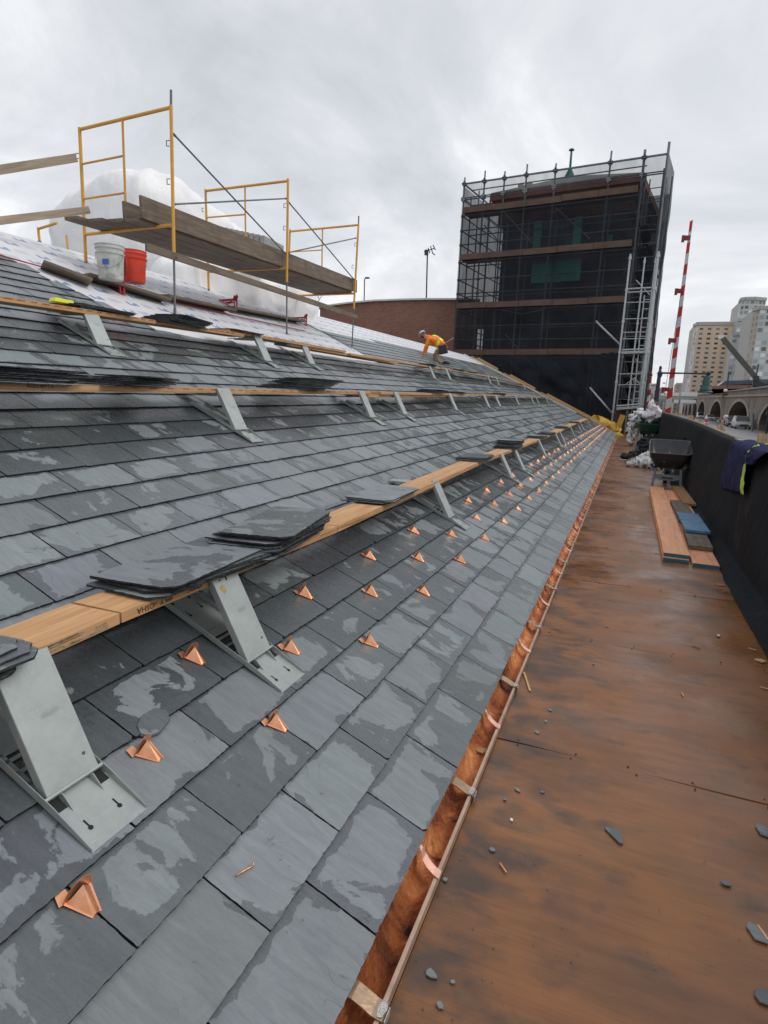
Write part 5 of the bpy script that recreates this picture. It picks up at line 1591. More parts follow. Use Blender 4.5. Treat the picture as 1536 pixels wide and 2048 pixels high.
for i in range(24):
    y0, y1 = 10.2 + 37 * i / 24, 10.2 + 37 * (i + 1) / 24
    mb.bar((1.55, y0, hz(y0) + .014), (1.55, y1, hz(y1) + .014), 0.06, 0.03)
pp(mb, 'top_batten', simple('dull_batten', (0.20, 0.17, 0.13), 0.8, 0, 0.25, 3))
def rough_board(): return bpy.data.materials['pine_board']
posts = [((1350, 833), (1362, 826), 25), ((1375, 842), (1387, 831), 16.5), ((1395, 852), (1405, 839), 13.2), ((1432, 873), (1451, 852), 9.3), ((1513, 893), (1541, 869), 6.9)]
for k, (a, b, y) in enumerate(posts):
    y = on_x(a[0], a[1], 1.60).y; p = on_y(a[0], a[1], y); q = on_y(b[0], b[1], y)
    mb = MB(); w_ = abs(q.x - p.x); h = q.z - p.z + 0.5
    root = thing('timber_post', ('small far timber post behind the parapet top, beyond the others', 'second farthest timber post end behind the parapet', 'middle timber post end behind the parapet', 'pale timber post end behind the parapet left of the jacket', 'broad pale timber post end behind the draped jacket')[k], 'timber post', (p.x + w_ / 2, y + .0, p.z - 0.5), group='timber posts behind the parapet')
    n = 3
    for i in range(n):
        mb = MB(); mb.box((-w_ / 2 + w_ * (i + .5) / n, 0.0, h / 2 + 0.004 * (i % 2)), (w_ / n * 0.94, 0.09, h)); mb.build('ply_layer', (PINE, PALEWOOD, PINE)[i], root)

# jacket draped over the parapet
def cloth_jacket():
    M = Mat('navy_fabric'); c = M.coord()
    col = M.ramp(M.noise(c, 6, 4), (0.3, (0.018, 0.020, 0.058)), (0.7, (0.034, 0.034, 0.095)))
    b = M.bump(M.noise(M.map(c, scale=(1, 2.0, 0.6)), 9, 4, 0.5, 1.5), 0.7, 0.02)
    return M.set(col, 0.85, 0, b, 0.1)
NAVY = cloth_jacket(); NEON = simple('neon_trim', (0.46, 0.66, 0.06), 0.6, 0, 0.15, 9)
jk = thing('jacket', 'dark blue jacket with neon yellow trim draped over the parapet', 'jacket', (1.2, 7.2, 1.35))
def strip(name, mat, y0, y1, ybot0, ybot1, zb0, zb1, nx=40, nv=34, off=0.0, over=0.30, seedy=0):
    mb = MB()
    for j in range(nv + 1):
        v = j / nv
        for i in range(nx + 1):
            u = i / nx
            if v < 0.3:      # over the top
                k = v / 0.3; x = 1.44 + over * (1 - k); z = hz(8.4) + 0.035 + 0.02 * math.sin(k * 3) ; y = y0 + (y1 - y0) * u
                if k > 0.8: x -= 0.02
            else:
                k = (v - 0.3) / 0.7
                yb = ybot0 + (ybot1 - ybot0) * u; zb = zb0 + (zb1 - zb0) * u
                y = (y0 + (y1 - y0) * u) * (1 - k) + yb * k
                x = 1.385 - 0.05 * k - 0.02 * math.sin(k * 3.1); z = (hz(8.4) + 0.035) * (1 - k) + zb * k
                if k < 0.08: x += 0.03 * (1 - k / 0.08)
            f = math.sin(u * 19 + v * 3.0 + seedy) * 0.012 * min(1, v * 3) + mnoise.noise(Vector((u * 6, v * 5, seedy))) * 0.03
            x -= abs(f) + off + 0.008; z += f * (0.7 if v < 0.3 else 0.1); y += f * 0.6
            mb.v.append(Vector((x - 1.2, y - 7.2, z - 1.35)))
    for j in range(nv):
        for i in range(nx):
            a = j * (nx + 1) + i; mb.f.append([a, a + 1, a + nx + 2, a + nx + 1]); mb.mi.append(0)
    o = mb.build(name, mat, jk, smooth=True)
    s = o.modifiers.new('solid', 'SOLIDIFY'); s.thickness = 0.006
    return o
strip('body_cloth', NAVY, 8.1, 9.6, 7.95, 9.5, 0.80, 0.66)
strip('sleeve', NAVY, 7.2, 8.2, 7.5, 8.2, 1.16, 1.12, 20, 20, 0.004, 0.30, 4)
strip('neon_trim', NEON, 8.03, 8.12, 7.78, 7.95, 0.80, 0.79, 4, 30, 0.014, 0.05, 0)
mb = MB(); mb.tube([Vector((1.55 - 1.2 + .02 * math.sin(i), 7.4 + 0.11 * i - 7.2, hz(8.4) + 0.065 + .006 * math.sin(i * 2) - 1.35)) for i in range(10)], [0.02] * 10, 6)
mb.build('collar_trim', NEON, jk, smooth=True)

# ---------------------------------------------------------------- planks lying on the walkway
def lying(name, label, cs, th, z0, mat, group='planks stacked on the walkway', end=None):
    """cs: four floor corners near-left, near-right, far-right, far-left"""
    c = Vector((cs[0][0], cs[0][1], z0)); root = thing(name, label, 'plank', c, group=group)
    M_ = Vector((cs[3][0] - cs[0][0], cs[3][1] - cs[0][1], 0)); ang = math.atan2(M_.y, M_.x); L = M_.length
    side = Vector((cs[1][0] - cs[0][0], cs[1][1] - cs[0][1], 0)); W = side.length
    root.matrix_world = Matrix.Translation(c) @ Matrix.Rotation(ang, 4, 'Z')
    mb = MB(); mb.box((L / 2, -W / 2, th / 2), (L, W, th)); mb.build('board', mat, root, bevel=0.002, seg=1)
    if end is not None:
        e_ = MB(); e_.box((-0.003, -W / 2, th / 2), (0.006, W * .99, th * .96)); e_.build('painted_end', end, root)
    return root
lying('plank', 'lower left rosy plank with a teal painted end on the walkway', [(0.545, 7.44), (0.82, 7.44), (0.86, 14.0), (0.585, 14.0)], 0.042, 0.001, ROSEPLY, end=TEALP)
lying('plank', 'upper left rosy plank with a teal painted end, stacked on another', [(0.550, 7.50), (0.825, 7.52), (0.865, 14.05), (0.59, 14.05)], 0.042, 0.045, ROSEPLY, end=TEALP)
lying('plank', 'right rosy plank with a teal painted end beside the doubled one', [(0.845, 7.34), (1.115, 7.36), (1.185, 14.0), (0.89, 14.0)], 0.042, 0.001, ROSEPLY, end=TEALP)
lying('plank', 'long pale batten lying beside the rosy planks towards the parapet', [(1.10, 10.6), (1.18, 10.6), (1.16, 14.2), (1.08, 14.2)], 0.035, 0.046, PINE)
lying('plank', 'worn brown plank at the far right of the stack by the parapet', [(1.06, 11.6), (1.24, 11.5), (1.24, 14.1), (1.04, 14.2)], 0.045, 0.082, wood_mat('brown_plank', (0.33, 0.17, 0.06), (0.44, 0.25, 0.10), 'X', 0.6, 0.5))
lying('plank', 'grey offcut lying across the right rosy plank, nearest of the grey ones', [(0.86, 8.05), (1.12, 8.02), (1.14, 9.15), (0.88, 9.18)], 0.055, 0.046, WEATHERED)
lying('plank', 'bright blue painted offcut lying between the two grey ones', [(0.88, 8.85), (1.17, 8.78), (1.19, 10.35), (0.87, 10.35)], 0.035, 0.112, BLUEP)
lying('plank', 'farther grey offcut lying behind the blue one', [(0.88, 9.9), (1.13, 9.9), (1.13, 12.0), (0.88, 12.05)], 0.050, 0.055, WEATHERED)

# ---------------------------------------------------------------- wheelbarrows
def wheelbarrow(name, label, loc, rz, tubm, legm, k=1.0):
    root = thing(name, label, 'wheelbarrow', loc, rz)
    root.scale = (k, k, k)
    def ring(w_, l_, z, yo, n=8, sag=0):
        pts = []
        r_ = 0.13
        for cx_, cy_, a0 in ((w_ / 2 - r_, l_ / 2 - r_, 0), (-w_ / 2 + r_, l_ / 2 - r_, 90), (-w_ / 2 + r_, -l_ / 2 + r_, 180), (w_ / 2 - r_, -l_ / 2 + r_, 270)):
            for i in range(n + 1):
                a = R(a0 + 90 * i / n); pts.append(Vector((cx_ + r_ * math.cos(a), cy_ + r_ * math.sin(a) + yo, z)))
        return pts
    outer = [ring(0.52, 0.46, 0.46, 0.02), ring(0.66, 0.66, 0.60, 0.03), ring(0.78, 0.86, 0.72, 0.05), ring(0.83, 0.96, 0.86, 0.07), ring(0.86, 1.0, 0.89, 0.07), ring(0.87, 1.01, 0.90, 0.07)]
    inner = [ring(0.83, 0.97, 0.90, 0.07), ring(0.80, 0.92, 0.84, 0.07), ring(0.74, 0.82, 0.72, 0.05), ring(0.62, 0.62, 0.60, 0.03), ring(0.49, 0.43, 0.475, 0.02)]
    # the rim rises a little to the back
    rings = outer + inner
    mb = MB(); n = len(rings[0])
    for r_ in rings: mb.v += [Vector((p.x, p.y, p.z + p.y * 0.26 * max(0, (p.z - 0.45)) / 0.45)) for p in r_]
    for i in range(len(rings) - 1):
        for j in range(n):
            a, b = i * n + j, i * n + (j + 1) % n; mb.f.append([a, b, b + n, a + n]); mb.mi.append(0)
    mb.f.append(list(range(n))[::-1]); mb.mi.append(0)
    q = (len(rings) - 1) * n; mb.f.append([q + j for j in range(n)]); mb.mi.append(0)
    mb.build('tub', tubm, root, smooth=True, auto=50)
    mb = MB()
    for x, z in ((-.02, 0.82), (-.10, 0.60)):
        mb.lathe([(0.012, 0), (0.010, 0.006), (0, 0.008)], 10, frame(Vector((x, -0.445 if z > .7 else -0.32, z)), Vector((1, 0, 0)), Vector((0, 0.3, 1)), Vector((0, -1, 0.3))), cap=False)
    mb.build('bolt', ALU, root)
    for sx in (-1, 1):
        mb = MB(); mb.bar((sx * 0.29, -0.42, 0.0), (sx * 0.25, -0.28, 0.44), 0.055, 0.05, up=(1, 0, 0)); mb.build('leg', legm, root, bevel=0.006)
    for sx in (-1, 1):
        mb = MB(); mb.tube([(sx * 0.34, -0.82, 0.56), (sx * 0.30, -0.3, 0.47), (sx * 0.16, 0.5, 0.42), (sx * 0.05, 0.95, 0.26)], 0.02, 10); mb.build('handle', legm, root, smooth=True)
        mb = MB(); mb.tube([(sx * 0.345, -0.86, 0.565), (sx * 0.333, -0.72, 0.545)], 0.026, 10); mb.build('grip', BLACKH, root, smooth=True)
    mb = MB(); mb.prism([(-0.27, -0.36, 0.24), (-0.10, -0.37, 0.20), (0.10, -0.37, 0.20), (0.27, -0.36, 0.24), (0.26, -0.33, 0.33), (-0.26, -0.33, 0.33)], (0, 0.03, 0.0)); mb.build('cross_brace', legm, root, bevel=0.004)
    mb = MB(); mb.box((0, -0.37, 0.265), (0.22, 0.006, 0.022), Matrix.Rotation(R(-15), 3, 'X')); mb.build('brace_slot', BLACKH, root)
    mb = MB(); mb.bar((-0.33, -0.42, 0.02), (0.0, -0.36, 0.02), 0.04, 0.03); mb.build('foot_bar', legm, root, bevel=0.004)
    wh = MB(); Mw = Matrix.Translation((0, 1.0, 0.2)) @ Matrix.Rotation(R(90), 4, 'Y')
    wh.lathe([(0.11, -0.04), (0.19, -0.045), (0.2, 0.0), (0.19, 0.045), (0.11, 0.04)], 28, Mw, cap=True); w_ = wh.build('wheel', BLACKH, root, smooth=True, auto=40)
    h_ = MB(); h_.lathe([(0.02, -0.06), (0.10, -0.03), (0.10, 0.03), (0.02, 0.06)], 20, Mw); h_ = h_.build('rim', ALU, root, smooth=True, auto=40); h_.parent = w_
    for sx in (-.09, .1):
        mb = MB(); mb.tube([(sx, -0.2, 0.43), (sx, -0.26, 0.37)], 0.03, 8); mb.build('bracket', ALU, root)
    return root
BTUB = simple('black_plastic_tub', (0.035, 0.037, 0.042), 0.38, 0, 0.25, 6, 0.05)
wheelbarrow('wheelbarrow', 'black plastic wheelbarrow seen from behind, standing past the plank stack', (0.945, 14.75, 0), R(-2), BTUB, simple('slate_grey_steel', (0.13, 0.15, 0.155), 0.5, 0.2, 0.2, 5))
wheelbarrow('wheelbarrow', 'green wheelbarrow holding a pale plastic bag, farther down the walkway', (0.98, 30.5, 0), R(3), simple('green_tub', (0.018, 0.085, 0.055), 0.45, 0, 0.2, 4), GALV_D, 1.35)
# bags and clothes
def blob(name, label, cat, pts, mat, seed, amp=0.08, group=None, sub=3, squash=1.0):
    """pts: list of (centre, radii) merged into one lumpy skin"""
    c0 = Vector(pts[0][0]); c0.z = 0
    mbl = bpy.data.metaballs.new('tmp'); mo = bpy.data.objects.new('tmp', mbl); COL.objects.link(mo)
    for c, rr_ in pts:
        e_ = mbl.elements.new(); e_.type = 'ELLIPSOID'; e_.co = Vector(c) - c0; e_.radius = 1.0
        e_.size_x, e_.size_y, e_.size_z = rr_; e_.stiffness = 3
    mbl.resolution = min(min(r_) for _, r_ in pts) * 0.22; mbl.threshold = 0.3
    dg = bpy.context.evaluated_depsgraph_get(); dg.update()
    me = bpy.data.meshes.new_from_object(mo.evaluated_get(dg)); bpy.data.objects.remove(mo)
    for v in me.vertices:
        p = v.co; n = v.normal if v.normal.length else Vector((0, 0, 1))
        q_ = p / max(0.5, min(1.0, amp * 9)); f = (0.18 - abs(mnoise.noise(q_ * 2.6 + Vector((seed, 0, 0))))) * amp * 3.0 + (0.18 - abs(mnoise.noise(q_ * 6.5 + Vector((seed, 5, 0))))) * amp * 1.6
        v.co = p + n * f
        if v.co.z + c0.z < 0.004 and label.find('on the') < 0: v.co.z = 0.004 - c0.z
    me.materials.clear(); me.materials.append(mat); me.polygons.foreach_set('use_smooth', [True] * len(me.polygons))
    o = bpy.data.objects.new(name, me); COL.objects.link(o); o.location = c0
    return tag(o, label, cat, group)
BAG = simple('white_poly_bag', (0.74, 0.75, 0.74), 0.4, 0, 0.08, 5, 0.5, 12)
BAGP = simple('pinkish_poly_bag', (0.72, 0.66, 0.70), 0.4, 0, 0.08, 5, 0.5, 12)
CLOTHB = simple('black_cloth', (0.020, 0.021, 0.026), 0.85, 0, 0.3, 8, 0.4)
blob('plastic_bag', 'crumpled white plastic bag on the walkway left of the black wheelbarrow', 'bag', [((0.40, 19.6, 0.10), (0.28, 0.30, 0.14)), ((0.62, 19.8, 0.22), (0.26, 0.3, 0.24)), ((0.80, 19.5, 0.14), (0.26, 0.3, 0.20)), ((0.25, 19.5, 0.07), (0.2, 0.2, 0.09))], BAG, 1)
blob('clothes_heap', 'heap of dark clothes and straps behind the white bag on the floor', 'clothes', [((0.50, 22.5, 0.14), (0.3, 0.4, 0.2)), ((0.75, 22.6, 0.3), (0.3, 0.4, 0.3)), ((0.22, 22.2, 0.08), (0.3, 0.25, 0.10)), ((0.62, 23.2, 0.5), (0.14, 0.3, 0.3))], CLOTHB, 2, 0.10)
mb = MB(); mb.tube([(0.10, 20.9, 0.03), (0.3, 21.3, 0.08), (0.5, 21.6, 0.12), (0.62, 21.9, 0.2)], [0.06, 0.08, 0.08, 0.06], 8)
o = mb.build('rolled_cloth', simple('tan_cloth', (0.16, 0.13, 0.10), 0.9, 0, 0.2, 6), smooth=True); tag(o, 'tan rolled cloth lying in front of the dark clothes heap', 'cloth')
blob('plastic_bag', 'pale bag standing up inside the green wheelbarrow', 'bag', [((0.98, 30.9, 1.45), (0.50, 0.4, 0.40)), ((1.02, 30.9, 1.85), (0.30, 0.3, 0.42)), ((1.2, 30.9, 1.5), (0.35, 0.3, 0.4))], BAGP, 3, 0.10)
blob('plastic_bag', 'white plastic sheeting hanging down left of the green wheelbarrow', 'bag', [((0.30, 31.2, 1.30), (0.32, 0.3, 0.35)), ((0.16, 31.2, 0.85), (0.26, 0.3, 0.4)), ((0.25, 31.2, 0.35), (0.22, 0.3, 0.45)), ((0.5, 31.2, 1.5), (0.3, 0.3, 0.25))], BAG, 4, 0.12)
for pos, lab, mt, s_ in (((1.05, 28.4, 0.15), 'red machine part on the floor beneath the green wheelbarrow', REDP, 0.3), ((0.78, 28.6, 0.12), 'grey coil on the floor beneath the green wheelbarrow', GALV_D, 0.25)):
    if mt is REDP:
        rt_ = thing('power_tool', lab, 'tool', (pos[0], pos[1], 0)); RB2 = simple('bright_red_plastic', (0.62, 0.05, 0.03), 0.4)
        mb = MB(); mb.box((0, 0, 0.2), (0.42, 0.5, 0.28), taper=0.8); mb.build('motor_housing', RB2, rt_, bevel=0.04)
        mb = MB(); mb.tube([(-.2, 0, .3), (-.1, 0, .5), (.1, 0, .5), (.2, 0, .3)], 0.03, 8); mb.build('carry_handle', BLACKH, rt_, smooth=True)
    else:
        mb = MB()
        for k in range(4): mb.tube([(pos[0] + 0.33 * math.cos(a), pos[1] + 0.33 * math.sin(a), 0.04 + k * 0.05) for a in [R(i * 20) for i in range(19)]], 0.025, 6)
        tag(mb.build('hose_coil', mt, smooth=True), lab, 'hose')
mb = MB(); mb.box((0, 0, 0.02), (0.28, 0.22, 0.035)); o = mb.build('wood_offcut', PALEWOOD); o.location = (0.02, 21.6, 0.0); tag(o, 'pale little board lying left of the dark clothes heap', 'offcut')
mb = MB(); mb.box((0, 0, 0.0), (0.09, 0.09, 0.5), None, taper=.9); o = mb.build('black_tube', BLACKH, bevel=0.01); o.location = (1.27, 15.9, 0.86); o.rotation_euler = (0.1, 0.1, 0)
tag(o, 'short black tube leaning against the parapet behind the black wheelbarrow', 'tube')
# yellow mesh at the roof corner
def wavy(name, label, path, width, mat, seed):
    mb = MB(); n = len(path); K = 10
    P_ = [Vector(p) for p in path]
    for i in range(40):
        t = i / 39 * (n - 1); k = min(n - 2, int(t)); f = t - k; c = P_[k].lerp(P_[k + 1], f)
        for j in range(K):
            a = 2 * math.pi * j / K
            rr_ = width * (0.6 + 0.5 * mnoise.noise(Vector((i * 0.5, j * 0.9, seed))) + 0.3)
            mb.v.append(c + Vector((math.cos(a) * rr_, math.sin(a) * rr_ * 0.6, math.sin(a) * rr_ * 0.8)))
    for i in range(39):
        for j in range(K):
            a, b = i * K + j, i * K + (j + 1) % K; mb.f.append([a, b, b + K, a + K]); mb.mi.append(0)
    c = P_[0].copy(); mb.v = [v - c for v in mb.v]
    o = mb.build(name, mat, smooth=True); o.location = c
    return tag(o, label, 'sheet')
YEL = simple('yellow_sheet', (0.62, 0.34, 0.02), 0.5, 0, 0.35, 3, 0.5, 8)
wavy('yellow_sheet', 'bunched yellow plastic sheet lying on the far corner of the roof', [on_y(1190, 838, 42.8), on_y(1205, 843, 42.8), on_y(1222, 852, 42.8), on_y(1234, 860, 42.8)], 0.34, YEL, 1)
wavy('yellow_sheet', 'small lime yellow knot of sheeting at the end of the gutter', [on_y(1236, 870, 41.8), on_y(1243, 880, 41.6), on_y(1240, 888, 41.4)], 0.24, simple('lime_sheet', (0.62, 0.58, 0.02), 0.5, 0, 0.3, 3), 2)

# ---------------------------------------------------------------- little bits on the walkway
r = random.Random(17)
def shard_pts(rad, r, n=7, el=1.0): return [(rad * el * r.uniform(.6, 1.1) * math.cos(2 * math.pi * i / n), rad * r.uniform(.6, 1.1) * math.sin(2 * math.pi * i / n)) for i in range(n)]
def flat_at(px, py, rot=0.0):
    p = on_z(px, py, 0.004); return Matrix.Translation((p.x, p.y, 0.0035)) @ Matrix.Rotation(rot, 4, 'Z')
chip('slate_fragment', 'largest pointed slate fragment lying alone in the middle of the near walkway', 'slate fragment', flat_at(1228, 1670), [(-0.032, 0.035), (0.026, 0.036), (0.030, 0.0), (0.033, -0.042), (0.022, -0.046), (-0.01, -0.01), (-0.034, 0.02)], 0.006, SLATE_LOOSE, 'slate fragments on the walkway')
frs = [((1455, 1768), 0.022, 'small triangular slate fragment, near right part of the walkway'), ((1528, 1662), 0.045, 'slate fragment at the right edge, below the large pointed one\'s level'),
       ((1187, 1328), 0.014, 'small dark round slate chip in the middle of the walkway'), ((1515, 1865), 0.045, 'slate fragment in the lower right near copper nails'), ((1530, 1995), 0.045, 'slate fragment in the bottom right corner'),
       ((1436, 1273), 0.014, 'tiny pale chip beside the parapet, past the seam'), ((1100, 1420), 0.020, 'slate chip beside the gutter rim, upper of a cluster'), ((1092, 1443), 0.014, 'small slate chip in the cluster beside the gutter rim'),
       ((1075, 1465), 0.020, 'slate chip beside the gutter rim, lower of a cluster'), ((1035, 1580), 0.016, 'slate chip near the gutter rim, left of the white scrap'), ((985, 1700), 0.018, 'dark slate chip near the second wide strap'),
       ((862, 1948), 0.022, 'slate chip in the bottom left of the walkway'), ((905, 1965), 0.010, 'rounded pale pebble in the bottom left of the walkway'), ((1085, 1585), 0.010, 'tiny slate chip right of the white scrap'), ((1010, 1600), 0.012, 'tiny dark chip against the gutter, above the white scrap'),
       ((890, 1760), 0.013, 'slate chip touching the gutter by a pointed hook'), ((880, 2010), 0.016, 'slate chip at the bottom edge, by the gutter')]
for (x, y), rad, lab in frs:
    chip('slate_fragment', lab, 'slate fragment', flat_at(x, y, r.uniform(0, 6)), shard_pts(rad * 0.7, r, 6, r.uniform(1, 1.6)), 0.004, SLATE_LOOSE, 'slate fragments on the walkway')
chip('paper_scrap', 'tiny white scrap on the walkway left of the large slate fragment', 'scrap', flat_at(1023, 1640), shard_pts(0.010, r, 7), 0.004, WHITEP)
chip('paper_scrap', 'pale folded scrap by the parapet, upper right of the walkway', 'scrap', flat_at(1437, 1272), shard_pts(0.016, r, 5), 0.01, WHITEP)
def stick(px0, px1, rad, label, mat, name='wood_splinter', cat='splinter', group=None):
    a, b = on_z(*px0, 0.008), on_z(*px1, 0.008); c = (a + b) / 2; mb = MB(); mb.bar(a - c, b - c, rad * 2, rad * 1.2)
    o = mb.build(name, mat); o.location = c; tag(o, label, cat, group)
stick((1048, 1345), (1060, 1382), 0.006, 'longest splinter, leaning from the gutter rim on to the walkway', PINE)
stick((1208, 1251), (1219, 1253), 0.005, 'short pale splinter in the middle of the walkway', PALEWOOD)
stick((1385, 1290), (1401, 1295), 0.005, 'pale splinter right of centre on the walkway', PALEWOOD)
stick((1497, 1296), (1512, 1300), 0.005, 'splinter at the foot of the parapet', PINE)
stick((1520, 1374), (1540, 1379), 0.005, 'splinter at the right edge below the others', PINE)
stick((1000, 1726), (1013, 1745), 0.0025, 'copper nail lying near the gutter on the near walkway', COPPER, 'copper_nail', 'nail')
stick((1515, 1850), (1536, 1880), 0.0035, 'copper nail in the lower right corner of the walkway', COPPER, 'copper_nail', 'nail')
stick((1363, 1385), (1367, 1392), 0.003, 'tiny copper nail below the middle seam', COPPER, 'copper_nail', 'nail')
chip('wood_chip', 'orange wood chip against the foot of the parapet', 'wood chip', flat_at(1520, 1322), shard_pts(0.028, r, 5, 1.4), 0.008, PINE)
chip('wood_chip', 'reddish bark chip by the parapet foot below the plank stack', 'wood chip', flat_at(1440, 1170), shard_pts(0.045, r, 7, 1.5), 0.008, simple('red_chip', (0.34, 0.14, 0.08), 0.7))
chip('dry_leaf', 'dry tan leaf lying in the copper gutter', 'leaf', Matrix.Translation((-0.50, 2.72, 0.006)), [(-0.03, 0), (-0.01, 0.02), (0.02, 0.028), (0.032, 0.0), (0.015, -0.02), (-0.012, -0.018)], 0.004, simple('leaf', (0.40, 0.24, 0.08), 0.6))
# screw heads along the joints of the sheets
sm = MB()
for e_ in edges[1:16]:
    for k in range(6):
        for dy in (-0.025, 0.025):
            x = -0.36 + 0.28 * k + r.uniform(-.02, .02)
            sm.lathe([(0.0042, 0.0), (0.0038, 0.0045), (0, 0.0045)], 8, Matrix.Translation((x, e_ + dy + r.uniform(-.006, .006), 0.0)), cap=False)
tag(sm.build('screw_heads', simple('rusty_screw', (0.06, 0.04, 0.03), 0.6, 0.5)), 'rows of dark screw heads along the plywood joints', 'screws', kind='stuff')
# fine grit all over the boards
gm_ = MB()
for i in range(420):
    x = -0.43 + 1.5 * (r.random() ** (2.2 if i % 2 else 1)); y = 1.0 + 9 * r.random() ** 1.6
    if i % 5 == 0: x = r.uniform(0.8, 1.08)
    s_ = r.uniform(0.0012, 0.004); p = Vector((x, y, 0.003)); a = r.uniform(0, 3)
    q = [p + Vector((math.cos(a + k * 2.1) * s_ * r.uniform(.6, 1.6), math.sin(a + k * 2.1) * s_, 0)) for k in range(3)]
    gm_.add(q + [p + Vector((0, 0, s_ * .8))], [(0, 1, 3), (1, 2, 3), (2, 0, 3)])
tag(gm_.build('slate_grit', SLATE_LOOSE), 'fine slate grit scattered over the plywood walkway', 'grit', kind='stuff')
# ================================================================ the roofer
def roofer():
    Yp = 23.3
    def J(x, y, d=0.0): return on_y(x, y, Yp + d)
    foot = J(884, 726)
    root = thing('person', 'person in orange shirt, yellow safety vest and grey helmet kneeling on the roof', 'person', foot)
    o0 = foot.copy()
    SKIN = simple('skin', (0.42, 0.25, 0.18), 0.6); ORG = simple('orange_shirt', (0.85, 0.22, 0.01), 0.7, 0, 0.12, 6); TAN = simple('tan_trousers', (0.36, 0.22, 0.15), 0.8, 0, 0.2, 5)
    VEST = simple('hi_vis_vest', (0.80, 0.92, 0.02), 0.6, 0, 0.08, 6); BLK = simple('black_leather', (0.025, 0.022, 0.028), 0.6)
    def skin(chains, name, mats, fn=None, parent=root):
        me = bpy.data.meshes.new(name); vs, es, rs = [], [], []
        for ch in chains:
            idx = []
            for p, rr_ in ch:
                p = Vector(p); hit = next((i for i, q in enumerate(vs) if (q - p).length < 1e-5), None)
                if hit is None: vs.append(p); rs.append(rr_); hit = len(vs) - 1
                idx.append(hit)
            es += [(a, b) for a, b in zip(idx, idx[1:])]
        me.from_pydata([tuple(v - o0) for v in vs], es, [])
        o = bpy.data.objects.new(name, me); COL.objects.link(o)
        m_ = o.modifiers.new('skin', 'SKIN'); m_.use_smooth_shade = True
        for i, rr_ in enumerate(rs):
            sv = me.skin_vertices[0].data[i]; rr_ = rr_ if isinstance(rr_, tuple) else (rr_, rr_); sv.radius = rr_
        me.skin_vertices[0].data[0].use_root = True
        s_ = o.modifiers.new('sub', 'SUBSURF'); s_.levels = 2; s_.render_levels = 2
        dg = bpy.context.evaluated_depsgraph_get(); dg.update()
        m2 = bpy.data.meshes.new_from_object(o.evaluated_get(dg)); bpy.data.objects.remove(o)
        m2.materials.clear()
        for mt in mats: m2.materials.append(mt)
        if fn:
            for pl in m2.polygons: pl.material_index = fn(pl.center + o0)
        m2.polygons.foreach_set('use_smooth', [True] * len(m2.polygons))
        q = bpy.data.objects.new(name, m2); COL.objects.link(q); q.parent = parent
        return q
    hip = J(888, 692); waist = J(881, 688); chest = J(868, 680); neckb = J(857, 675); head = J(846, 669.5)
    body = [[(hip, (0.19, 0.20)), (waist, (0.155, 0.19)), (chest, (0.175, 0.21)), (neckb, (0.12, 0.13)), (J(852, 673), 0.065), (head, (0.10, 0.095))]]
    for sd_, hx, kx, ax, tx in ((-0.17, J(889, 695, -0.14), J(871, 703, -0.20), J(878, 724, -0.18), J(893, 727, -0.16)), (0.17, J(889, 695, 0.14), J(868, 710, 0.18), J(872, 722, 0.18), J(888, 725, 0.2))):
        body.append([(hip, (0.19, 0.20)), (hx, 0.135), (kx, 0.085), (ax, 0.06), (tx, 0.055)])
    hands = []
    for sd_, ex, wx, hx in ((-0.22, J(851, 694, -0.30), J(847, 706, -0.28), J(846, 711, -0.27)), (0.22, J(854, 694, 0.26), J(852, 707, 0.18), J(852, 712, 0.15))):
        body.append([(chest, (0.175, 0.21)), (J(858, 679, sd_ * 0.95), 0.085), (ex, 0.062), (wx, 0.040), (hx, 0.038)])
        hands.append((wx, hx))
    def which(c):
        p = c
        if (p - head).length < 0.17: return 3
        for wx, hx in hands:
            if (p - hx).length < 0.07: return 3
        # legs
        if p.z < J(880, 699).z and p.x > J(862, 700).x: return 1
        return 0
    b = skin(body, 'body', [ORG, TAN, BLK, SKIN], which)
    fg = []
    for wx, hx in hands:
        d = (hx - wx).normalized(); side = Vector((0, 1, 0))
        for k in range(5):
            base_ = hx + side * (k - 2) * 0.018 + d * (0.02 if k else -0.01)
            L = (0.05, 0.075, 0.082, 0.076, 0.06)[k]
            m1 = base_ + d * L * .55 + side * (-0.03 if k == 0 else 0); m2 = m1 + (d * 0.5 + Vector((-0.6, 0, 0.1))).normalized() * L * .45
            mb = MB(); mb.tube([hx - o0, base_ - o0, m1 - o0, m2 - o0], [0.012, 0.0105, 0.009, 0.007], 6); mb.build('finger', SKIN, root, smooth=True)
    # vest round the torso, orange bands and reflective strips
    v = skin([[(J(884, 690), (0.20, 0.215)), (J(879, 687), (0.185, 0.215)), (J(868, 680), (0.205, 0.235)), (J(860, 677), (0.155, 0.19))]], 'safety_vest', [VEST, simple('vest_band', (0.80, 0.24, 0.08), 0.5)],
             lambda c: 1 if (abs(((c - J(862, 677)).dot((J(884, 690) - J(862, 677)).normalized())) - 0.30) < 0.035 or abs(c.y - Yp + 0.13) < 0.03) else 0)
    # helmet
    hd = (J(840, 664) - head).normalized()
    zx = Vector((-0.45, 0, 0.9)).normalized(); xx = Vector((-0.9, 0, -0.45)).normalized(); yx = zx.cross(xx)
    HM = frame(head - o0 + zx * 0.01, xx, yx, zx)
    mb = MB(); mb.lathe([(0.135, 0.02), (0.132, 0.05), (0.118, 0.10), (0.085, 0.14), (0.04, 0.158), (0.0, 0.162)], 24, HM, cap=False); h = mb.build('helmet', simple('helmet_grey', (0.45, 0.47, 0.46), 0.35), root, smooth=True)
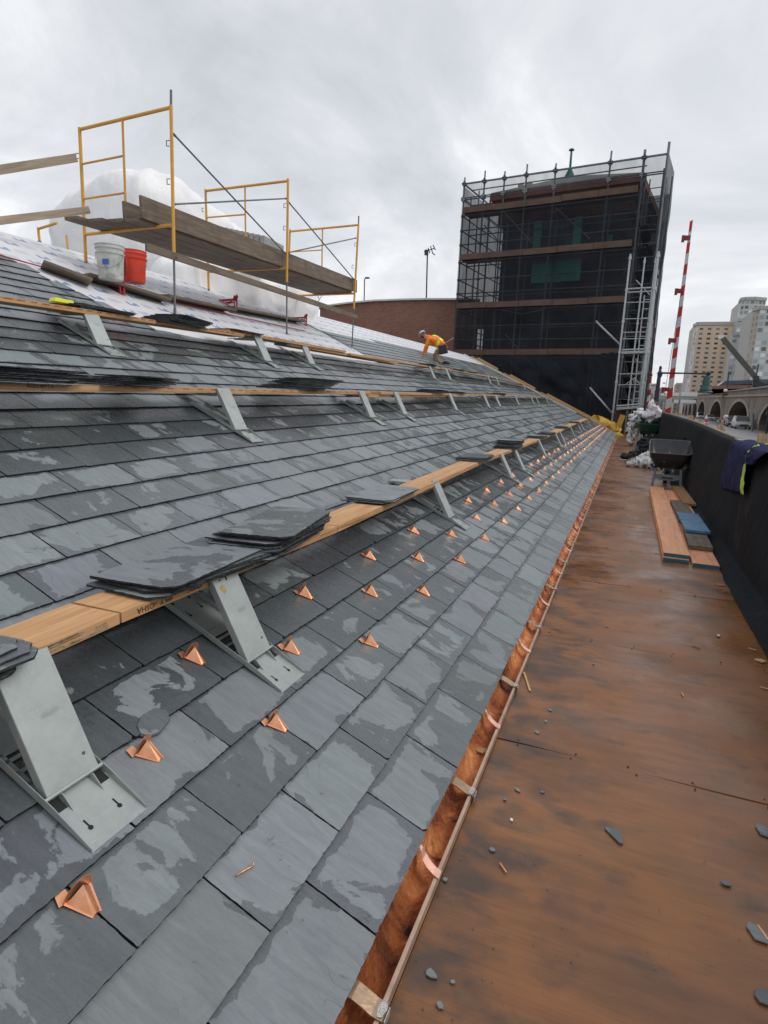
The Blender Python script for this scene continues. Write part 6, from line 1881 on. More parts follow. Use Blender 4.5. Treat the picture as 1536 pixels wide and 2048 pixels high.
    mb = MB(); mb.lathe([(0.137, 0.025), (0.139, 0.045), (0.134, 0.062), (0.130, 0.06)], 24, HM, cap=False); mb.build('helmet_band', BLK, root, smooth=True)
    mb = MB(); mb.prism([HM @ Vector(p) for p in ((0.11, -0.08, 0.02), (0.19, -0.04, 0.015), (0.20, 0.0, 0.015), (0.19, 0.04, 0.015), (0.11, 0.08, 0.02))], zx * 0.008); mb.build('helmet_peak', simple('helmet_grey2', (0.45, 0.47, 0.46), 0.35), root)
    face_ = head - o0 + xx * 0.085 - zx * 0.03
    mb = MB(); mb.lathe([(0.018, 0), (0.012, 0.02), (0.0, 0.035)], 8, frame(face_, yx, zx, xx), cap=False); mb.build('nose', SKIN, root, smooth=True)
    for s_ in (-1, 1):
        mb = MB(); mb.lathe([(0.012, 0.0), (0.008, 0.008), (0, 0.01)], 8, frame(face_ + yx * s_ * 0.035 + zx * 0.035 + xx * 0.004, yx, zx, xx), cap=False); mb.build('eye', BLK, root)
        mb = MB(); mb.lathe([(0.025, -0.006), (0.025, 0.006), (0.01, 0.012)], 10, frame(head - o0 + yx * s_ * 0.098 - zx * 0.01, xx, zx, yx)); mb.build('ear', SKIN, root, smooth=True)
    # beard, belt, pouch, boots
    mb = MB(); mb.lathe([(0.06, -0.02), (0.065, 0.02), (0.03, 0.06)], 12, frame(head - o0 + xx * 0.04 - zx * 0.055, yx, xx, -zx)); mb.build('beard', simple('dark_hair', (0.03, 0.02, 0.015), 0.9), root, smooth=True)
    mb = MB(); pc = J(886, 699, -0.34) - o0
    mb.box(pc, (0.34, 0.13, 0.34), Matrix.Rotation(R(-12), 3, 'Y')); mb.build('tool_pouch', BLK, root, bevel=0.03)
    for d_ in (-0.17, 0.2):
        a = J(886, 725.5, d_) - o0; mb = MB(); mb.tube([a, a + Vector((0.12, 0, 0.0)), a + Vector((0.26, 0, -0.03))], [0.055, 0.06, 0.045], 10); mb.build('boot', BLK, root, smooth=True)
    w_ = MB(); p0, p1 = J(886, 689, -0.3), J(907, 676, -0.3); w_.bar(p0 - (p0 + p1) / 2, p1 - (p0 + p1) / 2, 0.06, 0.03)
    o = w_.build('wooden_batten', PALEWOOD); o.location = (p0 + p1) / 2; tag(o, 'pale wooden batten tucked in the belt of the kneeling person', 'batten')
roofer()

# ================================================================ road, bridge, traffic and city to the right
def asphalt():
    M = Mat('wet_asphalt'); P = M.pos()
    c = M.ramp(M.noise(P, 0.35, 5, 0.6), (0.3, (0.16, 0.16, 0.165)), (0.7, (0.23, 0.23, 0.235)))
    c = M.mix(M.ramp(M.noise(M.map(P, scale=(3, 0.12, 1)), 0.8, 4), (0.5, 0.0), (0.7, 0.4)), c, (0.12, 0.12, 0.125))
    return M.set(c, M.ramp(M.noise(P, 0.6, 4), (0.3, 0.3), (0.7, 0.5)), 0, M.bump(M.noise(P, 30, 3), 0.2, 0.01), 0.5)
ZR = -0.40
def rline(px0, px1, z=ZR): return on_z(*px0, z), on_z(*px1, z)
sheet('road', [(2.6, 3, ZR), (22, 3, ZR), (60, 460, ZR), (1.5, 460, ZR)], asphalt())
sheet('pavement', [(1.4, 2, ZR + 0.10), (2.5, 2, ZR + 0.10), (1.45, 300, ZR + 0.10), (1.0, 300, ZR + 0.10)], simple('pavement_grey', (0.22, 0.22, 0.21), 0.8, 0, 0.15, 1))
LNM = simple('road_paint', (0.60, 0.60, 0.58), 0.6, 0, 0.15, 2)
mb = MB()
for x in (5.2, 8.6):
    y = 8
    while y < 260:
        mb.add([(x, y, ZR + .006), (x + .14, y, ZR + .006), (x + .14, y + 3, ZR + .006), (x, y + 3, ZR + .006)], [(0, 1, 2, 3)]); y += 9
mb.add([(3.0, 5, ZR + .006), (3.12, 5, ZR + .006), (3.12, 280, ZR + .006), (3.0, 280, ZR + .006)], [(0, 1, 2, 3)])
tag(mb.build('road_markings', LNM), kind='structure')
# railings between road and works
def fence_run(name, label, p0, p1, h, n, mat, group=None):
    root = thing(name, label, 'railing', p0, group=group)
    p0, p1 = Vector(p0), Vector(p1); o0 = p0
    for k in range(n + 1):
        q = p0.lerp(p1, k / n); mb = MB(); mb.tube([q - o0, q - o0 + Vector((0, 0, h))], 0.03, 6); mb.build('post', mat, root)
    for f in (0.98, 0.55):
        mb = MB(); mb.tube([Vector((0, 0, h * f)), p1 - o0 + Vector((0, 0, h * f))], 0.025, 6); mb.build('rail', mat, root)
fence_run('railing', 'thin dark steel railing between the parapet and the road', (2.7, 8, ZR), (2.9, 60, ZR), 1.25, 18, DARKM)
jb = MB(); 
bp_ = [on_z(x, y, ZR) for x, y in ((1536, 866), (1500, 862), (1470, 855), (1440, 845))]
b0, b1 = Vector((18.3, 75, ZR)), Vector((24.5, 260, ZR))
for k in range(26):
    a, b = b0.lerp(b1, k / 26), b0.lerp(b1, (k + 1) / 26) - Vector((0, .15, 0))
    d = (b - a).normalized(); nx = Vector((d.y, -d.x, 0))
    pr = [(-0.35, 0), (-0.3, 0.2), (-0.12, 0.45), (-0.09, 1.0), (0.09, 1.0), (0.12, 0.45), (0.3, 0.2), (0.35, 0)]
    jb.prism([a - b0 + nx * x + Vector((0, 0, z)) for x, z in pr], b - a)
o = jb.build('road_barrier', simple('dark_concrete', (0.15, 0.145, 0.135), 0.9, 0, 0.25, 0.6)); o.location = b0; tag(o, 'long low concrete barrier at the foot of the arched viaduct', 'barrier')
mb = MB(); mb.add([(6.2, 14, ZR + .02), (9, 30, ZR + .02), (15.6, 62, ZR + .02), (14.4, 75, ZR + .02), (12, 50, ZR + .02), (7.2, 26, ZR + .02)], [(0, 1, 2, 3, 4, 5)])
# ---- viaduct
VP0 = on_z(1560, 874, ZR) ; 
Va = on_z(1536, 864.5, ZR); Vd = Vector((7.0, 157, 0)).normalized()
VN = Vector((-Vd.y, Vd.x, 0)); 
if VN.x > 0: VN = -VN
def via(px, py): return on_plane(px, py, Va, VN)
via_m = simple('viaduct_masonry', (0.20, 0.155, 0.125), 0.9, 0, 0.28, 0.35, 0.2, 2)
via_s = simple('arch_stone', (0.30, 0.27, 0.235), 0.9, 0, 0.2, 0.8)
vd = thing('viaduct', 'brown stone viaduct with round arches along the far side of the road', 'bridge', (Va.x, Va.y, ZR))
VM = vd.matrix_world.inverted()
def vp_(mb, name, mat, **kw):
    mb.v = [VM @ v for v in mb.v]; return mb.build(name, mat, vd, **kw)
def tv(px, py): 
    p = via(px, py); return (p - Va).dot(Vd), p.z
_ta, _za = tv(1536, 775); _tb, _zb = tv(1395, 790)
def zt(t): return _za + (_zb - _za) * (t - _ta) / (_tb - _ta)
zt_ = _za
arcs = []
for (xl, xr, yt) in ((1395, 1409, 803), (1420, 1442.5, 803), (1457, 1497, 803), (1522, 1580, 806)):
    t1, t0 = tv(xl, 826)[0], tv(xr, 826)[0]; arcs.append((t0, t1, tv((xl + xr) / 2, yt)[1]))
print('VIA', Va, zt_, arcs)
def VPt(t, z, d=0.0): return Vector((Va.x, Va.y, 0)) + Vd * t + VN * d + Vector((0, 0, z))
arcs.sort()
ts = -60
w0 = arcs[1][1] - arcs[1][0]
pitch = arcs[2][0] - arcs[1][0]
arcs = arcs + [(arcs[-1][0] + pitch * k, arcs[-1][0] + pitch * k + w0 * 0.95, arcs[-1][2]) for k in range(1, 9)]
tl = -70
for i, (t0, t1, za) in enumerate(arcs):
    # spandrel: panel from previous edge to this arch's far side with a round-headed opening
    tm = (t0 + t1) / 2; hw = (t1 - t0) / 2; zs_ = max(ZR + 0.8, za - hw * 0.95)
    arc_pts = [(t0, ZR - .3)] + [(tm - hw * math.cos(math.pi * k / 14), zs_ + (za - zs_) * math.sin(math.pi * k / 14)) for k in range(15)] + [(t1, ZR - .3)]
    nxt = arcs[i + 1][0] if i + 1 < len(arcs) else t1 + 10
    tr_ = t1 + (nxt - t1) / 2
    mb = MB()
    left = [(tl, ZR - .3), (tl, zt_)]
    # build strips above the arch
    cols_ = [(tl, ZR - .3)] + arc_pts + [(tr_, ZR - .3)]
    for a, b in zip(cols_, cols_[1:]):
        if abs(b[0] - a[0]) < 1e-6: continue
        for d0 in (0.0,):
            mb.add([VPt(a[0], a[1]), VPt(b[0], b[1]), VPt(b[0], zt(b[0])), VPt(a[0], zt(a[0]))], [(0, 1, 2, 3)])
    for a, b in zip(arc_pts, arc_pts[1:]):
        mb.add([VPt(a[0], a[1]), VPt(b[0], b[1]), VPt(b[0], b[1], -5), VPt(a[0], a[1], -5)], [(0, 1, 2, 3)])
    vp_(mb, 'arch_bay', via_m)
    mb = MB()
    for a, b in zip(arc_pts[1:-1], arc_pts[2:-1]):
        ca = Vector((a[0] - tm, a[1] - zs_)); cb2 = Vector((b[0] - tm, b[1] - zs_)); k = 1.14
        mb.add([VPt(a[0], a[1], .06), VPt(b[0], b[1], .06), VPt(tm + cb2.x * k, zs_ + cb2.y * k + .05, .06), VPt(tm + ca.x * k, zs_ + ca.y * k + .05, .06)], [(0, 1, 2, 3)])
    vp_(mb, 'arch_ring', via_s)
    tl = tr_
mb = MB(); mb.bar(VPt(-70, zt(-70) - 0.95, 0.1), VPt(tl, zt(tl) - 0.95, .1), 0.25, 0.28); mb.bar(VPt(-70, zt(-70) + .08, 0.0), VPt(tl, zt(tl) + .08, 0), 0.6, 0.2); vp_(mb, 'string_course', via_s)
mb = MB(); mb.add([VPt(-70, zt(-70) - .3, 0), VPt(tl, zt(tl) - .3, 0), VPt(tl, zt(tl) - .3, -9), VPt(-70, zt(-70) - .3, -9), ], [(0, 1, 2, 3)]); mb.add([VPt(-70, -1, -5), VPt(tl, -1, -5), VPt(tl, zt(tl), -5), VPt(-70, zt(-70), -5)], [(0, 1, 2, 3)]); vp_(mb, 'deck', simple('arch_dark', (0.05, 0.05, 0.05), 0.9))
# red band and dark canopy above the viaduct (station building)
def slab_px(name, label, cat, pts, Y, mat, th=4.0, group=None):
    P_ = [on_y(x, y, Y) for x, y in pts]; c = P_[0].copy(); mb = MB(); mb.prism([p - c for p in P_], (0, th, 0)); o = mb.build(name, mat); o.location = c; return tag(o, label, cat, group)
st = thing('station_building', 'low red brick and dark glass station building above the viaduct', 'building', on_y(1425, 790, 150))
def stp(pts, mat, name, th=6):
    o = slab_px(name, None, None, pts, 150, mat, th); o.location = o.location - st.matrix_world.translation; o.parent = st
stp([(1424, 788), (1424, 772), (1500, 768), (1548, 768), (1548, 788)], simple('station_brick', (0.27, 0.13, 0.11), 0.9, 0, 0.15, 0.3), 'wall')
stp([(1438, 771), (1450, 762), (1548, 758), (1548, 770), (1500, 770)], simple('station_glass', (0.05, 0.07, 0.10), 0.25, 0, 0.3, 0.2), 'canopy')
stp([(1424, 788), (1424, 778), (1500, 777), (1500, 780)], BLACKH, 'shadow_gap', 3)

# ---- apartment blocks
def facade_mat(name, base, glass, fw, fh, wx=(0.25, 0.75), wy=(0.25, 0.75), var=0.5, dark=0.5):
    M = Mat(name); uv = M.sep(M.coord('UV'))
    cx_, cy_ = M.math('DIVIDE', uv[0], fw), M.math('DIVIDE', uv[1], fh)
    fx, fy = M.math('FRACT', cx_), M.math('FRACT', cy_)
    def band(v, a, b): return M.math('MULTIPLY', M.math('GREATER_THAN', v, a), M.math('LESS_THAN', v, b))
    win = M.math('MULTIPLY', band(fx, *wx), band(fy, *wy))
    cell = M.n('ShaderNodeCombineXYZ'); M.L(M.math('FLOOR', cx_), cell.inputs[0]); M.L(M.math('FLOOR', cy_), cell.inputs[1])
    wn = M.n('ShaderNodeTexWhiteNoise'); M.L(cell.outputs[0], wn.inputs['Vector'])
    colr = M.n('ShaderNodeCombineXYZ'); M.L(M.math('FLOOR', cx_), colr.inputs[0])
    wn2 = M.n('ShaderNodeTexWhiteNoise'); M.L(colr.outputs[0], wn2.inputs['Vector'])
    g = M.ramp(wn.outputs['Value'], (0.0, tuple(x * 0.25 for x in glass)), (dark, tuple(x * 0.5 for x in glass)), (1.0, tuple(min(1, x * 1.9) for x in glass)))
    bs = M.mix(wn2.outputs['Value'], base, tuple(x * (1 - var * 0.35) for x in base))
    slab = M.math('LESS_THAN', fy, 0.07)
    bs = M.mix(M.math('MULTIPLY', slab, 0.5), bs, (0.55, 0.53, 0.50))
    return M.set(M.mix(win, bs, g), M.math('SUBTRACT', 0.8, M.math('MULTIPLY', win, 0.45)))
def tower_block(name, label, corners, Y, Yd, mats, ztop_px=None, roofm=None, group=None):
    """corners: pixels of left, (front corners...), right along the top; each with its own depth"""
    P_ = [on_y(x, y, Y + dy) for x, y, dy in corners]; zt = sum(p.z for p in P_) / len(P_)
    c = Vector((P_[0].x, P_[0].y, ZR)); root = thing(name, label, 'building', c, group=group)
    for i, (a, b) in enumerate(zip(P_, P_[1:])):
        mb = MB(); L = math.hypot(b.x - a.x, b.y - a.y)
        mb.add([Vector((a.x, a.y, ZR - .5)) - c, Vector((b.x, b.y, ZR - .5)) - c, Vector((b.x, b.y, zt)) - c, Vector((a.x, a.y, zt)) - c], [(0, 1, 2, 3)])
        mb.uv += [0, 0, L, 0, L, zt, 0, zt]
        mb.build('facade', mats[i % len(mats)], root)
    back = [Vector((P_[-1].x, P_[-1].y + Yd, 0)), Vector((P_[0].x, P_[0].y + Yd, 0))]
    mb = MB(); ring = [Vector((p.x, p.y, zt)) - c for p in P_ + back]; mb.add(ring, [list(range(len(ring)))]); 
    mb.add([Vector((P_[-1].x, P_[-1].y, ZR)) - c, Vector((back[0].x, back[0].y, ZR)) - c, Vector((back[0].x, back[0].y, zt)) - c, Vector((P_[-1].x, P_[-1].y, zt)) - c], [(0, 1, 2, 3)])
    mb.add([Vector((P_[0].x, P_[0].y, ZR)) - c, Vector((back[1].x, back[1].y, ZR)) - c, Vector((back[1].x, back[1].y, zt)) - c, Vector((P_[0].x, P_[0].y, zt)) - c], [(3, 2, 1, 0)])
    mb.build('roof', roofm or simple('pale_roof', (0.45, 0.44, 0.42), 0.8), root)
    mb = MB()
    for a, b in zip(P_, P_[1:]): mb.bar(Vector((a.x, a.y, zt)) - c, Vector((b.x, b.y, zt)) - c, 1.2, 1.6)
    mb.build('cornice', bpy.data.materials.get('pale_roof') or roofm, root)
    return root
Fbe = facade_mat('beige_facade', (0.78, 0.60, 0.44), (0.12, 0.13, 0.15), 4.4, 2.75, (0.28, 0.72), (0.3, 0.72), 0.5, 0.45)
Fbe2 = facade_mat('pale_facade', (0.64, 0.58, 0.51), (0.36, 0.38, 0.41), 3.2, 2.75, (0.12, 0.88), (0.28, 0.78), 0.3, 0.3)
Fgl = facade_mat('glass_facade', (0.60, 0.60, 0.58), (0.40, 0.46, 0.48), 2.6, 2.75, (0.08, 0.80), (0.22, 0.86), 0.5, 0.35)
Fbr = facade_mat('tan_facade', (0.50, 0.42, 0.35), (0.22, 0.24, 0.27), 3.2, 2.75, (0.3, 0.62), (0.25, 0.8), 0.5, 0.6)
tower_block('apartment_block', 'broad beige apartment block with many small dark windows behind the lantern', [(1388, 650, 8), (1396, 649, 0), (1470, 648, 0), (1482, 650, 8)], 420, 30, [Fbe2, Fbe, Fbe2])
tower_block('apartment_block', 'pale upper storey set back on the beige apartment block', [(1393, 648, 14), (1398, 646.5, 12), (1460, 645.5, 12)], 420, 20, [Fbe2])
tower_block('apartment_tower', 'tall glass and stone tower with a curved top at the right edge', [(1476, 625, 24), (1483, 600, 14), (1492, 592, 12), (1512, 588, 12), (1534, 588, 16)], 400, 30, [Fgl])
tower_block('apartment_tower', 'stepped grey shoulder of the tall tower, left of its curved top', [(1474, 655, 8), (1478, 622, 8), (1500, 640, 4), (1520, 640, 4)], 396, 20, [Fgl])
tower_block('apartment_tower', 'brown and grey apartment tower cut off by the right picture edge', [(1506, 625, 6), (1520, 622, 0), (1560, 612, 0), (1600, 612, 10)], 330, 30, [Fbr, Fgl, Fbr])
tower_block('apartment_tower', 'lower grey glass wing beneath the tall curved tower', [(1466, 668, 0), (1500, 668, -2), (1518, 668, 0)], 380, 12, [Fgl, Fbe2])
for k, (x0, x1, y, Y, f, lab) in enumerate(((1372, 1398, 758, 500, Fbe2, 'small pale block left of the beige apartments'), (1352, 1376, 768, 560, Fbr, 'brown mid rise block left of the beige apartments, above the road sign'),
        (1368, 1388, 764, 520, Fbr, 'narrow dark block beside the foot of the beige apartments'), (1302, 1316, 769, 600, Fbe2, 'small pale block seen just left of the street lamp post'), (1316, 1330, 777, 640, Fbr, 'low distant block right of the lamp post'), (1330, 1356, 790, 620, Fbe2, 'lowest distant block above the sign gantry'))):
    tower_block('city_block', lab, [(x0, y, 0), (x1, y, 0)], Y, 20, [f])

# ---- raised barrier arms
RED = simple('barrier_red', (0.62, 0.02, 0.015), 0.45, 0, 0.1, 1)
def arm(label, a, b, Y, w0, w1, n, lamps, lampw):
    A, B = on_y(*a, Y), on_y(*b, Y)     # foot, tip
    root = thing('barrier_arm', label, 'barrier arm', A)
    for k in range(n):
        t0, t1 = k / n, (k + 1) / n
        p, q = A.lerp(B, t0) - A, A.lerp(B, t1) - A
        wa = w0 + (w1 - w0) * t0
        dvec = Vector((0.0, 0, wa * 0.7))
        mb = MB(); hw = Vector((wa / 2, 0, 0)); e_ = Vector((0, .05, 0)); sl = Vector((0, 0, wa * .8)) 
        z0 = -sl * 0.6 if k else Vector((0, 0, 0)); z1 = -sl * 0.6
        mb.prism([p - hw + z0, p + hw - z0 * 0.2, q + hw - z1 * 0.2, q - hw + z1], e_)
        mb.build('red_band' if k % 2 == 0 else 'white_band', RED if k % 2 == 0 else WHITEP, root)
    for (x, y) in lamps:
        c = on_y(x, y, Y) - A; mb = MB(); mb.box(c, (lampw, 0.25, lampw * .55)); mb.box(c + Vector((-lampw * .35, -.05, -lampw * .1)), (lampw * .35, 0.3, lampw * .8)); mb.build('warning_lamp', simple('lamp_red', (0.30, 0.02, 0.02), 0.4) if not bpy.data.materials.get('lamp_red') else bpy.data.materials['lamp_red'], root)
    mb = MB(); mb.tube([on_y(1329, 790, Y) - A if Y < 70 else Vector((0, 0, 0)), (on_y(1360, 600, Y) - A) if Y < 70 else B - A], 0.02, 5); mb.build('stay_wire', DARKM, root)
arm('tall red and white striped barrier arm standing raised beside the road', (1334, 834), (1383, 440), 58, 0.46, 0.20, 19, ((1372, 476), (1358, 582), (1345, 681), (1331, 779)), 0.62)
arm('farther raised striped barrier arm, mostly hidden beside the ladder tower', (1293, 838), (1309, 655), 88, 0.55, 0.25, 15, ((1300, 750), (1297, 783), (1294, 806)), 0.6)
# ---- street lamp with pendant lantern
YLp = 40
lpz = on_y(1309, 850, YLp); lamp = thing('street_lamp', 'dark street lamp with a long arm and green bell lantern over the road', 'street lamp', (lpz.x, YLp, ZR))
def lq(x, y): return on_y(x, y, YLp) - lamp.matrix_world.translation
LAMPM = simple('blue_black_paint', (0.022, 0.024, 0.045), 0.5, 0.1, 0.2, 2)
base_ = Vector((0, 0, 0)); topz = lq(1321, 736)
mb = MB(); mb.tube([(0, 0, 0), lq(1311, 810), lq(1319, 748), topz], [0.17, 0.14, 0.10, 0.06], 12); mb.build('pole', LAMPM, lamp, smooth=True)
mb = MB(); 
for z_, r_ in ((lq(1320, 747), 0.17), (lq(1319.5, 751), 0.14), (topz, 0.09)): mb.lathe([(r_ * .6, -0.12), (r_, 0), (r_ * .6, 0.12)], 12, Matrix.Translation(z_))
mb.build('finial', LAMPM, lamp, smooth=True)
mb = MB(); mb.tube([lq(1320, 746), lq(1370, 746.5), lq(1412, 747.5), lq(1420, 748)], [0.055, 0.045, 0.05, 0.06], 8); mb.lathe([(0.06, -.12), (0.16, 0), (0.06, 0.12)], 10, Matrix.Translation(lq(1417, 747))); mb.build('arm', LAMPM, lamp, smooth=True)
mb = MB(); a = lq(1415, 750); 
GL_ = simple('lantern_green', (0.03, 0.09, 0.08), 0.5, 0.1, 0.15, 2)
mb.lathe([(0.05, 0), (0.17, -0.10), (0.20, -0.25), (0.21, -0.55), (0.24, -0.70), (0.30, -0.80), (0.32, -0.86), (0.26, -0.88), (0.36, -0.93), (0.42, -0.98), (0.40, -1.03), (0.0, -1.03)], 20, Matrix.Translation(a) @ Matrix.Scale(0.98, 4)); mb.build('lantern', GL_, lamp, smooth=True, auto=35)
# ---- sign gantry
Yg = 165
gt = thing('sign_gantry', 'overhead gantry with blank white road signs above the distant traffic', 'sign gantry', on_y(1320, 795, Yg)); g0 = gt.matrix_world.translation.copy()
mb = MB(); mb.bar(on_y(1296, 795, Yg) - g0, on_y(1394, 795, Yg) - g0, 0.7, 0.7); mb.build('beam', simple('gantry_grey', (0.36, 0.37, 0.34), 0.6), gt)
for x0, x1, y0, y1 in ((1322, 1335, 785, 792), (1341, 1358, 785, 792), (1362, 1394, 784, 793), (1361, 1391, 799, 807), (1336, 1342, 799, 806), (1348, 1356, 799, 806), (1325, 1331, 765, 768)):
    mb = MB(); a, b = on_y(x0, y0, Yg) - g0, on_y(x1, y1, Yg) - g0
    mb.box(((a.x + b.x) / 2, -0.6, (a.z + b.z) / 2), (b.x - a.x, 0.1, a.z - b.z)); mb.build('sign_panel', WHITEP, gt)
for x in (1299, 1392):
    a = on_y(x, 790, Yg) - g0; mb = MB(); mb.tube([a, Vector((a.x, 0, ZR - g0.z))], 0.3, 8); mb.build('post', DARKM, gt)
# ---- road sign on the viaduct side, little lamps
rs_ = thing('road_sign', 'small pale road sign with a white panel standing in front of the arches', 'sign', on_z(1505, 862, ZR)); r0 = rs_.matrix_world.translation.copy(); Ys = r0.y
mb = MB(); mb.tube([(0, 0, 0), on_y(1507, 827, Ys) - r0], 0.10, 8); mb.build('post', GALV_D, rs_)
mb = MB(); a, b = on_y(1498, 817, Ys) - r0, on_y(1519, 823, Ys) - r0; mb.box(((a.x + b.x) / 2, 0, (a.z + b.z) / 2), (b.x - a.x, .08, a.z - b.z)); mb.build('upper_panel', simple('pale_sign', (0.42, 0.42, 0.38), 0.6), rs_)
mb = MB(); a, b = on_y(1503, 827, Ys) - r0, on_y(1512, 839, Ys) - r0; mb.box(((a.x + b.x) / 2, 0, (a.z + b.z) / 2), (b.x - a.x, .08, a.z - b.z)); mb.build('lower_panel', bpy.data.materials['pale_sign'], rs_)
# ---- drawbridge arm / derrick above the viaduct
Yc_ = 120
dk = thing('derrick_boom', 'long slanting dark derrick boom above the viaduct in front of the towers', 'boom', on_y(1518, 775, Yc_)); d0_ = dk.matrix_world.translation.copy()
mb = MB(); mb.bar(on_y(1445, 676, Yc_) - d0_, on_y(1513, 757, Yc_) - d0_, 0.75, 0.55, up=(0, 1, 0)); mb.build('boom', simple('olive_steel', (0.085, 0.09, 0.075), 0.6), dk)
mb = MB(); p = on_y(1443, 674, Yc_) - d0_; mb.box(p, (0.9, .5, .6)); mb.build('tip', WHITEP, dk)
mb = MB(); mb.bar(on_y(1512, 752, Yc_) - d0_, on_y(1511, 774, Yc_) - d0_, 0.9, 0.6, up=(0, 1, 0)); mb.tube([on_y(1512, 755, Yc_) - d0_, on_y(1517, 728, Yc_) - d0_], 0.12, 6); mb.build('mast', DARKM, dk)
mb = MB(); mb.box(on_y(1519, 770, Yc_) - d0_, (1.6, 1.2, 1.0), Matrix.Rotation(.5, 3, 'Y')); mb.build('winch_housing', DARKM, dk)
# masts on the viaduct
for x, yb, yt, lab in ((1454, 777, 748, 'slim dark mast standing on the viaduct left of the boom'), (1497, 777, 762, 'short dark mast standing on the viaduct under the boom')):
    o0 = on_y(x, yb, 118); mb = MB(); mb.tube([(0, 0, -1.2), on_y(x + (yb - yt) * .11, yt, 118) - o0], 0.12, 6); mb.lathe([(.25, -1.2), (.25, -.9)], 8); o = mb.build('mast', DARKM); o.location = o0; tag(o, lab, 'mast')

# ---- cars
GLASS = simple('car_glass', (0.03, 0.035, 0.04), 0.1); TYRE = BLACKH; LREDM = simple('tail_light', (0.5, 0.02, 0.02), 0.3); LW = simple('head_light', (0.75, 0.75, 0.72), 0.2)
def car(kind, label, paint, M_, group='cars on the road'):
    root = thing('car' if kind != 'suv' else 'sport_utility_car', label, 'car', M=M_, group=group)
    L, W_, H_ = {'sedan': (4.6, 1.8, 1.42), 'suv': (4.7, 1.9, 1.75), 'van': (5.0, 2.0, 2.0)}[kind]
    sd = [(-L / 2, 0.35), (-L / 2, 0.72), (-L / 2 + .9, 0.92), (-L / 2 + 1.3, 0.96), (L / 2 - .5, 0.98), (L / 2 - .05, 0.9), (L / 2, 0.4), (L / 2 - .1, 0.28), (-L / 2 + .1, .25)]
    if kind != 'sedan': sd = [(y, z * 1.12 if z > .6 else z) for y, z in sd]
    mb = MB(); mb.prism([(-W_ / 2, y, z) for y, z in sd], (W_, 0, 0)); mb.build('body', paint, root, bevel=0.07, seg=3, smooth=True, auto=50)
    zb = 0.95 if kind == 'sedan' else 1.06
    cab = {'sedan': [(-L / 2 + 1.25, zb), (-L / 2 + 1.95, H_), (L / 2 - 1.5, H_), (L / 2 - .6, zb)], 'suv': [(-L / 2 + 1.25, zb), (-L / 2 + 1.8, H_), (L / 2 - .45, H_), (L / 2 - .1, zb)], 'van': [(-L / 2 + .8, zb), (-L / 2 + 1.5, H_), (L / 2 - .15, H_), (L / 2 - .02, zb)]}[kind]
    def cabin(w_, g=0.0):
        vs = [(-w_ / 2 * (0.86 if z > 1.2 else 1), y, z) for y, z in cab] + [(w_ / 2 * (0.86 if z > 1.2 else 1), y, z) for y, z in cab]
        return MB().add(vs, [(3, 2, 1, 0), (4, 5, 6, 7), (0, 1, 5, 4), (1, 2, 6, 5), (2, 3, 7, 6)])
    cabin(W_ - .08).build('windows', GLASS, root, bevel=0.04)
    mb = MB(); mb.box((0, (cab[1][0] + cab[2][0]) / 2, H_ + .005), ((W_ - .08) * .87, cab[2][0] - cab[1][0] + .1, 0.06)); 
    for sx in (-1, 1):
        for k in (0, 3):
            a, b = cab[k], cab[1 if k == 0 else 2]; mb.bar((sx * (W_ / 2 - .04), a[0], a[1]), (sx * (W_ / 2 - .04) * .87, b[0], b[1]), .07, .07)
        mb.bar((sx * (W_ / 2 - .05), .1, zb), (sx * (W_ / 2 - .05) * .87, .1, H_), .06, .06)
    mb.build('roof', paint, root, bevel=0.02)
    for sx in (-1, 1):
        for y in (-L / 2 + .85, L / 2 - .9):
            wb = MB(); wb.lathe([(0.2, -0.11), (0.32, -0.11), (0.34, -.06), (0.34, .06), (0.32, 0.11), (0.2, .11)], 18, Matrix.Translation((sx * (W_ / 2 - .1), y, .34)) @ Matrix.Rotation(R(90), 4, 'Y')); wb.build('wheel', TYRE, root, smooth=True, auto=40)
        mb = MB(); mb.box((sx * (W_ / 2 - .25), -L / 2 - .01, .68), (.36, .06, .16)); mb.build('headlight', LW, root)
        mb = MB(); mb.box((sx * (W_ / 2 - .2), L / 2 - .01, .78), (.3, .08, .2)); mb.build('tail_light', LREDM, root)
    mb = MB(); mb.box((0, -L / 2 - .012, .5), (1.0, .04, .18)); mb.build('grille', BLACKH, root)
    return root
CW = simple('white_car_paint', (0.62, 0.63, 0.64), 0.25, 0, .05); CS = simple('silver_car_paint', (0.40, 0.41, 0.42), 0.28, .3, .05); CB = simple('dark_car_paint', (0.035, 0.038, 0.045), 0.25, 0, .1); CR = simple('red_car_paint', (0.45, 0.015, 0.02), 0.3, 0, .1)
def at_road(px, py, ang=0.0):
    p = on_z(px, py, ZR + .006); return Matrix.Translation(p) @ Matrix.Rotation(ang, 4, 'Z')
cars = [('van', 'white van coming this way, left of the white sedan', CW, (1400, 837)), ('sedan', 'white sedan in front of the second arch', CW, (1419, 841)),
        ('suv', 'dark car partly behind the silver car on the right', CB, (1464, 853)), ('suv', 'silver car on the right in front of the large arch', CS, (1481, 857.5)), ('van', 'white van behind the dark and silver cars', CW, (1484, 846)),
        ('sedan', 'grey sedan in the distance above the small timber post', CS, (1352, 829)), ('suv', 'white car in the distance right of the barrier arm', CW, (1370, 828)),
        ('sedan', 'dark sedan in the distance left of the white van', CB, (1384, 831)), ('suv', 'dark distant car below the sign gantry', CB, (1378, 828.5)), ('sedan', 'silver distant car right beside the striped arm', CS, (1362, 826.5)), ('sedan', 'red distant car between lamp post and striped arm', CR, (1322, 829.5)),
        ('suv', 'white distant car between lamp post and ladder tower', CW, (1301, 831.5)), ('van', 'pale distant van just right of the lamp post', CW, (1316, 827))]
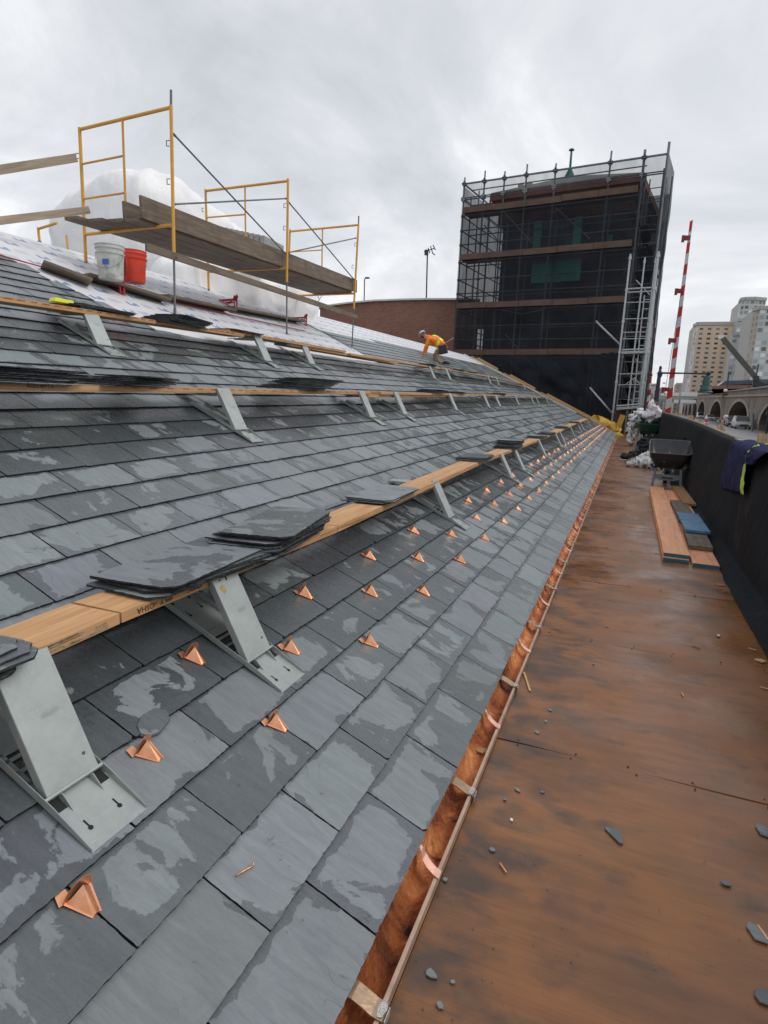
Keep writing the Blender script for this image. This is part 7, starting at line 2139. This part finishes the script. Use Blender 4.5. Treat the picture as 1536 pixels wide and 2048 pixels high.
for kind, lab, pt, (x, y) in cars:
    car(kind, lab, pt, at_road(x, y, r.uniform(-.03, .03)))
# motor scooter-like red machine and marker on the near lane
p = on_z(1411, 853, ZR); cn = thing('traffic_drum', 'red traffic marker standing on the road left of the parked cars', 'traffic marker', p)
mb = MB(); mb.lathe([(0.35, 0.0), (0.33, .08), (0.24, 0.1), (0.20, .9), (.14, 1.0), (0, 1.0)], 16); mb.build('drum', RED, cn, smooth=True, auto=40)
mb = MB(); mb.lathe([(0.226, 0.45), (0.218, 0.65)], 16); mb.build('white_band', WHITEP, cn)
p = on_z(1443, 853, ZR); cn = thing('road_barricade', 'small red and white barricade left of the dark car', 'barricade', p)
for k in range(5): mb = MB(); mb.box((-.6 + .3 * k, 0, .8), (.3, .05, .35)); mb.build('stripe', RED if k % 2 else WHITEP, cn)
for sx in (-.6, .6): mb = MB(); mb.bar((sx, 0, 0), (sx, 0, 1), .08, .08); mb.build('leg', GALV_D, cn)
# figures and little things at the bridge end
for k, (x, y, lab, mt) in enumerate(((1536, 862, 'dark figure-like signal post at the right picture edge', DARKM),)):
    p = on_z(x - 4, y + 6, ZR); sg = thing('signal_post', 'dark signal post with a white lamp at the right picture edge', 'signal', p)
    mb = MB(); mb.tube([(0, 0, 0), (0, 0, 2.2)], .1, 8); mb.build('post', DARKM, sg); mb = MB(); mb.box((0, 0, 2.3), (.5, .3, .5)); mb.build('lamp_housing', DARKM, sg); mb = MB(); mb.lathe([(.16, 0), (.1, .05)], 10, Matrix.Translation((0, -.16, 2.4)) @ Matrix.Rotation(R(90), 4, 'X')); mb.build('lens', WHITEP, sg)
for k, (x, y) in enumerate(((1452, 834), (1451, 781))):
    p = on_y(x, y, 118 if k else 92); 
    mb = MB(); mb.lathe([(0, -.3), (.25, -.2), (.3, 0), (.25, .2), (0, .3)], 12, cap=False)
    o = mb.build('globe_lamp', WHITEP, smooth=True); o.location = p; tag(o, ('white globe lamp in front of the viaduct pier', 'white globe lamp on the viaduct parapet')[k], 'lamp')
    if k == 0:
        pass
# bridge gatehouse and ramp seen between tower and lamp
slab_px('bridge_house', 'low brownish bridge house beyond the ladder tower', 'building', [(1288, 842), (1288, 786), (1306, 786), (1306, 842)], 130, simple('bridge_house_wall', (0.30, 0.25, 0.23), 0.8, 0, .2, .3), 5)
slab_px('footbridge', 'distant grey bridge deck crossing behind the sign gantry', 'bridge', [(1296, 803), (1296, 797), (1392, 799), (1392, 806)], 230, simple('footbridge_grey', (0.24, 0.24, 0.23), 0.8), 4)
tag(bpy.data.objects['walkway'], None)
